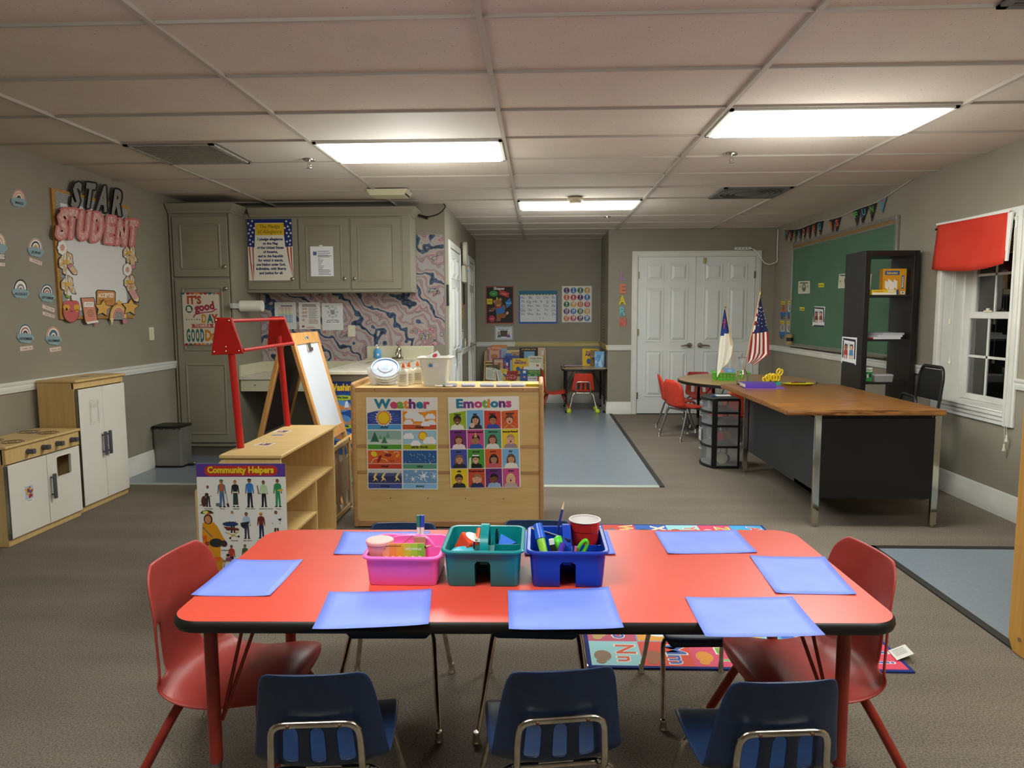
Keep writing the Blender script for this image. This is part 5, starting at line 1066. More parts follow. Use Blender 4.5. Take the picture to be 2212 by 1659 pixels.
for f,P,t_,lab in strips:
    a=ArtP('x',XL,f,off=.0015); a.slab(P,'cfa79c' if 'edge' not in lab else '3a3a44',.001); cx=sum(p[0] for p in P)/4; cy=sum(p[1] for p in P)/4
    a.poly([(cx+(x-cx)*.93,cy+(y-cy)*.82) for x,y in P],'e3cfc2',1); rot=math.degrees(math.atan2(P[1][1]-P[0][1],P[1][0]-P[0][0])); a.text(t_,cx+4,cy+7,15,'2a2420',L=3,bold=0,fit=80,rot=rot) if 'edge' not in lab else a.text(t_,22,cy+8,18,'2a2420',L=3,bold=0,rot=rot)
    a.build('name_strip',label='pale '+lab,cat='name strip')
# ================================================================ ALCOVE
yv=YB
a=wallart('y',yv,(1049,618),(1110,699),460,600,base='a84a3c')
a.rect(18,18,445,585,'16130f'); a.text('Shapes',220,58,38,'e6e2d8',fit=175,bold=2); a.disc(130,120,70,'3f9a3c',2,ry=48); a.poly([(235,62),(390,110),(375,185),(220,135)],'cc3a2a',2); a.rect(20,200,110,290,'e0d020',2); a.poly([(320,260),(395,190),(430,280),(345,355)],'2a86cc',2); a.poly([(35,420),(60,330),(145,400)],'6a2450',2); a.disc(100,520,52,'c83450',2)
for t_,x,y,w_ in (('oval',130,130,40),('rectangle',300,130,90),('square',65,250,60),('diamond',375,280,70),('triangle',85,395,60),('circle',100,528,50)): a.text(t_,x,y,14,'f0e8d8' if t_!='square' else '303010',fit=w_,bold=1,rot=15 if t_=='rectangle' else 0)
# plain teddy bear in a waistcoat
for x,y,rx,ry,c,r_ in ((215,480,42,'60','9a6030',0),(270,470,60,38,'9a6030',20),(330,450,30,22,'9a6030',-40),(205,540,40,22,'9a6030',0),(120,370,26,45,'9a6030',50),(300,340,26,42,'9a6030',-20)): a.disc(x,y,rx,c,3,ry=float(ry),rot=r_)
a.poly([(160,350),(290,320),(320,420),(175,455)],'2f78c0',4); a.disc(205,280,62,'a0683a',5,ry=58); a.disc(145,245,28,'a0683a',4); a.disc(240,215,28,'a0683a',4); a.disc(145,245,16,'d09a8a',6); a.disc(240,215,16,'d09a8a',6); a.disc(210,305,32,'d0a070',6,ry=22); a.disc(210,292,8,'2a1a14',7); a.poly([(165,330),(260,320),(240,355),(190,360)],'c83a2a',6); a.poly([(160,235),(185,165),(215,220)],'d8c83a',6); a.line([(165,222),(208,205)],8,'222222',7); a.disc(355,430,20,'d9a898',5,ry=26)
a.build('shapes_poster',label='black poster titled Shapes with a bear and coloured shapes on the alcove wall',cat='poster')
a=wallart('y',yv,(1121,628),(1204,699),600,520,base='2a5cae')
a.rect(18,60,580,490,'e2e4e6'); a.rect(0,0,600,52,'1d6a8a',2); [a.disc(25+50*i,54,25,'dcc68a',2,ry=24,n=12,a0=180,a1=360) for i in range(12)]; [a.disc(25+50*i,46,25,'1d6a8a',3,ry=22,n=12,a0=180,a1=360) for i in range(12)]; a.rect(0,0,600,50,'1d6a8a',3)
for i,row in enumerate(('Aa Bb Cc Dd Ee','Ff Gg Hh Ii Jj Kk','Ll Mm Nn Oo Pp','Qq Rr Ss Tt Uu','Vv Ww Xx Yy Zz','. , ! ?')):
    y=125+66*i; [a.rect(20,y-44+q,578,y-42+q,'b8bcc4',1) for q in (0,22,44)]; W=row.split()
    for j,w in enumerate(W): a.text(w,(58+j*(484/(len(W)-1))) if i<5 else 230+j*50,y,40,'4a4c50',bold=0)
a.build('alphabet_poster',label='blue bordered handwriting alphabet poster on the alcove wall',cat='poster')
a=wallart('y',yv,(1214,618),(1278,696),480,590,base='e6e3d8'); cc=['5a2a66','2a6ab0','2a6a52','d8a04a','cf6a3a','c83a5a','5a2a66','2a72b8','1f6a4a','d8a04a','cf6a3a','c83a5a','5a2a66','2a72b8','1f6a4a','d8a04a','cf6a3a','c83a5a','5a2a66','2a72b8']
for i in range(20): x=75+110*(i%4); y=72+113*(i//4); a.disc(x,y,48,cc[i]); a.text(str(i+1),x,y+10,44,'f2eee2',fit=24 if i<9 else 52,bold=2); a.rect(x-20,y+24,x+20,y+31,'f2eee2',2)
a.build('number_poster',label='white poster of twenty numbered coloured circles on the alcove wall',cat='poster')
a=wallart('y',yv,(1069,705),(1108,734),290,230,base='dfe4ea'); 
for i in range(28): a.poly([(8+i*10,10),(13+i*10,22),(18+i*10,10)],'20242c',1); a.poly([(8+i*10,220),(13+i*10,208),(18+i*10,220)],'20242c',1)
for i in range(20): a.poly([(8,20+i*10),(20,25+i*10),(8,30+i*10)],'20242c',1); a.poly([(282,20+i*10),(270,25+i*10),(282,30+i*10)],'20242c',1)
a.text('Reading Center',145,55,18,'333333',fit=170,bold=1); a.poly([(85,70),(205,70),(200,175),(90,175)],'5a4a48',2); a.disc(62,110,24,'c89878',3); a.disc(222,110,24,'e0c89a',3); a.poly([(35,190),(55,130),(95,150),(100,190)],'4a7a5a',3); a.poly([(190,190),(195,150),(230,130),(255,190)],'8a4a9a',3)
a.build('reading_sign',label='small black bordered card titled Reading Center under the shapes poster',cat='sign')
# strips of lined chart on the narrow alcove side wall
for y0,y1,z0,z1,lab in ((10.20,10.42,1.58,2.12,'tall narrow chart on the alcove side wall, upper of two'),(10.02,10.48,.96,1.50,'tall narrow chart on the alcove side wall, just above the rail')):
    a=Art(100,240,(XA-.004,y1,z1),(XA-.004,y0,z1),(XA-.004,y1,z0),base='8d8a7a'); a.rect(8,8,92,232,'a49c7c'); [a.rect(18,20+i*18,82,28+i*18,'6e6c58',2) for i in range(12)]; a.build('wall_chart',label=lab,cat='chart')
# book rack
rk=thing('book_rack','low maple sling book rack against the alcove wall','book rack',(-.345,10.5,0))
for x in (-.80,.095):
    g=G(); g.prismX([(10.72,0),(10.28,0),(10.30,.30),(10.60,.80),(10.72,.80)],x-.009,x+.009); build(g,'side_panel',MAPLEV,rk,bevel=.004)
for k,(y,z) in enumerate(((10.31,.10),(10.38,.27),(10.46,.45),(10.56,.62))):
    g=G(); g.box(-.79,.085,y,y+.07,z,z+.012); g.box(-.79,.085,y,y+.008,z,z+.035); g.add([(-.79,y+.07,z),(.085,y+.07,z),(.085,y+.11,z+.19),(-.79,y+.11,z+.19)],[(0,1,2,3)]); build(g,'ledge',MAPLE,rk,solid=0)
def book(name,label,TL,TR,BL,y,cover,draw=None,d=.012,lean=.10,units=(100,130),group=None):
    A=at(*TL,y=y);B=at(*TR,y=y);D=at(*BL,y=y); h=A.z-D.z; D=Vector((D.x,D.y-lean*h,D.z))
    t=thing(name,label,'book',((A.x+B.x)/2,y,D.z),0,group)
    a=Art(*units,A,B,D,base=cover,thick=d*.25)
    if draw: draw(a)
    a.build('cover',t)
    g=G(); n=a.n; U=(B-A)*.97; O=A+(B-A)*.015-n*d*.25; V=(D-A)*.98
    g.rings([[O,O+U,O+U+V,O+V],[O-n*d,O+U-n*d,O+U+V-n*d,O+V-n*d]]); build(g,'pages',mat('book_pages','dcd4c0',.8),t)
    return t
R_=random.Random(3)
def blocks(cols,n=5,title=None,tc='f0e8d0',ty=30):
    def f(a):
        for i in range(n): x,y=R_.uniform(12,70),R_.uniform(35,100); a.disc(x+8,y+8,R_.uniform(8,18),R_.choice(cols),1+i%3,ry=R_.uniform(8,18),n=10)
        if title: a.text(title,50,ty,13,tc,L=6,bold=2,fit=80)
    return f
BK=[ # (label, TL, TR, BL, y, cover, draw)
('dark maroon book titled Arlo on the top row of the rack',(1122,751),(1162,751),(1122,775),10.66,'2c1620',blocks(['3a2028','46302a'],4,'ARLO','c8a060',26)),
('orange and white cartoon book at the top left of the rack',(1062,745),(1095,745),(1062,770),10.68,'d98a52',blocks(['e6dcc8','c8622a','8a9ab0'],8)),
('peach book with purple side bands at the left of the rack',(1053,750),(1083,750),(1053,782),10.63,'d9a487',lambda a:(a.text('Tales',50,28,16,'c8642a',bold=2,fit=60),a.disc(50,82,26,'b8704a',2,ry=22),a.rect(0,20,14,130,'8a6aa0',1),a.rect(86,20,100,130,'8a6aa0',1))),
('pale blue grey book beside the peach book on the rack',(1083,752),(1095,752),(1083,776),10.655,'9fb2c0',blocks(['c8d4da','7a94a8'],4)),
('light wood coloured book on the top row of the rack',(1105,760),(1122,760),(1105,774),10.65,'a88a6a',blocks(['c8a88a','6a4a34'],4)),
('bright blue book with a pointed cover on the rack',(1092,763),(1105,763),(1092,776),10.64,'4a7cc8',None),
('pale peach book with a small door at the right end of the top row',(1162,751),(1178,751),(1162,772),10.65,'cfb094',lambda a:a.rect(50,40,78,100,'dfe4dc',2)),
('pale blue book in front of the maroon book on the rack',(1132,759),(1155,759),(1132,775),10.62,'7aa8c4',blocks(['a0c4d8'],3)),
('purple blue book in the middle of the rack',(1090,768),(1122,768),(1090,790),10.58,'4a4f96',blocks(['5f66b0'],3)),
('purple and tan book at the left of the middle row',(1064,774),(1087,773),(1064,800),10.55,'6a4a7a',blocks(['c8956a','8a5a9a'],4)),
('tan picture book with a red flower on the middle row',(1067,776),(1087,776),(1067,802),10.53,'c49a74',blocks(['d8b08a','b84a3a'],5,'Stories','e6d0b0',30)),
('dark blue book with white pictures on the middle row',(1087,772),(1102,772),(1087,803),10.54,'2f3f84',blocks(['d8d8e0','c84a4a','4a6ac0'],7)),
('pale narrow book beside the yellow book',(1101,778),(1107,778),(1101,801),10.55,'a8b8b8',None),
('yellow book with purple lettering reading Amazing on the rack',(1107,774),(1141,774),(1107,806),10.52,'e3bb22',lambda a:(a.text('Emu',22,24,12,'5a2a6a',bold=2,al='l',fit=30),a.text('AMAZING',50,48,20,'6a2a7a',bold=2,fit=76),a.disc(35,92,12,'3a5a94',2,ry=20),a.disc(70,90,10,'c8622a',2,ry=22),a.disc(50,100,9,'3a7a9a',2,ry=14))),
('cream book with curly title and columns at the right of the rack',(1141,769),(1173,769),(1141,799),10.53,'d6d2b8',lambda a:(a.text('Catty Jane',50,28,14,'4a2a5a',bold=1,fit=80),a.disc(50,50,38,'b8c49a',1,ry=14),[a.rect(12+i*16,62,20+i*16,110,'f0ece0',2) for i in range(5)],a.disc(62,88,10,'c86a3a',3))),
('white topped book lying in front of the cream book',(1131,792),(1166,792),(1131,799),10.47,'dfe0dc',None),
('dark green brown book at the left of the third row',(1050,788),(1080,788),(1050,803),10.48,'5a5236',blocks(['8a7a4a','3a4a2a'],6)),
('cream list book with an orange tab at the lower left of the rack',(1049,793),(1072,796),(1049,819),10.42,'d8d8c4',lambda a:(a.lines(12,30,80,14,6,'8a8a78',4),a.text('118',70,18,10,'333333',bold=2),[a.disc(88,45+i*18,6,'d8823a',2) for i in range(4)])),
('white and green striped thin book leaning on the rack',(1071,797),(1082,800),(1076,822),10.40,'e0e2dc',lambda a:(a.rect(40,5,50,125,'3a6a3a',2),a.rect(60,5,95,125,'b8beb8',1))),
('yellow and blue book leaning left of the red spotted book',(1080,794),(1099,800),(1083,820),10.41,'d8b23a',blocks(['3a5a9a','e8e0c8','3a3020'],6)),
('red book with white dots in the lower row',(1096,801),(1120,801),(1092,820),10.38,'a3281e',lambda a:(a.text('WISHES',50,40,16,'5a1a14',bold=2,fit=80),[a.disc(R_.uniform(8,92),R_.uniform(60,125),4,'e8d0c8',2,n=8) for _ in range(22)])),
('royal blue book with a white label in the lower row',(1124,798),(1139,798),(1124,822),10.40,'2a559e',lambda a:(a.rect(38,14,80,44,'e4e4e4',2),a.disc(58,88,18,'d8986a',2,ry=12))),
('green book with yellow print in the lower right of the rack',(1139,799),(1176,799),(1139,816),10.39,'2f7d4c',lambda a:(a.text('stories from around',50,30,16,'d8cf4a',bold=1,fit=80),a.text('the whole world',50,55,14,'d8cf4a',bold=1,fit=70),a.disc(12,85,8,'d8cf4a',2),a.disc(50,85,8,'d8cf4a',2))),
('white and red book lowest in the right of the rack',(1140,813),(1161,813),(1140,830),10.355,'e0dcdc',lambda a:a.text('Story of Nature',50,40,18,'a03030',bold=2,fit=85)),
('dark red narrow book beside the white and red book',(1161,813),(1176,813),(1161,830),10.352,'a8342a',None),
]
for lab,TL,TR,BL,y,cov,dr in BK: book('picture_book',lab,TL,TR,BL,y,cov,dr,group='picture books on the rack')
# small alcove table
tb=thing('small_table','small tan topped table with black edge and legs in the alcove','table',(.62,9.99,0))
g=G(); g.rings([rrect(.60,.76,.04,.603,.62,9.99),rrect(.60,.76,.04,.612,.62,9.99)]); build(g,'tabletop',noisy('pale_oak_top','c0a478','ccb288',scale=(2,8,8),ns=5,rough=.35),tb)
g=G(); g.rings([rrect(.606,.766,.042,.578,.62,9.99),rrect(.614,.774,.044,.584,.62,9.99),rrect(.614,.774,.044,.603,.62,9.99),rrect(.606,.766,.042,.6085,.62,9.99)]); build(g,'edge_band',BLACKR,tb)
for x in (.37,.885):
    for y in (9.68,10.30): leg_tbl(tb,x,y,.58,BLACKM,STEEL,.014,.12)
for y in (9.68,10.30):
    for xa,xb in ((.52,.385),(.74,.87)): g=G(); g.tube([(xa,y+.02,.575),(xb,y+.01,.30)],.004,6); build(g,'brace',BLACKM,tb)
chair('red chair with slotted back and tennis ball feet at the alcove table','loop',REDP,CHROME,1.03,(.60,9.81),0,splay=.065,balls=True)
chair('red chair with red legs at the side of the alcove table','side',REDP,REDM,1.1,(.23,9.93),-PI/2+.05)
for k,(x,y,w,c_) in enumerate(((.47,10.02,.0,'8a6fa8'),(.475,9.90,.04,'c89a4a'),(.46,9.93,.02,'7a6aa0'),(.47,9.86,.0,'8f74ac'))):
    zz=.6125+.0*k+(0,.0,.012,.024)[k]; 
    if k==1: x=.49
    tt_=thing('picture_book',('purple and yellow book flat on the alcove table, farthest back','yellow and purple book flat on the alcove table, lowest of the stack','purple book flat on the alcove table, middle of the stack','purple and yellow book on top of the stack on the alcove table')[k],'book',(x,y if k else 10.16,zz),0,'books on the alcove table')
    y=y if k else 10.16
    g=G(); g.box(x-.12,x+.12,y-.10,y+.10,zz+.002,zz+.009); build(g,'pages',mat('book_pages'),tt_)
    g=G(); g.box(x-.125,x+.125,y-.105,y+.105,zz+.009,zz+.011); g.box(x-.125,x+.125,y-.105,y+.105,zz,zz+.002); g.box(x-.125,x-.123,y-.105,y+.105,zz,zz+.011); build(g,'cover',PA(c_),tt_)
    a=Art(100,80,(x-.125,y+.105,zz+.0112),(x+.125,y+.105,zz+.0112),(x-.125,y-.105,zz+.0112),base=c_,thick=.0001); [a.disc(R_.uniform(10,90),R_.uniform(10,70),9,R_.choice(['d8b04a','c87a3a','e0cf8a','6a8ac0']),1+i%3,n=9) for i in range(12)]; a.build('cover_art',tt_)
book('picture_book','yellow book with purple lettering standing at the back of the alcove table',(1258,753),(1292,754),(1258,790),10.20,'e3bb22',lambda a:(a.text('Emu',22,28,12,'5a2a6a',bold=2,al='l',fit=30),a.text('AMA',50,55,24,'6a2a7a',bold=2,fit=66),a.disc(40,95,14,'3a5a94',2,ry=22),a.disc(70,88,10,'c8622a',2,ry=22)),lean=.02,group='books on the alcove table')
book('picture_book','brown picture book half behind the blue standing book',(1275,756),(1290,756),(1275,791),10.12,'8a6f3a',blocks(['5a4a2a','b89a5a'],6),lean=.02,group='books on the alcove table')
def openbook(x,y,h,w,label,c,spread):
    t=thing('picture_book',label,'book',(x,y,.6125),0,'books on the alcove table')
    for s_ in (-1,1):
        M=Tr(x,y,.6125)@Rz(s_*spread); g=G(M); g.box(0 if s_>0 else 0,.004,0,w,0,h); build(g,'cover',PA(c),t)
        M=Tr(x,y,.6125)@Rz(s_*spread*.8); g=G(M); g.box(-.0,.003,0,w*.97,.004,h*.97); build(g,'pages',mat('book_pages'),t)
a=Art(100,130,(.765,9.84,.835),(.872,9.80,.835),(.765,9.84,.613),base='6fa5d8',thick=.004); [a.disc(R_.uniform(10,90),R_.uniform(10,120),R_.uniform(8,20),R_.choice(['8cbce6','5a94cc','a8cdec']),1+i%3,ry=14) for i in range(14)]; bo=thing('picture_book','pale blue book standing open at the right end of the alcove table','book',(.82,9.82,.6125),0,'books on the alcove table'); a.build('cover',bo)
g=G(); g.add([(.875,9.803,.617),(.906,9.90,.617),(.906,9.90,.83),(.875,9.803,.83)],[(0,1,2,3)]); build(g,'pages',mat('book_pages'),bo,solid=.006)
g=G(); g.add([(.892,9.80,.613),(.912,9.85,.613),(.912,9.85,.833),(.892,9.80,.833)],[(0,1,2,3)]); build(g,'back_cover',PA('5a94cc'),bo,solid=.003)
# clock between the jut doors: two scalloped cream boards seen edge on
dc=thing('wall_letter_sign','cream layered wooden sign hung between the two side doors','sign',(XJ+.04,8.9,1.9))
for (y0,y1,z0,z1,o) in ((8.61,8.80,1.93,2.22,.075),(8.74,9.02,1.82,2.15,.05)):
    g=G(); P=[((y0+y1)/2+(y1-y0)/2*math.cos(i*PI/10)*(1+.06*math.cos(5*i*PI/10)),(z0+z1)/2+(z1-z0)/2*math.sin(i*PI/10)) for i in range(20)]; g.prismX(P,XJ+.003+o-.045,XJ+.003+o); build(g,'board',mat('cream_board','cfcab6',.5),dc,bevel=.004)
g=G(); g.box(XJ+.02,XJ+.06,8.63,8.66,1.74,1.93); g.box(XJ+.02,XJ+.055,8.78,8.90,1.74,1.88); build(g,'bracket',mat('cream_board'),dc)
g=G(); [g.ball((XJ+.075,y,z),.012,8) for y,z in ((8.86,2.05),(8.9,1.95),(8.84,1.88))]; build(g,'blue_dot',PA('7aa6c4'),dc)
a=Art(60,130,(XJ+.0045,8.66,1.55),(XJ+.0045,8.90,1.55),(XJ+.0045,8.66,1.22),base=None); a.mi_('d79a2a'); a.poly([(30,0),(60,65),(30,130),(0,65)],'d79a2a',1); a.text('Safety',30,60,10,'6a4a14',fit=34); a.text('First',30,78,10,'6a4a14',fit=30); a.build('diamond_sign',label='orange diamond shaped sign between the two side doors',cat='sign')
a=Art(60,90,(XJ+.003,8.72,1.16),(XJ+.003,8.90,1.16),(XJ+.003,8.72,.90),base='e6e6e6'); a.rect(4,4,56,86,'2a2c34'); a.rect(9,9,51,81,'e2e4e8',2); a.disc(30,52,14,'6a7a9a',3); a.rect(18,60,42,78,'8a6a5a',3); a.build('picture_card',label='black bordered picture card between the two side doors',cat='card')
t=thing('wall_thermostat','narrow black framed control strip beside the wallpaper edge','thermostat',(XJ+.01,7.33,1.55)); g=G(); g.box(XJ+.001,XJ+.022,7.305,7.36,1.44,1.655); build(g,'case',BLACKP,t,bevel=.003); g=G(); g.box(XJ+.022,XJ+.0235,7.312,7.353,1.53,1.64); g.box(XJ+.022,XJ+.0235,7.312,7.353,1.46,1.515); build(g,'screen',mat('grey_screen','6a7078',.3),t)
t=thing('wall_switch','black switch strip on the wall between the side doors','switch',(XJ+.01,9.0,1.6)); g=G(); g.box(XJ+.001,XJ+.018,8.93,8.99,1.47,1.73); build(g,'case',BLACKP,t,bevel=.003)
t=thing('light_switch','cream light switch plate low between the side doors','switch',(XJ+.006,9.2,1.0)); g=G(); g.box(XJ+.001,XJ+.008,9.05,9.13,.93,1.04); build(g,'plate',CREAMP,t,bevel=.002); g=G(); g.box(XJ+.008,XJ+.014,9.08,9.10,.97,1.0); build(g,'toggle',CREAMP,t)
# hanging cards on the first jut door handle
a=Art(30,90,(XJ+.075,7.98,1.02),(XJ+.075,8.08,1.02),(XJ+.07,7.98,.80),base='dfe3ea'); a.rect(4,8,26,30,'7a8cc0'); a.build('door_hanger',label='pale card hanging from the handle of the nearer side door',cat='card')
# cable hanging from the ceiling corner at the kitchen wall
g=G(); pts=[at(px,py,y=7.19) for px,py in ((884,450),(890,459),(905,466),(925,468),(945,463),(957,454),(962,446),(958,440))]; g.tube(catmull([tuple(p) for p in pts],3),.006,8); cb=build(g,'cable',BLACKP,None,label='black cable drooping from the ceiling beside the wall cabinets',cat='cable')
g=G(); g.tube([at(900,464,y=7.185),at(924,471,y=7.185)],[.012,.016],8); build(g,'taped_splice',BLACKR,cb)
# ================================================================ RIGHT WALL
fW=lambda x,y:(1640+x*.32555,380+y*.32555)
ALU=noisy('aluminium','a5a29a','b3b0a8',ns=20,rough=.35,metal=.8)
cb=thing('chalkboard','large green chalkboard with aluminium frame on the right wall','chalkboard',(XR-.01,7.62,.95))
y0,y1,z0,z1=6.36,8.88,.975,2.165
g=G(); g.box(XR-.014,XR-.002,y0,y1,z0,z1); build(g,'board',noisy('green_board','456950','4d7158',ns=3,rough=.6,detail=6),cb)
g=G(); g.box(XR-.024,XR-.002,y0-.02,y0+.02,z0,z1+.02); g.box(XR-.024,XR-.002,y1-.012,y1+.012,z0,z1+.02); g.box(XR-.026,XR-.002,y0,y1,z1-.01,z1+.022); g.box(XR-.024,XR-.002,y0,y1,z0-.02,z0+.012); g.box(XR-.022,XR-.002,y0,y1,z1-.055,z1-.04); build(g,'frame',ALU,cb,bevel=.002)
g=G(); g.box(XR-.018,XR-.002,y0+.03,y1-.02,z1-.04,z1-.01); build(g,'cork_strip',noisy('cork','7a5c38','94744a',ns=80,rough=.9),cb)
g=G(); g.rings([[(XR-.002,y,z0-.02),(XR-.075,y,z0-.02),(XR-.08,y,z0-.005),(XR-.072,y,z0-.012),(XR-.002,y,z0-.012)] for y in (y0-.01,y1)]); build(g,'chalk_tray',ALU,cb)
def sheetR(name,label,P,base,fn=None,cat='paper',off=.016,val=XR):
    a=ArtP('x',val,fW,off=off); a.slab(P,base,.001); fn and fn(a); return a.build(name,label=label,cat=cat)
bill=lambda x0,y0,x1,y1:(lambda a:(a.rect(x0+4,y0+5,x1-4,y1-6,'c6c4a8',1),a.disc((x0+x1)/2,(y0+y1)/2+2,13,'55584e',2,ry=26),a.disc((x0+x1)/2,(y0+y1)/2-6,6,'b8b49c',3,ry=11),a.rect(x0+12,y0+8,x1-12,y0+16,'4a4c44',2),a.text('0',x0+14,y1-38,14,'55584e',bold=1),a.text('0',x1-13,y1-40,14,'55584e',bold=1)))
sheetR('play_money','oversized paper banknote on the chalkboard, left of the yellow strips',[(270,700),(345,697),(345,779),(267,782)],'dad8c0',bill(268,698,345,780),'play money')
sheetR('play_money','second oversized paper banknote partly behind the black bookcase',[(541,652),(640,642),(640,740),(534,746)],'dad8c0',bill(536,648,640,744),'play money')
for P,lab in (([(402,712),(439,711),(439,738),(403,740)],'upper'),([(277,870),(309,872),(309,895),(277,893)],'lower')):
    sheetR('word_strip','yellow word strip on the chalkboard, %s of the two'%lab,P,'e0cc2a',lambda a,P=P:a.text('Twenty dollars',sum(p[0] for p in P)/4,sum(p[1] for p in P)/4+5,9,'2a2820',bold=1,fit=(P[1][0]-P[0][0])*.85),'word strip')
def center(title,x0,y0,x1,y1,c1,c2):
    def f(a):
        for q in (0,1): a.poly([(x0+6,(y0,y1-16)[q]+6),(x1-6,(y0,y1-16)[q]+10),(x1-6,(y0,y1-16)[q]+22),(x0+6,(y0,y1-16)[q]+16)],'22242a',1)
        n=10
        for i in range(n):
            for xx in (x0+8,x1-8): yy=y0+24+(y1-y0-48)*i/n; a.disc(xx,yy,4,'22242a',1,ry=7,n=6)
        cx=(x0+x1)/2; a.text(title,cx,y0+44,13,'333333',bold=0,fit=(x1-x0)*.6)
        for d,c,s_,h in ((-.2,c1,'a86a48','2a1c18'),(.17,c2,'d8a884','3a2420')):
            X=cx+d*(x1-x0); H=(y1-y0); a.disc(X,y0+H*.38,9,h,2,ry=16); a.disc(X,y0+H*.40,7,s_,3,ry=12); a.poly([(X-9,y0+H*.48),(X+9,y0+H*.48),(X+11,y0+H*.68),(X-11,y0+H*.68)],c,3); a.rect(X-8,y0+H*.68,X-3,y0+H*.82,s_,3); a.rect(X+3,y0+H*.68,X+8,y0+H*.82,s_,3)
    return f
sheetR('math_sign','black bordered Math Center card on the chalkboard',[(376,865),(447,867),(440,1000),(362,993)],'dfe1e2',center('Math Center',366,864,446,998,'7a2a24','8a4a2a'),'sign')
# name tags left of the board
for i,(x,y,c) in enumerate(((148,830,'c07a5a'),(192,828,'c9c9c4'),(142,960,'b8bab8'),(185,962,'c4c8cc'))):
    def f(a,x=x,y=y,c=c,i=i):
        a.disc(x+14,y+52,15,c,1,ry=34); a.disc(x+14,y+46,8,'8a8a88' if i else 'a05a40',2,ry=22); a.rect(x-6,y+74,x+28,y+100,'2a6aa8',3); a.text('Table',x+11,y+90,9,'e6e6e6',bold=1,fit=24); a.rect(x,y+100,x+24,y+120,'4a3a5a',2); a.rect(x+12,y+104,x+22,y+116,'4a9a5a',3); a.poly([(x,y),(x+26,y+2),(x+25,y+24),(x-1,y+22)],'d8c22a',2); a.text('Name',x+12,y+17,8,'4a3a1a',bold=1,fit=18)
    a=ArtP('x',XR,fW,off=.002); f(a); a.build('name_tag',label='yellow topped name tag with a photo slot, '+('upper pair nearer the closet','upper pair nearer the chalkboard','lower pair nearer the closet','lower pair nearer the chalkboard')[i],cat='name tag')
for k in range(3): g=G(); z=.967+.0425*k; g.cyl((XR-.045,8.80,z),(XR-.045,8.80,z+.041),.042,seg=20); g.cyl((XR-.045,8.80,z+.041),(XR-.045,8.80,z+.042),.02,seg=20); build(g,'tape_roll',mat('tan_roll','a98a5c',.6) if k!=1 else BLACKP,None,label=('tan tape roll at the bottom of the stack on the chalk tray','black tape roll in the middle of the stack on the chalk tray','tan tape roll on top of the stack on the chalk tray')[k],cat='roll',group='stacked rolls on the chalk tray')
# garland
gl=thing('pennant_garland','string garland of black pennants spelling READING IS FUN above the chalkboard','garland',at(1850,460,x=XR-.02))
fG=lambda x,y:(1680+x*.13264,400+y*.13264)
SP=[(95,710),(185,722),(330,715),(405,690),(480,658),(560,630),(640,595),(740,575),(838,562),(930,540),(1030,508),(1120,470),(1222,418),(1345,372),(1480,328),(1610,278),(1650,245),(1775,180),(1900,95),(2040,0),(2190,-98)]
pts=[tuple(at(*fG(x,y),x=XR-.018)) for x,y in SP]; g=G(); g.tube(pts,.003,6); build(g,'string',mat('white_string','cfcabd',.7),gl)
for i,(xa,xb,ya_,yb_,tx,ty,ch,c) in enumerate([(118,185,720,728,130,925,'','44545a'),(190,260,726,726,210,940,'R','b8463a'),(268,330,722,713,282,940,'E','4a6a3a'),(335,403,708,696,365,920,'A','3a6a8a'),(405,475,688,664,432,890,'D','c06a3a'),(475,555,660,638,520,885,'I','8a3a34'),(565,640,628,600,613,860,'N','c0622e'),(645,740,594,578,692,835,'G','4a8a8e'),(838,920,566,546,895,785,'I','c0622e'),(930,1030,542,512,955,785,'S','c8503a'),(1222,1345,416,375,1292,675,'F','5a9a4a'),(1350,1480,373,330,1375,650,'U','4a90a0'),(1485,1610,326,282,1530,605,'N','5a9a4a'),(1650,1775,244,184,1697,475,'','5a8a96')]):
    a=ArtP('x',XR-.012,fG,off=.002); P=[(xa,ya_),(xb,yb_),(tx,ty)]; a.slab(P,'14161c' if ch else c,.0015); 
    if ch: a.text(ch,(xa+xb)/2-4,(ya_+yb_)/2+135-(xb-xa)*.0,95,c,L=3,bold=2,fit=(xb-xa)*.5,rot=-8)
    for k in range(5): a.disc(tx+R_.uniform(-.2,.2)*(xb-xa),ty-R_.uniform(20,150),5,R_.choice(['d8d0c8','c8503a','5a9a4a']),2,n=6)
    if not ch: a.disc((xa+xb)/2,ya_+10,20,'b84a3a',2)
    a.build('pennant',gl)
# white power strip and cord
t=thing('power_strip','white power strip lying on top of the closet door casing','power strip',(2.67,YC-.03,2.19))
pa=at(1587,537,y=YC-.03); pb=at(1622,535,y=YC-.03)
g=G(); g.box(pa.x,pb.x,YC-.055,YC-.006,2.172,2.205); build(g,'case',WHITEP,t,bevel=.006)
g=G(); [g.box(pa.x+.02+k*.045,pa.x+.045+k*.045,YC-.0565,YC-.055,2.18,2.197) for k in range(4)]; build(g,'socket',mat('socket_grey','9a9aa0',.5),t)
g=G(); cd_=[at(px,py,y=9.45) for px,py in ((1622,536),(1632,541),(1641,552),(1650,566),(1662,571),(1678,565),(1688,552),(1690,535),(1690,515),(1686,500),(1683,490))]; cd_=[Vector((min(p.x,XR-.02),p.y,min(p.z,2.42))) for p in cd_]; g.tube(catmull([tuple(p) for p in cd_],3),.006,8); build(g,'cord',WHITEP,t)
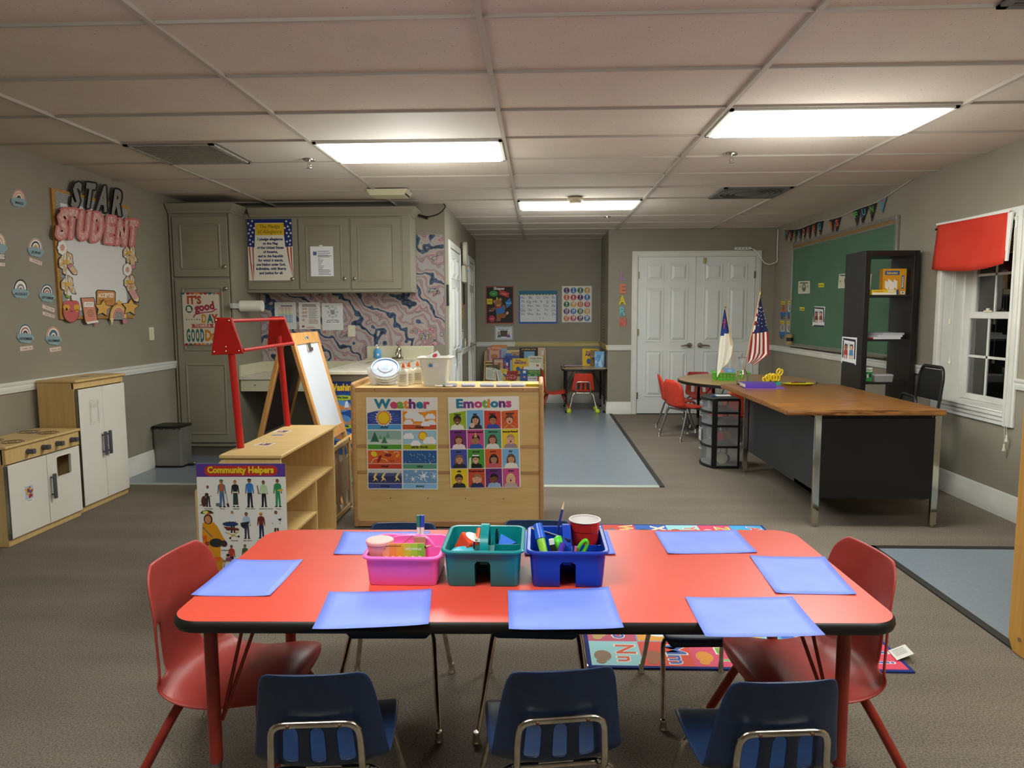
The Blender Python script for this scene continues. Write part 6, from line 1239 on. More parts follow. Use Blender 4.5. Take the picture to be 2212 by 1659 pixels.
# LEARN letters beside the closet doors
for ch,c,y0,y1,l in (('L','a0789a',584,605.5,'purple'),('E','e0714a',614,634,'orange'),('A','d8c22a',638.5,658,'yellow'),('R','6ab0b4',662,682,'pale blue'),('N','d8604e',686,706,'coral')):
    A=at(1338,y0,y=YC-.008); B=at(1352,y0,y=YC-.008); D=at(1338,y1,y=YC-.008); h=A.z-D.z; B.x=A.x+.092; D.x=A.x
    g=G(); gm=GL[(.045,ch)]; y0_=min(p[1] for p in gm[0]); k=h/(max(p[1] for p in gm[0])-y0_); kx=.085/max(p[0] for p in gm[0])
    g.v=[Vector((A.x+p[0]*kx,YC-.010,D.z+(p[1]-y0_)*k)) for p in gm[0]]; g.f=[list(f) for f in gm[1]]; g.mi=[0]*len(g.f)
    build(g,'wall_letter',PA(c,.4),None,solid=.012,smooth=0,label='%s foam letter %s in the word down the wall beside the closet'%(l,ch),cat='letter',group=None)
# ================================================================ BLACK BOOKCASE
bx0,bx1,by0,by1,bz=2.62,3.045,5.90,6.28,1.85
bk=thing('bookcase','tall narrow black open backed bookcase by the chalkboard','bookcase',((bx0+bx1)/2,(by0+by1)/2,0))
g=G(); g.box(bx0,bx0+.042,by0,by1,0,bz); build(g,'side_panel',BLACKL,bk,bevel=.002)
g=G(); g.box(bx1-.042,bx1,by0,by1,0,bz); build(g,'side_panel',BLACKL,bk,bevel=.002)
g=G(); g.box(bx0+.042,bx1-.042,by0,by1,bz-.042,bz); build(g,'top',BLACKL,bk,bevel=.002)
g=G(); g.box(bx0+.042,bx1-.042,by0,by1,0,.042); build(g,'bottom',BLACKL,bk,bevel=.002)
shz=[at(1925,py,y=by0).z for py in (637,733,826)]
for z in shz: g=G(); g.box(bx0+.042,bx1-.042,by0,by1,z-.016,z); build(g,'shelf_board',BLACKL,bk)
g=G(); g.box(bx0+.042,bx1-.042,by0,by1,.42,.436); build(g,'shelf_board',BLACKL,bk)
a=ArtP('y',by0,lambda x,y:(1780+x*.205,560+y*.205)) if 0 else None
# music center card on its left side
p0=at(1820,727,x=bx0);p1=at(1852,730,x=bx0); A_=Vector((bx0-.003,p0.y,p0.z)); B_=Vector((bx0-.003,p1.y,p0.z)); D_=Vector((bx0-.003,p0.y,at(1817,783,x=bx0).z))
a=Art(80,135,A_,B_,D_,base='e2e4e4'); center('Music Center',0,0,80,135,'b8402e','4a84b4')(a); a.build('music_sign',label='black bordered Music Center card on the side of the black bookcase',cat='sign')
z1=shz[0]+.001
def cardbox(name,label,x0,x1,y0,y1,z0,z1,c,front=None,side=None,cat='box',group=None):
    t=thing(name,label,cat,((x0+x1)/2,(y0+y1)/2,z0),0,group); g=G(); g.box(x0,x1,y0,y1,z0,z1); build(g,'carton',PA(c,.45),t,bevel=.001)
    if front: a=Art(100,100,(x0,y0-.0006,z1),(x1,y0-.0006,z1),(x0,y0-.0006,z0),base=None); a.mi_(c); front(a); a.build('front_print',t)
    if side: a=Art(100,100,(x0-.0006,y1,z1),(x0-.0006,y0,z1),(x0-.0006,y1,z0),base=None); a.mi_(c); side(a); a.build('side_print',t)
    return t
xs=lambda px:at(px,640,y=5.95).x
cardbox('game_box','orange Subtraction flash card game box standing on the top shelf',xs(1909),xs(1960),5.98,6.04,z1,z1+.212,'dd9a1e',lambda a:(a.rect(8,8,70,24,'2a5a9a',1),a.text('Subtraction',39,20,8,'e8c040',bold=2,fit=46),[a.poly([(x,38+y),(x+16,46+y),(x+16,78+y),(x,66+y)],'e8e4da',2+i) or a.disc(x+8,56+y,3,'b8402e',7) for i,(x,y) in enumerate(((10,6),(22,0),(34,8),(46,2),(28,16)))],a.rect(44,80,70,98,'2a5a9a',3),a.rect(80,26,90,76,'2a5a9a',2),a.text('Subtraction',87,51,6,'e8e4da',bold=2,rot=-90),a.rect(78,86,96,97,'e8e4da',2),a.disc(87,91,3,'222222',3)))
cardbox('game_box','flat yellow Numbers Bingo box lying on the top shelf',xs(1878),xs(1930),5.905,5.975,z1,z1+.040,'e6c81e',lambda a:(a.rect(0,55,100,100,'e8e2cc',1),a.text('Numbers',25,44,32,'c8862a',bold=2,fit=42),a.text('BINGO',80,44,34,'f0f0f0',bold=2,fit=30)))
t=thing('picture_book','thin white book leaning at the left of the top bookcase shelf','book',(bx0+.06,6.0,z1)); g=G(); g.rings([[(xs(1879),y,z1),(xs(1879)+.012,y,z1),(xs(1879)+.022,y,z1+.17),(xs(1879)+.010,y,z1+.17)] for y in (5.98,6.15)]); build(g,'cover',PA('d8d4c8'),t)
z2=shz[1]+.001
for k in range(3):
    t=thing('paper_stack',('white paper stack on the middle bookcase shelf, lowest','white paper pad on the middle bookcase shelf, in the middle','curled grey white folder on top of the papers in the bookcase')[k],'paper',(2.8,6.05,z2+.018*k)); g=G(Tr(2.815+.01*k,6.05,z2+.017*k)@Rz(.05*k)); g.box(-.10+.02*k,.12,-.13,.13,0,.016); build(g,'sheets',PA(('dcdcdc','cfcfd2','b9b9bc')[k],.7),t)
t=thing('marker','red marker beside the papers in the bookcase','marker',(2.72,5.93,z2+.008)); g=G(); g.cyl((2.68,5.925,z2+.008),(2.75,5.93,z2+.008),.007); build(g,'barrel',PA('a82a3a'),t); g=G(); g.cyl((2.75,5.93,z2+.008),(2.79,5.935,z2+.008),.0075); build(g,'cap',BLACKP,t)
z3=shz[2]+.001
cardbox('game_box','green and white flash card box on the lower bookcase shelf',xs(1869),xs(1893),5.96,5.99,z3,z3+.115,'2f8a4a',lambda a:(a.rect(0,0,100,30,'e2e4dc',1),a.text('Flash Cards',55,22,12,'5a8a2a',bold=2,fit=80),[a.poly([(5+i*22,55-i*3),(22+i*22,52-i*3),(24+i*22,80-i*5),(7+i*22,86-i*5)],['d8d8d8','2a2a30','e2e0da','22242a'][i],2+i) for i in range(4)]))
t=thing('plastic_container','clear lidded box of coloured bits on the lower bookcase shelf','container',(2.9,6.0,z3)); X0,X1=xs(1896),xs(1937)
g=G(); g.rings([rrect(X1-X0-.01,.10,.015,z3,(X0+X1)/2,5.98),rrect(X1-X0,.11,.015,z3+.05,(X0+X1)/2,5.98)]); build(g,'box',mat('hazy_plastic','c8c0bc',.25,alpha=.45),t)
g=G(); g.rings([rrect(X1-X0+.006,.115,.018,z3+.05,(X0+X1)/2,5.98),rrect(X1-X0-.01,.10,.018,z3+.062,(X0+X1)/2,5.98)]); build(g,'lid',mat('hazy_lid','c9c4c4',.25,alpha=.7),t)
g=G(); [g.ball((X0+.02+(X1-X0-.04)*k/13,5.965+.012*(k%3),z3+.016+.007*(k%3)),.011,8,m=k%3) for k in range(14)]; build(g,'craft_bits',[PA('4a7aa8'),PA('c86a4a'),PA('4a9ab8')],None,label='blue and orange craft bits inside the clear lidded box',cat='craft bits',kind='stuff')
# ================================================================ FOLDING CHAIRS
def folding(label,M,openc=True,rz=0):
    t=thing('folding_chair',label,'folding chair',M.translation)
    B=noisy('black_chair_metal','191919','202020',ns=9,rough=.32)
    g=G(M); 
    g.tube([(-.20,-.0,0.01),(-.20,.05,.40),(-.195,.10,.74),(-.16,.11,.80),(.16,.11,.80),(.195,.10,.74),(.20,.05,.40),(.20,0,0.01)],.011,12,round_=.05); build(g,'frame',B,t)
    g=G(M); P=[(-.19,.088,.60),(.19,.088,.60),(.185,.104,.75),(.15,.108,.785),(-.15,.108,.785),(-.185,.104,.75)]; g.rings([P,[(x,y+.012,z) for x,y,z in P]]); build(g,'backrest',B,t,bevel=.003)
    if openc:
        g=G(M); g.rings([rrect(.38,.38,.05,.43,0,-.14),rrect(.39,.39,.05,.445,0,-.14)]); build(g,'seat',B,t,bevel=.003)
        for s_ in (-1,1): g=G(M); g.tube([(.205*s_,-.33,.01),(.205*s_,-.10,.34),(.205*s_,.055,.47)],.011,10); build(g,'leg',B,t)
    else:
        g=G(M); g.rings([[(-.19,-.02,.12),(.19,-.02,.12),(.18,.055,.50),(-.18,.055,.50)],[(-.19,-.045,.12),(.19,-.045,.12),(.18,.03,.50),(-.18,.03,.50)]]); build(g,'seat',B,t,bevel=.006)
        for s_ in (-1,1): g=G(M); g.tube([(.215*s_,-.03,.01),(.215*s_,.06,.50)],.011,10); build(g,'leg',B,t)
folding('black folding chair folded and leaning by the window',Tr(2.79,5.36,.0)@Rz(-PI/2-.02)@Matrix.Scale(.86,4,(1,0,0))@Matrix.Scale(1.2,4,(0,0,1)),False)
folding('black folding chair tucked in behind the desk, only its back showing',Tr(2.66,5.42,0)@Rz(-PI/2-.18)@Matrix.Scale(.93,4),True)
# ================================================================ TEACHER DESK
dk=thing('teacher_desk','black steel desk with wood grain top and chrome legs','desk',(2.1,5.28,0))
g=G(); g.rings([rrect(.96,1.63,.004,.722,2.03,5.285),rrect(.97,1.64,.004,.726,2.03,5.285),rrect(.97,1.64,.004,.753,2.03,5.285),rrect(.965,1.635,.004,.757,2.03,5.285)]); build(g,'desktop',OAK,dk)
g=G(); g.box(1.775,2.47,4.50,4.52,.19,.70); g.box(1.775,2.47,4.52,4.95,.19,.215); g.box(2.45,2.47,4.52,4.95,.19,.70); build(g,'end_panel',BLACKM,dk)
g=G(); g.box(1.775,1.795,4.52,6.06,.19,.685); build(g,'modesty_panel',GREYM,dk)
g=G(); g.box(1.775,2.47,6.05,6.065,.19,.70); g.box(1.78,2.46,4.52,6.05,.69,.722); build(g,'frame',BLACKM,dk)
g=G()
for k,(za,zb) in enumerate(((.54,.68),(.37,.53),(.20,.36))): g.box(2.47,2.482,4.54,4.93,za,zb)
build(g,'drawer',BLACKM,dk)
for x,y in ((1.755,4.515),(2.49,4.515),(1.755,6.075),(2.49,6.075)):
    g=G(); g.box(x-.02,x+.02,y-.012,y+.012,.02,.722); lg=build(g,'leg',mat('polished_chrome','cfcabd',.08,1),dk,bevel=.002); g=G(); g.cyl((x,y,0),(x,y,.022),.009); build(g,'glide',CHROME,lg)
ZD=.7575
# ---- drawer cart
ct=thing('drawer_cart','black plastic drawer cart with four clear drawers beside the desk','drawer cart',(1.62,6.41,0))
y0,y1,xf,xb=6.215,6.60,1.53,1.745
def bow_(z0,z1,o=0,d=.075):
    P=[(xb,y0-o),(xb,y1+o)]+[(xf-d*math.sin(PI*i/8)**.8*1-o,y1+o-(y1-y0+2*o)*i/8) for i in range(9)]
    return [[(x,y,z) for x,y in P] for z in (z0,z1)]
lev=[0.0,.175,.345,.43,.52,.60]
g=G(); g.rings(bow_(0,.022,.004)); g.rings(bow_(.595,.618,.004)); build(g,'top_and_base',BLACKP,ct,bevel=.003)
for z in (.19,.375,.49): g=G(); g.rings(bow_(z-.008,z+.008,.002)); build(g,'shelf_frame',BLACKP,ct)
for x,y in ((xf+.0,y0),(xb,y0),(xf,y1),(xb,y1)): g=G(); g.box(x-.022 if x==xf else x-.012,x+.022 if x==xf else x+.004,y-.003,y+.012,.02,.6); build(g,'post',BLACKP,ct)
contents={0:[((1.62,6.32,.075),.05,'d8cdb0'),((1.68,6.40,.06),.035,'2a3a7a'),((1.60,6.45,.05),.03,'c8a070')],1:[((1.60,6.30,.28),.042,'c8302a'),((1.67,6.36,.27),.04,'c8b48a'),((1.63,6.45,.24),.035,'3a4a8a')],2:[((1.62,6.35,.425),.03,'4a4a5a'),((1.67,6.33,.435),.03,'a0583a')],3:[((1.62,6.33,.53),.02,'b84a3a'),((1.66,6.40,.525),.02,'c89a50')]}
for k,(za,zb) in enumerate(((.024,.18),(.20,.366),(.384,.481),(.50,.592))):
    g=G(); R=bow_(za,zb,-.006,.072); g.rings([R[0],R[1]],cap1=False); dr=build(g,'drawer',FROST,ct)
    g=G(); g.tube([(xf-.074,6.36,zb-.03),(xf-.084,6.41,zb-.034),(xf-.074,6.46,zb-.03)],.006,8); build(g,'handle',FROST,dr)
    for j,(c,r,h) in enumerate(contents[k]):
        g=G(Tr(*c)); 
        if k in(0,1) and j<2: g.cyl((0,-.02,0),(0,.02,0),r,seg=24)
        else: g.box(-r*1.6,r*1.6,-.02,.02,-.012,.012)
        build(g,'toy_instrument',PA(h),None,label=['cream tambourine','blue box','tan stick','red drum','wooden tambourine','blue wooden block','dark case','red brown case','red block','tan stick'][[0,3,6,8][k]+j]+' inside the %s drawer of the clear cart'%['bottom','third','second','top'][k],cat='toy instrument',base=False)
a=Art(60,90,(1.451,6.47,.33),(1.451,6.38,.33),(1.451,6.47,.22),base='e2e4e8'); a.rect(6,6,54,84,'2a2c34',1); a.rect(11,11,49,79,'e2e4e8',2); a.rect(18,30,28,65,'4a6ab0',3); a.rect(34,30,42,65,'c8b49a',3); a.build('drawer_label',ct)
a=Art(60,40,(1.60,6.53,.6185),(1.73,6.53,.6185),(1.585,6.40,.6185),base='dfdfdc'); a.rect(5,5,50,10,'7a8ab0',2); a.build('paper_note',label='white paper note on top of the clear drawer cart',cat='paper')
g=G(); g.tube([(1.53,6.36,.624),(1.55,6.37,.624),(1.57,6.355,.624)],.005,8); build(g,'blue_clip',PA('2a6ac8'),None,label='small blue clip on top of the clear drawer cart',cat='clip')
# ---- round activity table
rt=thing('round_table','round tan school table with black edge by the closet','table',(2.30,8.05,0))
cx,cy=2.30,8.03
el=lambda r,z,n=48:[(cx+(.73+r)*math.cos(2*PI*i/n),cy+(.80+r)*math.sin(2*PI*i/n),z) for i in range(n)]
g=G(); g.rings([el(-.006,.60),el(-.006,.613)]); build(g,'tabletop',TAN,rt)
g=G(); g.rings([el(-.012,.578),el(.004,.582),el(.004,.605),el(-.004,.6105)]); build(g,'edge_band',BLACKR,rt)
for dx,dy in ((-.42,-.30),(.42,-.35),(-.42,.42),(.42,.42)):
    leg_tbl(rt,cx+dx,cy+dy,.58,BLACKM,STEEL,.017,.12); g=G(); g.tube([(cx+dx*.6,cy+dy*.6,.575),(cx+dx*.97,cy+dy*.97,.32)],.005,6); build(g,'brace',BLACKM,rt)
GT=GREYT
chair('red faceted school chair at the round table, nearest the closet doors','hex',REDP,GT,1.22,(1.60,8.28),-PI/2-.05,group=None,splay=.03)
chair('red faceted school chair at the round table, in front of the one nearest the closet','hex',REDP,GT,1.22,(1.60,7.78),-PI/2+.48,splay=.03)
chair('red school chair between the drawer cart and the round table','hex',REDP,GT,1.16,(1.92,7.16),.18,splay=.05)
chair('red school chair on the far side of the round table','loop',REDD,GT,1.15,(2.02,8.93),PI,splay=.03)
# basket
bs=thing('green_basket','lime green perforated plastic basket on the round table','basket',(2.12,8.03,.613))
M=Tr(2.13,8.02,.6135)@Rz(-.12)
GB=mat('lime_plastic','5fc41e',.35)
def wall_slots(g,M_,w,h,nx,nz,zb,t=.003,tap=.0):
    ux=w/nx
    for i in range(nx+1): x=-w/2+ux*i; g.box(x-ux*.22,x+ux*.22,-t,0,0,h)
    for j in range(nz+1): z=h*j/nz; g.box(-w/2,w/2,-t,0,max(z-.005,0),min(z+.005,h))
for (w,rz_,ox,oy,nx) in ((.34,0,0,-.12,9),(.34,PI,0,.12,9),(.24,PI/2,.17,0,8),(.24,-PI/2,-.17,0,8)):
    g=G(M@Tr(ox,oy,0)@Rz(rz_)@Rx(.16)); wall_slots(g,None,w,.085,nx,2,0); build(g,'basket_wall',GB,bs)
g=G(M); g.rings([rrect(.345,.245,.01,0),rrect(.345,.245,.01,.004)]); build(g,'basket_floor',GB,bs)
g=G(M); o_=[rrect(.385,.29,.02,.078),rrect(.40,.305,.025,.081),rrect(.40,.305,.025,.088),rrect(.372,.277,.02,.088),rrect(.372,.277,.02,.08)]; g.rings(o_,cap0=False,cap1=False,closed=True); build(g,'rim',GB,bs)
a=Art(60,40,(2.08,8.10,.735),(2.22,8.14,.73),(2.06,8.02,.69),base='8ab0dc'); a.disc(30,20,10,'b8d0ec',2); a.build('foam_sheet',label='light blue foam piece in the green basket',cat='foam piece')
for x,c,l in ((2.04,'e0925a','orange foam piece sticking out at the left of the basket'),(2.27,'e8824a','orange foam piece sticking out at the right of the basket')): g=G(M@Tr(x-2.13,.02,.07)@Rx(.5)); g.prism([(-.04,0),(.04,0),(.03,.04),(-.01,.05)],0,.008); build(g,'foam_piece',PA(c),None,label=l,cat='foam piece')
# ---- vase with two flags on the desk corner
vx,vy=1.705,6.035
vs_=thing('glass_vase','clear glass vase holding two small flags on the desk corner','vase',(vx,vy,ZD))
g=G(); pr=[(.040,.0),(.046,.006),(.047,.08),(.040,.10),(.026,.12),(.022,.14),(.026,.18),(.036,.228),(.038,.23),(.034,.228),(.024,.18),(.019,.14),(.023,.12),(.037,.098),(.043,.08),(.042,.012),(.02,.010)]; g.lathe([(r,ZD+z) for r,z in pr],(vx,vy,0),32,cap1=True); build(g,'vase_body',GLASS,vs_)
def flag(label,base,tip,cloth):
    t=thing('stick_flag',label,'flag',base); B=Vector(base);T_=Vector(tip)
    g=G(); g.cyl(B,T_,.0045,seg=10); build(g,'stick',mat('pale_dowel','c9a270',.5),t)
    d=(T_-B).normalized(); g=G(); g.tube([T_,T_+d*.012,T_+d*.02,T_+d*.045],[.006,.008,.006,.001],10); build(g,'finial',mat('gold_finial','a8924a',.3,1),t)
    cloth(t)
def clothgrid(t,name,f,nu,nv,matf,mats):
    g=G(); 
    for j in range(nv+1):
        for i in range(nu+1): g.v.append(Vector(f(i/nu,j/nv)))
    for j in range(nv):
        for i in range(nu): g.f.append([j*(nu+1)+i,j*(nu+1)+i+1,(j+1)*(nu+1)+i+1,(j+1)*(nu+1)+i]); g.mi.append(matf((i+.5)/nu,(j+.5)/nv))
    return build(g,name,mats,t,recalc=False,smooth=80)
# outlines of the hanging cloths, read in a plane through the sticks
fy=6.02
def q(px,py,dy=0): p=at(px,py,y=fy+dy); return p
def mk(rows):     # rows: list of (left px, right px) polylines down the flag -> surface
    def f(u,v):
        k=v*(len(rows)-1); i=min(int(k),len(rows)-2); t_=k-i
        (lx,ly,rx,ry)=[rows[i][m]*(1-t_)+rows[i+1][m]*t_ for m in range(4)]
        x=lx+(rx-lx)*u; y=ly+(ry-ly)*u; return q(x,y,.018*math.sin(u*9+v*2)*min(1,.25+v))
    return f
# Christian flag: blue corner with a red cross, white field, hanging from the left stick
rowsC=[(1564.5,668,1568,669),(1561,690,1573,700),(1556.5,722,1579,722),(1552,760,1583,745),(1549.5,790,1580,768),(1548.5,812,1572,785),(1549,815,1556,800)]
def cl1(t):
    clothgrid(t,'cloth',mk(rowsC),14,40,lambda u,v:1 if v<.33-.06*(u-.5) else 0,[mat('flag_white','e2ddcc',.85),mat('flag_blue','223a80',.85)])
    a=ArtP('y',fy-.022,lambda x,y:(x,y),off=.0); a.line([(1566,689),(1563.5,710)],2.2,'a82a2a',1); a.line([(1560.5,697),(1568,696)],1.8,'a82a2a',2); a.build('cross',t)
g0=at(1593,826,y=6.04); tp=at(1567.5,666,y=6.0)
flag('white and blue flag with a red cross in the glass vase',(g0.x+.006,6.045,ZD+.014),tuple(tp),cl1)
rowsA=[(1640,641,1642,641),(1637,655,1648,668),(1634,668,1652,688),(1630,690,1655,702),(1622,722,1660,716),(1621,740,1661,735),(1618,760,1662,765),(1616,778,1653,772),(1615,783,1630,789)]
def cl2(t):
    W=mat('flag_white'); R=mat('flag_red','8f1f2c',.85); B=mat('flag_navy','1d2650',.85)
    clothgrid(t,'cloth',mk(rowsA),26,52,lambda u,v:2 if v<.50 and u>.22-.1*v else (1 if (int((u if v>.5 else v*1.6)*(9 if v>.5 else 13))%2==0) else 0),[W,R,B])
    a=ArtP('y',fy-.022,lambda x,y:(x,y))
    for r,(yy,xa,xb) in enumerate(((664,1641,1644),(672,1641,1648),(680,1638,1650),(688,1640,1652),(696,1636,1654),(703,1638,1654))):
        for c_ in range(3): a.star(xa+(xb-xa)*c_/2,yy+(c_%2)*2,1.25,'e6e2da',2)
    a.build('stars',t)
g1=at(1603,826,y=6.02); tp=at(1641,640,y=6.0)
flag('stars and stripes flag in the glass vase',(g1.x-.01,6.02,ZD+.014),tuple(tp),cl2)
# ---- things on the desk
bb=thing('purple_book','thick purple covered book with pale page edges on the desk','book',(1.76,5.80,ZD+.006))
M=Tr(1.765,5.82,ZD+.0065)@Rz(-.03)
g=G(M); g.box(-.12,.122,-.075,.078,.004,.030); build(g,'pages',mat('book_pages'),bb)
g=G(M); g.box(-.125,.125,-.08,.08,.030,.034); g.box(-.125,.125,-.08,.08,0,.004); g.box(.121,.127,-.08,.08,0,.034); g.box(-.115,.125,-.083,-.079,0,.034); build(g,'cover',mat('purple_cover','5b3fa0',.5),bb,bevel=.002)
g=G(Tr(1.80,5.79,ZD)); g.box(-.155,.155,-.075,.09,0,.005); build(g,'purple_folder',mat('violet_cover','7a54c8',.5),None,label='thin violet folder under the purple book on the desk',cat='folder')
cpx,cpy=1.955,6.03
sc=thing('turquoise_cup','shallow turquoise tray full of yellow scissors at the back of the desk','tray',(cpx,cpy,ZD))
g=G(); loftbox(g,cpx,cpy,[(.12,.06,.01,ZD),(.13,.07,.012,ZD+.022),(.124,.064,.012,ZD+.022),(.115,.055,.01,ZD+.003)],cap1=True); build(g,'tray_body',mat('turquoise','3fb0a8',.4),sc)
YS=mat('yellow_handle','e6c61a',.35)
for k in range(6):
    t=thing('scissors',['yellow handled scissors at the left end of the turquoise tray','yellow handled scissors second from the left in the tray','yellow handled scissors third from the left in the tray','yellow handled scissors in the middle right of the tray','yellow handled scissors near the right end of the tray','tall yellow scissors standing highest at the right end of the tray'][k],'scissors',(cpx-.05+.02*k,cpy,ZD+.01),0,'yellow scissors in the tray')
    x=cpx-.05+.02*k; tl=(-.5,-.25,.05,-.3,.1,.38)[k]; h=(.03,.045,.05,.045,.04,.09)[k]
    M=Tr(x,cpy-.01+.006*(k%3),ZD+h)@Ry(tl)
    for s_ in (-1,1): g=G(M@Tr(.012*s_,0,.018)); g.tube([(.013*math.cos(i*PI/7),.003*s_,.024*math.sin(i*PI/7)) for i in range(14)],.0068,8,closed=True); build(g,'handle',YS,t)
    g=G(M); g.rings([[(-.006,-.002,-.0),(.006,-.002,0),(.006,.002,0),(-.006,.002,0)],[(-.002,-.001,-h+.012),(.002,-.001,-h+.012),(.002,.001,-h+.012),(-.002,.001,-h+.012)]]); build(g,'blade',CHROME,t)
ty=thing('yellow_plate','flat yellow oval tray at the back of the desk','tray',(2.16,6.01,ZD))
g=G(); g.rings([[(2.16+a_*math.cos(2*PI*i/32),6.01+b__*math.sin(2*PI*i/32),ZD+z) for i in range(32)] for a_,b__,z in ((.10,.05,0),(.125,.07,.012),(.13,.075,.014),(.12,.065,.013),(.095,.045,.006))]); build(g,'plate',mat('yellow_plastic','d8cc1e',.35),ty)
g=G(); g.cyl((2.10,6.0,ZD+.020),(2.20,6.03,ZD+.018),.004,seg=8); build(g,'pen',PA('8a2f2a'),None,label='dark red pen lying across the yellow oval tray',cat='pen')
g=G(); g.cyl((2.14,6.04,ZD+.021),(2.225,6.015,ZD+.019),.004,seg=8); build(g,'pen',PA('1c1c1e'),None,label='black pen lying across the yellow oval tray',cat='pen')
# ================================================================ MAPLE SHELF AT THE RIGHT EDGE
ms=thing('storage_shelf','tall maple shelf end cut off by the right edge of the photo','shelf',(2.1,2.3,0))
g=G(); g.prismX([(1.70,0),(2.83,0),(2.862,.05),(2.862,1.19),(2.84,1.22),(1.70,1.22)],1.905,1.925); build(g,'side_panel',noisy('honey_maple','c3923f','cf9f4d',scale=(14,14,1.2),ns=3,rough=.4),ms,bevel=.006,seg=3)
g=G(); g.box(1.925,2.30,2.845,2.86,0,1.21); g.box(1.925,2.30,1.70,2.845,1.19,1.21); g.box(1.925,2.30,1.70,2.845,.6,.62); g.box(1.925,2.30,1.70,2.845,.03,.05); build(g,'carcass',MAPLE,ms)
g=G(); g.cyl((1.905,2.79,.07),(1.900,2.79,.07),.008,seg=12); build(g,'bolt',CHROME,ms)
# ================================================================ ALPHABET RUG
rx0,rx1,ry0,ry1=.19,1.425,2.64,4.515
rg=thing('alphabet_rug','bright alphabet rug with a navy edge under the red table','rug',((rx0+rx1)/2,(ry0+ry1)/2,0))
g=G(); g.box(rx0,rx1,ry0,ry1,.0,.007); build(g,'binding',mat('navy_binding','1c2f78',.9),rg)
a=Art(6,9,(rx0+.015,ry1-.015,.0071),(rx1-.015,ry1-.015,.0071),(rx0+.015,ry0+.015,.0071),base='2a52b0',thick=.0005,lift=.0003)
bg=['d8505c','3a90d0','e0442e','8fd0d4','d8486a','e0502e','3a6ac8','e8a030','58b0d8','c8486a']; fg=['e8c84a','e0e4e8','2f62c0','d85a40','7aba3a','e8e0c8','d8405a','3a5ac0','e0f0f0','f0d060']
cells=[]
L_U='ABCDEFGHIJKLMNOPQRSTUVWXYZ'
for i in range(9): cells.append((5,i))
for i in range(1,6): cells.append((5-i,8))
for i in range(1,9): cells.append((0,8-i))
for i in range(1,5): cells.append((i,0))
sp={'N':('9ad4d8','e0522e'),'M':('e2442a','2f62b8'),'L':('e0486e','7ab83a'),'W':('dc4436','e0c050'),'X':('2c60b8','ece0b8'),'Y':('9ad4d8','d8603a'),'Z':('e04a6a','b0c03a'),'A':('4aa6de','d84a3a'),'I':('e0405c','2f62b8')}
for (c_,r_),ch in zip(cells,L_U):
    B,Fg=sp.get(ch,(bg[ord(ch)%10],fg[(ord(ch)*3)%10])); a.rect(c_,r_,c_+1,r_+1,B,1)
    for off_,col in ((.0,'f4f0e4'),):
        a.text(ch,c_+.52,r_+.34,.40,col,L=2,bold=2,rot=90); 
    a.text(ch,c_+.535,r_+.34,.37,Fg,L=3,bold=1,rot=90); a.text(ch.lower(),c_+.52,r_+.74,.36,'f4f0e4',L=2,bold=2,rot=90); a.text(ch.lower(),c_+.535,r_+.74,.33,Fg,L=3,bold=1,rot=90)
    an={'N':'8a6a4a','M':'a8623a','L':'e8962a','W':'6a7a94','X':'2a3a5a','Y':'8a5a3a','Z':'e8e8e8','A':'5ab04a','I':'5ab04a'}.get(ch,'c8a060')
    a.disc(c_+.24,r_+.62,.17,an,3,ry=.22); a.disc(c_+.20,r_+.84,.10,an,4)
a.rect(1,1,5,8,'58a8d8',1)
for i in range(1,5):
    for j in range(1,8): a.rect(i+.03,j+.03,i+.97,j+.97,bg[(i*3+j*2)%10],2); a.disc(i+.5,j+.5,.28,fg[(i+j)%10],3)
a.build('printed_pile',rg)
a=Art(30,40,(1.40,2.80,.012),(1.475,2.82,.03),(1.395,2.72,.012),base='d8d6d0'); [a.rect(4,6+i*5,24,8+i*5,'8a8a88') for i in range(5)]; a.build('rug_tag',rg,label='white care tag curling off the rug corner')
# ================================================================ RED ACTIVITY TABLE
TZ=.61
tcx,tcy=-.025,2.065; TW,TD=1.83,.762; TR_=.02
MT=Tr(tcx,tcy,0)@Rz(.022)
rtb=thing('activity_table','rectangular red school table with a black edge in the foreground','table',(tcx,tcy,0),.022)
g=G(MT); g.rings([rrect(TW-.012,TD-.012,.075,TZ-.012,n=10),rrect(TW-.012,TD-.012,.075,TZ,n=10)]); build(g,'tabletop',REDT,rtb)
g=G(MT); g.rings([rrect(TW-.03,TD-.03,.07,TZ-.032,n=10),rrect(TW-.004,TD-.004,.08,TZ-.029,n=10),rrect(TW+.004,TD+.004,.084,TZ-.018,n=10),rrect(TW,TD,.082,TZ-.006,n=10),rrect(TW-.012,TD-.012,.075,TZ-.0005,n=10)],cap1=False); build(g,'edge_band',BLACKR,rtb,smooth=70)
for x,y in ((-.872,1.79),(.80,1.83),(-.86,2.345),(.80,2.385)):
    leg_tbl(rtb,x,y,TZ-.03,REDM,STEEL,.0175,.165,(.0,0))
    s_=1 if x<0 else -1
    for o in (.05,.09): g=G(); g.tube([(x+s_*(o+.03),y+.05,TZ-.035),(x+s_*.012,y+.02,.27)],.005,8); build(g,'brace',REDM,rtb)
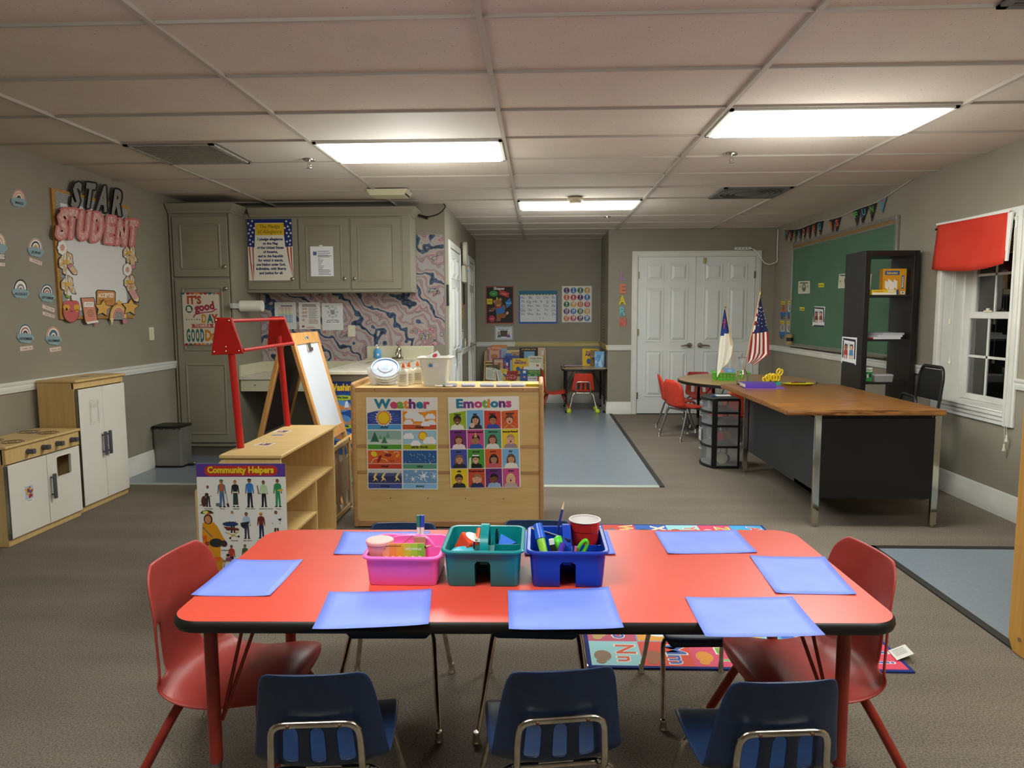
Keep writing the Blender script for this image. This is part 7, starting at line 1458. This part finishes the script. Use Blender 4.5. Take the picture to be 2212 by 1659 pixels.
# blue construction paper sheets
def sheet(label,C4,col='6f8ff0',curl=0):
    P=[at(*c,z=TZ+.0012) for c in C4]; n=10; g=G()
    for j in range(n+1):
        for i in range(n+1):
            u,v=i/n,j/n; p=P[0]*(1-u)*(1-v)+P[1]*u*(1-v)+P[2]*u*v+P[3]*(1-u)*v
            g.v.append(p+Vector((0,0,.003*(abs(u-.5)*2)**4*(abs(v-.5)*2)**2+curl*v**6)))
    g.f=[[j*(n+1)+i,(j+1)*(n+1)+i,(j+1)*(n+1)+i+1,j*(n+1)+i+1] for j in range(n) for i in range(n)]; g.mi=[0]*len(g.f)
    build(g,'construction_paper',BP,None,recalc=False,solid=.0006,smooth=60,label=label,cat='paper',group='blue paper sheets around the red table')
BP=noisy('blue_paper','7f94fa','869bfc',ns=8,rough=.5,spec=.3)
for lab,C4 in (('blue paper sheet at the left end of the red table',[(505,1209),(655,1210),(583,1288),(412,1287)]),
 ('blue paper sheet at the far edge behind the pink caddy',[(742,1149),(929,1148),(914,1197),(720,1198)]),
 ('blue paper sheet at the near edge in front of the pink caddy',[(711,1280),(933,1274),(926,1350),(674,1361)]),
 ('blue paper sheet at the near edge in the middle of the table',[(1097,1277),(1315,1269),(1348,1358),(1099,1361)]),
 ('blue paper sheet hanging slightly over the near right edge',[(1480,1291),(1711,1290),(1783,1374),(1524,1377)]),
 ('blue paper sheet at the right end of the red table',[(1619,1201),(1781,1204),(1851,1285),(1676,1282)]),
 ('blue paper sheet at the far edge on the right of the table',[(1414,1149),(1591,1146),(1636,1194),(1443,1197)]),
 ('blue paper sheet at the far edge hidden behind the royal blue caddy',[(1128,1149),(1312,1148),(1330,1198),(1134,1200)])): sheet(lab,C4)
# ---- caddies
CADN=[0]
def caddy(name,label,x0,x1,yf,yb,h,m,arch=True,pink=False):
    cx,cy=(x0+x1)/2,(yf+yb)/2; w,d=x1-x0,yb-yf; z=TZ+.001
    t=thing(name,label,'caddy',(cx,cy,z),0,'plastic supply caddies')
    g=G(); R=[rrect(w*1.0-.004,d-.004,.016,z,cx,cy),rrect(w,d,.018,z+.004,cx,cy),rrect(w+.016,d+.016,.024,z+h-.008,cx,cy),rrect(w+.034,d+.034,.032,z+h-.008,cx,cy),rrect(w+.036,d+.036,.033,z+h-.003,cx,cy),rrect(w+.028,d+.028,.03,z+h,cx,cy),rrect(w+.012,d+.012,.022,z+h-.001,cx,cy),rrect(w-.004,d-.004,.016,z+.008,cx,cy)]
    if not arch:
        g.rings(R); build(g,'caddy_body',m,t,smooth=45)
    else:
        g.rings(R); o=build(g,'caddy_body',m,t,smooth=45)
        # solid hump inside, then cut the arched notch through body and hump
        k=G(); k.prismY([(cx-.022,z-.01),(cx+.022,z-.01),(cx+.022,z+.064),(cx+.015,z+.073),(cx-.015,z+.073),(cx-.022,z+.064)],yf-.03,yf+.113); c=build(k,'cutter',m,None,base=False)
        q_=o.modifiers.new('n','BOOLEAN'); q_.object=c; q_.operation='DIFFERENCE'; q_.solver='EXACT'
        dg=bpy.context.evaluated_depsgraph_get(); me=bpy.data.meshes.new_from_object(o.evaluated_get(dg)); o.modifiers.remove(q_); o.data=me; bpy.data.objects.remove(c)
        me.polygons.foreach_set('use_smooth',[True]*len(me.polygons)); me.set_sharp_from_angle(angle=math.radians(35))
        H=G(); H.box(cx-.0275,cx-.0225,yf+.003,yf+.120,z+.003,z+.078); H.box(cx+.0225,cx+.0275,yf+.003,yf+.120,z+.003,z+.078); H.box(cx-.0225,cx+.0225,yf+.115,yf+.120,z+.003,z+.078); H.box(cx-.0225,cx+.0225,yf+.003,yf+.115,z+.074,z+.078); build(H,'notch',m,t)
    if pink:
        g=G(); P=[(cx-w*.36,cy+.03,z+h-.022),(cx-w*.26,cy+.03,z+h+.004),(cx-w*.1,cy+.03,z+h+.012),(cx+w*.12,cy+.03,z+h+.012),(cx+w*.28,cy+.03,z+h+.004),(cx+w*.4,cy+.03,z+h-.022)]
        g.rings([[(p[0],p[1]-.008,p[2]-.006),(p[0],p[1]+.008,p[2]-.006),(p[0],p[1]+.009,p[2]+.008),(p[0],p[1]-.009,p[2]+.008)] for p in catmull(P,4)]); build(g,'handle',m,t,smooth=60)
        g=G(); g.box(cx-w*.46,cx+w*.47,cy+.022,cy+.026,z+.02,z+h-.012); build(g,'divider',m,t)
    else:
        g=G(); P=[(cx,yf+.045,z+h*.45),(cx,yf+.055,z+h+.005),(cx,yf+.115,z+h+.030),(cx,yb-.085,z+h+.030),(cx,yb-.055,z+h+.005),(cx,yb-.045,z+h*.45)]
        Q=fillet([Vector(p) for p in P],.03); R2=[]
        for i,p in enumerate(Q):
            tt=(Q[min(i+1,len(Q)-1)]-Q[max(i-1,0)]).normalized(); nn=Vector((0,-tt.z,tt.y)); R2.append([p+Vector((-.012,0,0))-nn*.007,p+Vector((.012,0,0))-nn*.007,p+Vector((.012,0,0))+nn*.007,p+Vector((-.012,0,0))+nn*.007])
        g.rings(R2); build(g,'handle',m,t,bevel=.003,smooth=50)
        g=G(); g.box(cx-.002-.014,cx-.014,yf+.121,yb-.01,z+.008,z+h-.025); g.box(cx+.014,cx+.016,yf+.121,yb-.01,z+.008,z+h-.025); g.box(cx+.028,x1+.002,cy-.002,cy+.001,z+.008,z+h-.02); build(g,'divider',m,t)
    return t,cx,cy,z
TEAL=mat('teal_plastic','0d8488',.28); BLUEC=mat('royal_blue_plastic','0f3aa6',.3); PINKC=mat('pink_translucent_plastic','ff74c8',.3,alpha=.93)
fr_=at(795,1266,z=TZ); y_f=1.915; 
X=lambda px,y=y_f: at(px,1266,z=TZ).x
t,cx,cy,z=caddy('pink_caddy','pink plastic supply caddy with a low arched handle, leftmost on the table',X(795),X(943),y_f,y_f+.185,.086,PINKC,False,True)
pcx,pcy,pz=cx,cy,z
cf=pcy-.10
g=G(); g.lathe([(.026,z+.06),(.034,z+.10),(.037,z+.112),(.039,z+.113),(.039,z+.12),(.036,z+.122)],(cx-.068,cf+.04,0),24); build(g,'paint_pot',mat('pale_pink_lid','f0a8a0',.35),None,smooth=15,label='pale pink lidded pot in the pink caddy',cat='pot')
a=Art(200,60,(cx-.055,cf+.012,z+.118),(cx+.06,cf+.018,z+.118),(cx-.055,cf+.010,z+.075),base='f0a860',thick=.003)
for i,c_ in enumerate(('f09a78','ec8a40','e8a030','c8bc3a','a0c83a','80b83a')): a.rect(i*34,0,i*34+34,60,c_,1)
a.text('10 Punches Equals:',150,18,9,'f0f0e0',L=2,bold=1,fit=80,rot=180); a.rect(10,8,90,11,'8a5a3a',2); [a.disc(20+i*32,54,9,'f8e8c8',2,ry=6) for i in range(6)]; a.build('punch_card',label='rainbow coloured punch card standing in the pink caddy',cat='card')
for k,(dx,dz,c_) in enumerate(((.072,.106,'26304a'),(.07,.098,'20242e'))):
    t=thing('pencil',('dark pencil with its point to the right in the pink caddy, upper','dark patterned pencil in the pink caddy, lower')[k],'pencil',(cx+dx-.03,cf+.03,z+dz)); B=Vector((cx+dx-.07,cf+.05+.01*k,z+dz-.03)); T_=Vector((cx+dx+.008-.006*k,cf+.028+.012*k,z+dz+.004)); M_=B.lerp(T_,.82); g=G(); g.cyl(B,M_,.0036,seg=6); build(g,'barrel',PA(c_,.35),t); g=G(); g.cyl(M_,T_,.0036,.0005,6); build(g,'point',mat('pencil_wood','d8b484',.6),t)
for k,(dx,c_,l) in enumerate(((-.0,'2f7a6a','green capped marker standing behind the pink caddy handle'),(.012,'2a4ab8','blue capped marker standing behind the pink caddy handle'))):
    t=thing('marker',l,'marker',(cx+dx,cy+.08,z+.01)); g=G(); g.cyl((cx+.016+dx,cy+.08,z+.01),(cx+.018+dx,cy+.082,z+.115),.0055,seg=12); build(g,'barrel',WHITEP,t); g=G(); g.cyl((cx+.018+dx,cy+.082,z+.115),(cx+.018+dx,cy+.084,z+.15),.0062,seg=12); build(g,'cap',PA(c_,.35),t)
t=thing('scissors','small dark scissors blade showing in the pink caddy','scissors',(cx+.0,cy,z+.08)); g=G(); g.rings([[(cx-.02,cy+.005,z+.085),(cx-.016,cy+.005,z+.083),(cx-.016,cy+.007,z+.083),(cx-.02,cy+.007,z+.085)],[(cx+.012,cy+.01,z+.112),(cx+.013,cy+.01,z+.111),(cx+.013,cy+.011,z+.111),(cx+.012,cy+.011,z+.112)]]); build(g,'blade',CHROME,t)
g=G(); g.box(cx+.015,cx+.05,cy+.012,cy+.018,z+.02,z+.105); build(g,'crayon_box',mat('tan_card','b8886a',.6),None,label='tan card box in the middle of the pink caddy',cat='box')
# teal
t,cx,cy,z=caddy('teal_caddy','teal plastic supply caddy with an arched notch, middle of the table',X(966),X(1120),y_f,y_f+.215,.105,TEAL)
cf=cy-.105
t=thing('number_cube','large red cube with round white number faces in the teal caddy','cube',(cx-.05,cy+.01,z+.05))
M=Tr(cx-.045,cy-.01,z+.082)@Rz(.6)@Rx(.35)@Ry(.3); g=G(M); g.box(-.03,.03,-.03,.03,-.03,.03); build(g,'cube_body',PA('dc4226',.4),t,bevel=.008,seg=3)
for N_m,ch in ((Matrix(),'5'),(Rx(PI/2),'5'),(Ry(PI/2)@Rz(PI/2),'7')):
    a=Art(60,60,(M@N_m@Vector((-.03,.03,.0306))),(M@N_m@Vector((.03,.03,.0306))),(M@N_m@Vector((-.03,-.03,.0306))),base=None,lift=.0003); a.disc(30,30,26,'f0eee6',1); a.text(ch,30,42,24,'333333',L=2,bold=0,rot=180 if ch=='5' else 0); a.build('number_face',t)
g=G(); g.lathe([(.026,z+.03),(.031,z+.078),(.029,z+.078)],(cx-.058,cf+.03,0),28); o=thing('modeling_dough_tub','small tub of yellow-green dough with a turquoise lid in the teal caddy','tub',(cx-.058,cf+.03,z+.03)); build(g,'tub_body',PA('c8d23a',.4),o)
g=G(); g.lathe([(.033,z+.074),(.034,z+.090),(.031,z+.093),(.029,z+.090),(.0,z+.090)],(cx-.058,cf+.03,0),32); build(g,'lid',PA('3fb6cc',.3),o)
o=thing('glue_stick','small glue bottle with an orange cap lying in the teal caddy','glue',(cx-.02,cy,z+.08)); g=G(); g.cyl((cx-.026,cy-.04,z+.05),(cx-.020,cy+.0,z+.10),.008); build(g,'tube',PA('e8e4dc',.4),o); g=G(); g.cyl((cx-.020,cy+.0,z+.10),(cx-.0175,cy+.02,z+.125),.009); build(g,'cap',PA('e8641e',.4),o)
o=thing('marker','dark teal capped marker standing in the teal caddy','marker',(cx+.03,cy+.04,z)); g=G(); g.cyl((cx+.032,cy+.05,z+.01),(cx+.031,cy+.05,z+.10),.005); build(g,'barrel',PA('1a3a4a',.4),o); g=G(); g.cyl((cx+.031,cy+.05,z+.10),(cx+.031,cy+.05,z+.118),.0055,.002); build(g,'cap',PA('0f2a34',.4),o)
g=G(Tr(cx+.055,cy+.03,z+.083)@Rx(.5)@Rz(.4)); g.prism([(-.03,-.02),(.03,-.02),(.0,.03)],0,.004); build(g,'foam_triangle',PA('2f6ad0'),None,label='blue triangle of foam in the teal caddy',cat='foam piece')
g=G(); g.tube([(cx-.03,cf+.03,z+.04),(cx-.027,cf+.05,z+.11)],.003,6); build(g,'pencil',PA('20242e'),None,label='dark pencil beside the number cube in the teal caddy',cat='pencil',base=False)
# royal blue
t,cx,cy,z=caddy('blue_caddy','royal blue supply caddy with an arched notch, rightmost and fullest',X(1150),X(1302),y_f,y_f+.215,.105,BLUEC)
cf=cy-.105
cup=thing('plastic_cup','red plastic cup with a white inside in the back of the blue caddy','cup',(cx+.055,cy+.05,z+.02))
bx,by=cx+.056,cy+.045
g=G(); g.lathe([(.030,z+.03),(.032,z+.034),(.037,z+.08),(.0385,z+.081),(.041,z+.118),(.0425,z+.119),(.045,z+.147)],(bx,by,0),36,cap0=True,cap1=False); build(g,'outer_wall',PA('b8241c',.3),cup)
g=G(); g.lathe([(.0285,z+.034),(.0375,z+.09),(.0442,z+.146)],(bx,by,0),36,cap0=True,cap1=False); g.tube([(bx+.0455*math.cos(i*PI/16),by+.0455*math.sin(i*PI/16),z+.148) for i in range(32)],.002,8,closed=True); build(g,'white_lining',PA('e8e2e0',.3),cup)
o=thing('pencil','navy pencil standing upright at the back of the blue caddy','pencil',(cx-.01,cy+.07,z+.04)); B=Vector((cx-.045,cy+.04,z+.02)); T_=Vector((cx-.004,cy+.085,z+.19)); M_=B.lerp(T_,.87); g=G(); g.cyl(B,M_,.0042,seg=6); build(g,'barrel',PA('26307a',.3),o); g=G(); g.cyl(M_,T_,.0042,.0006,6); build(g,'point',mat('pencil_wood'),o)
o=thing('pencil','navy and silver pencil lying across the top of the blue caddy','pencil',(cx-.06,cy,z+.12)); B=Vector((cx+.008,cy-.055,z+.116)); T_=Vector((cx-.105,cy+.055,z+.118)); M_=B.lerp(T_,.88); g=G(); g.cyl(B,M_,.0042,seg=6); build(g,'barrel',PA('1e2a5a',.3),o); g=G(); g.cyl(M_,T_,.0042,.0006,6); build(g,'point',mat('pencil_wood'),o)
o=thing('glue_stick','lime and blue glue tube leaning at the left of the blue caddy','glue',(cx-.07,cy,z+.06)); g=G(); g.tube([(cx-.058,cf+.03,z+.055),(cx-.070,cf+.05,z+.10),(cx-.078,cf+.075,z+.13)],[.010,.012,.013],14); build(g,'tube',PA('8cc43a',.3),o); g=G(); g.cyl((cx-.074,cf+.062,z+.115),(cx-.083,cf+.088,z+.15),.0145,.013); build(g,'cap',PA('2a62d8',.25),o)
o=thing('marker','white and black dry erase marker standing in the blue caddy','marker',(cx-.045,cf+.03,z+.04)); g=G(); g.cyl((cx-.03,cf+.035,z+.03),(cx-.045,cf+.05,z+.12),.0075); build(g,'barrel',PA('e8e8e6',.3),o); g=G(); g.cyl((cx-.0315,cf+.0355,z+.045),(cx-.0425,cf+.047,z+.105),.0078); build(g,'label_band',PA('16161a',.3),o)
g=G(); g.ball((cx-.022,cy-.03,z+.095),.024,18,sc=(.9,1,1.1)); build(g,'toy_egg',PA('4fc42e',.35),None,label='bright green egg shaped toy in the blue caddy',cat='toy')
o=thing('marker','purple capped marker beside the green toy in the blue caddy','marker',(cx-.01,cf+.02,z+.05)); g=G(); g.cyl((cx-.03,cf+.02,z+.05),(cx-.022,cf+.03,z+.08),.0075); build(g,'barrel',PA('e8e4ec',.3),o); g=G(); g.cyl((cx-.022,cf+.03,z+.08),(cx-.012,cf+.04,z+.112),.0085); build(g,'cap',PA('5a3ab0',.3),o)
g=G(); g.ball((cx-.03,cf+.022,z+.082),.009,10); build(g,'orange_cap',PA('e8641e',.35),None,label='small orange cap in the blue caddy',cat='cap')
o=thing('scissors','lime handled scissors in the front right of the blue caddy','scissors',(cx+.05,cf+.03,z+.08))
for s_ in (-1,1): g=G(Tr(cx+.042,cf+.035,z+.10)@Ry(.5)@Tr(0,.006*s_,0)); g.tube([(.009*math.cos(i*PI/8),.0,.024*math.sin(i*PI/8)) for i in range(16)],.0042,8,closed=True); build(g,'handle',PA('5fc42a',.35),o)
g=G(); g.cyl((cx+.05,cf+.035,z+.085),(cx+.058,cf+.037,z+.03),.003,seg=6); build(g,'blade',CHROME,o)
g=G(); g.cyl((cx+.018,cf+.02,z+.06),(cx+.024,cf+.022,z+.108),.0042,seg=6); build(g,'pencil',PA('d86a8a'),None,label='short pink pencil end beside the blue caddy handle',cat='pencil',base=False)
# ================================================================ CHAIRS AT THE RED TABLE
fs=[chair('navy school chair with chrome frame at the near side, left of three','loop',NAVY,CHROME,1.06,(-.525,1.70),.09,splay=.05),
 chair('navy school chair with chrome frame at the near side, middle of three','loop',NAVY,CHROME,1.06,(.025,1.735),.15,splay=.05),
 chair('navy school chair with chrome frame at the near side, right of three','loop',NAVY,CHROME,1.06,(.525,1.70),.09,splay=.05)]
chair('navy school chair at the far side behind the pink caddy','loop',NAVY,CHROME,1.08,(-.51,2.45),PI+.03,splay=.045,reach=.28,rear=.13)
chair('navy school chair at the far side behind the blue caddy','loop',NAVY,CHROME,1.10,(-.01,2.455),PI-.02,splay=.045,reach=.28,rear=.13)
chair('navy school chair at the far side on the right, back below the table','loop',NAVY,CHROME,1.0,(.55,2.45),PI+.05,splay=.03,reach=.2)
chair('large red moulded chair at the left end of the red table','side',REDD,REDM,1.20,(-.90,2.06),-PI/2-.08,glidem=CHROME,splay=.045)
chair('large red moulded chair at the right end of the red table','side',REDD,REDM,1.20,(.80,2.14),PI/2+.12,glidem=CHROME,splay=.045)
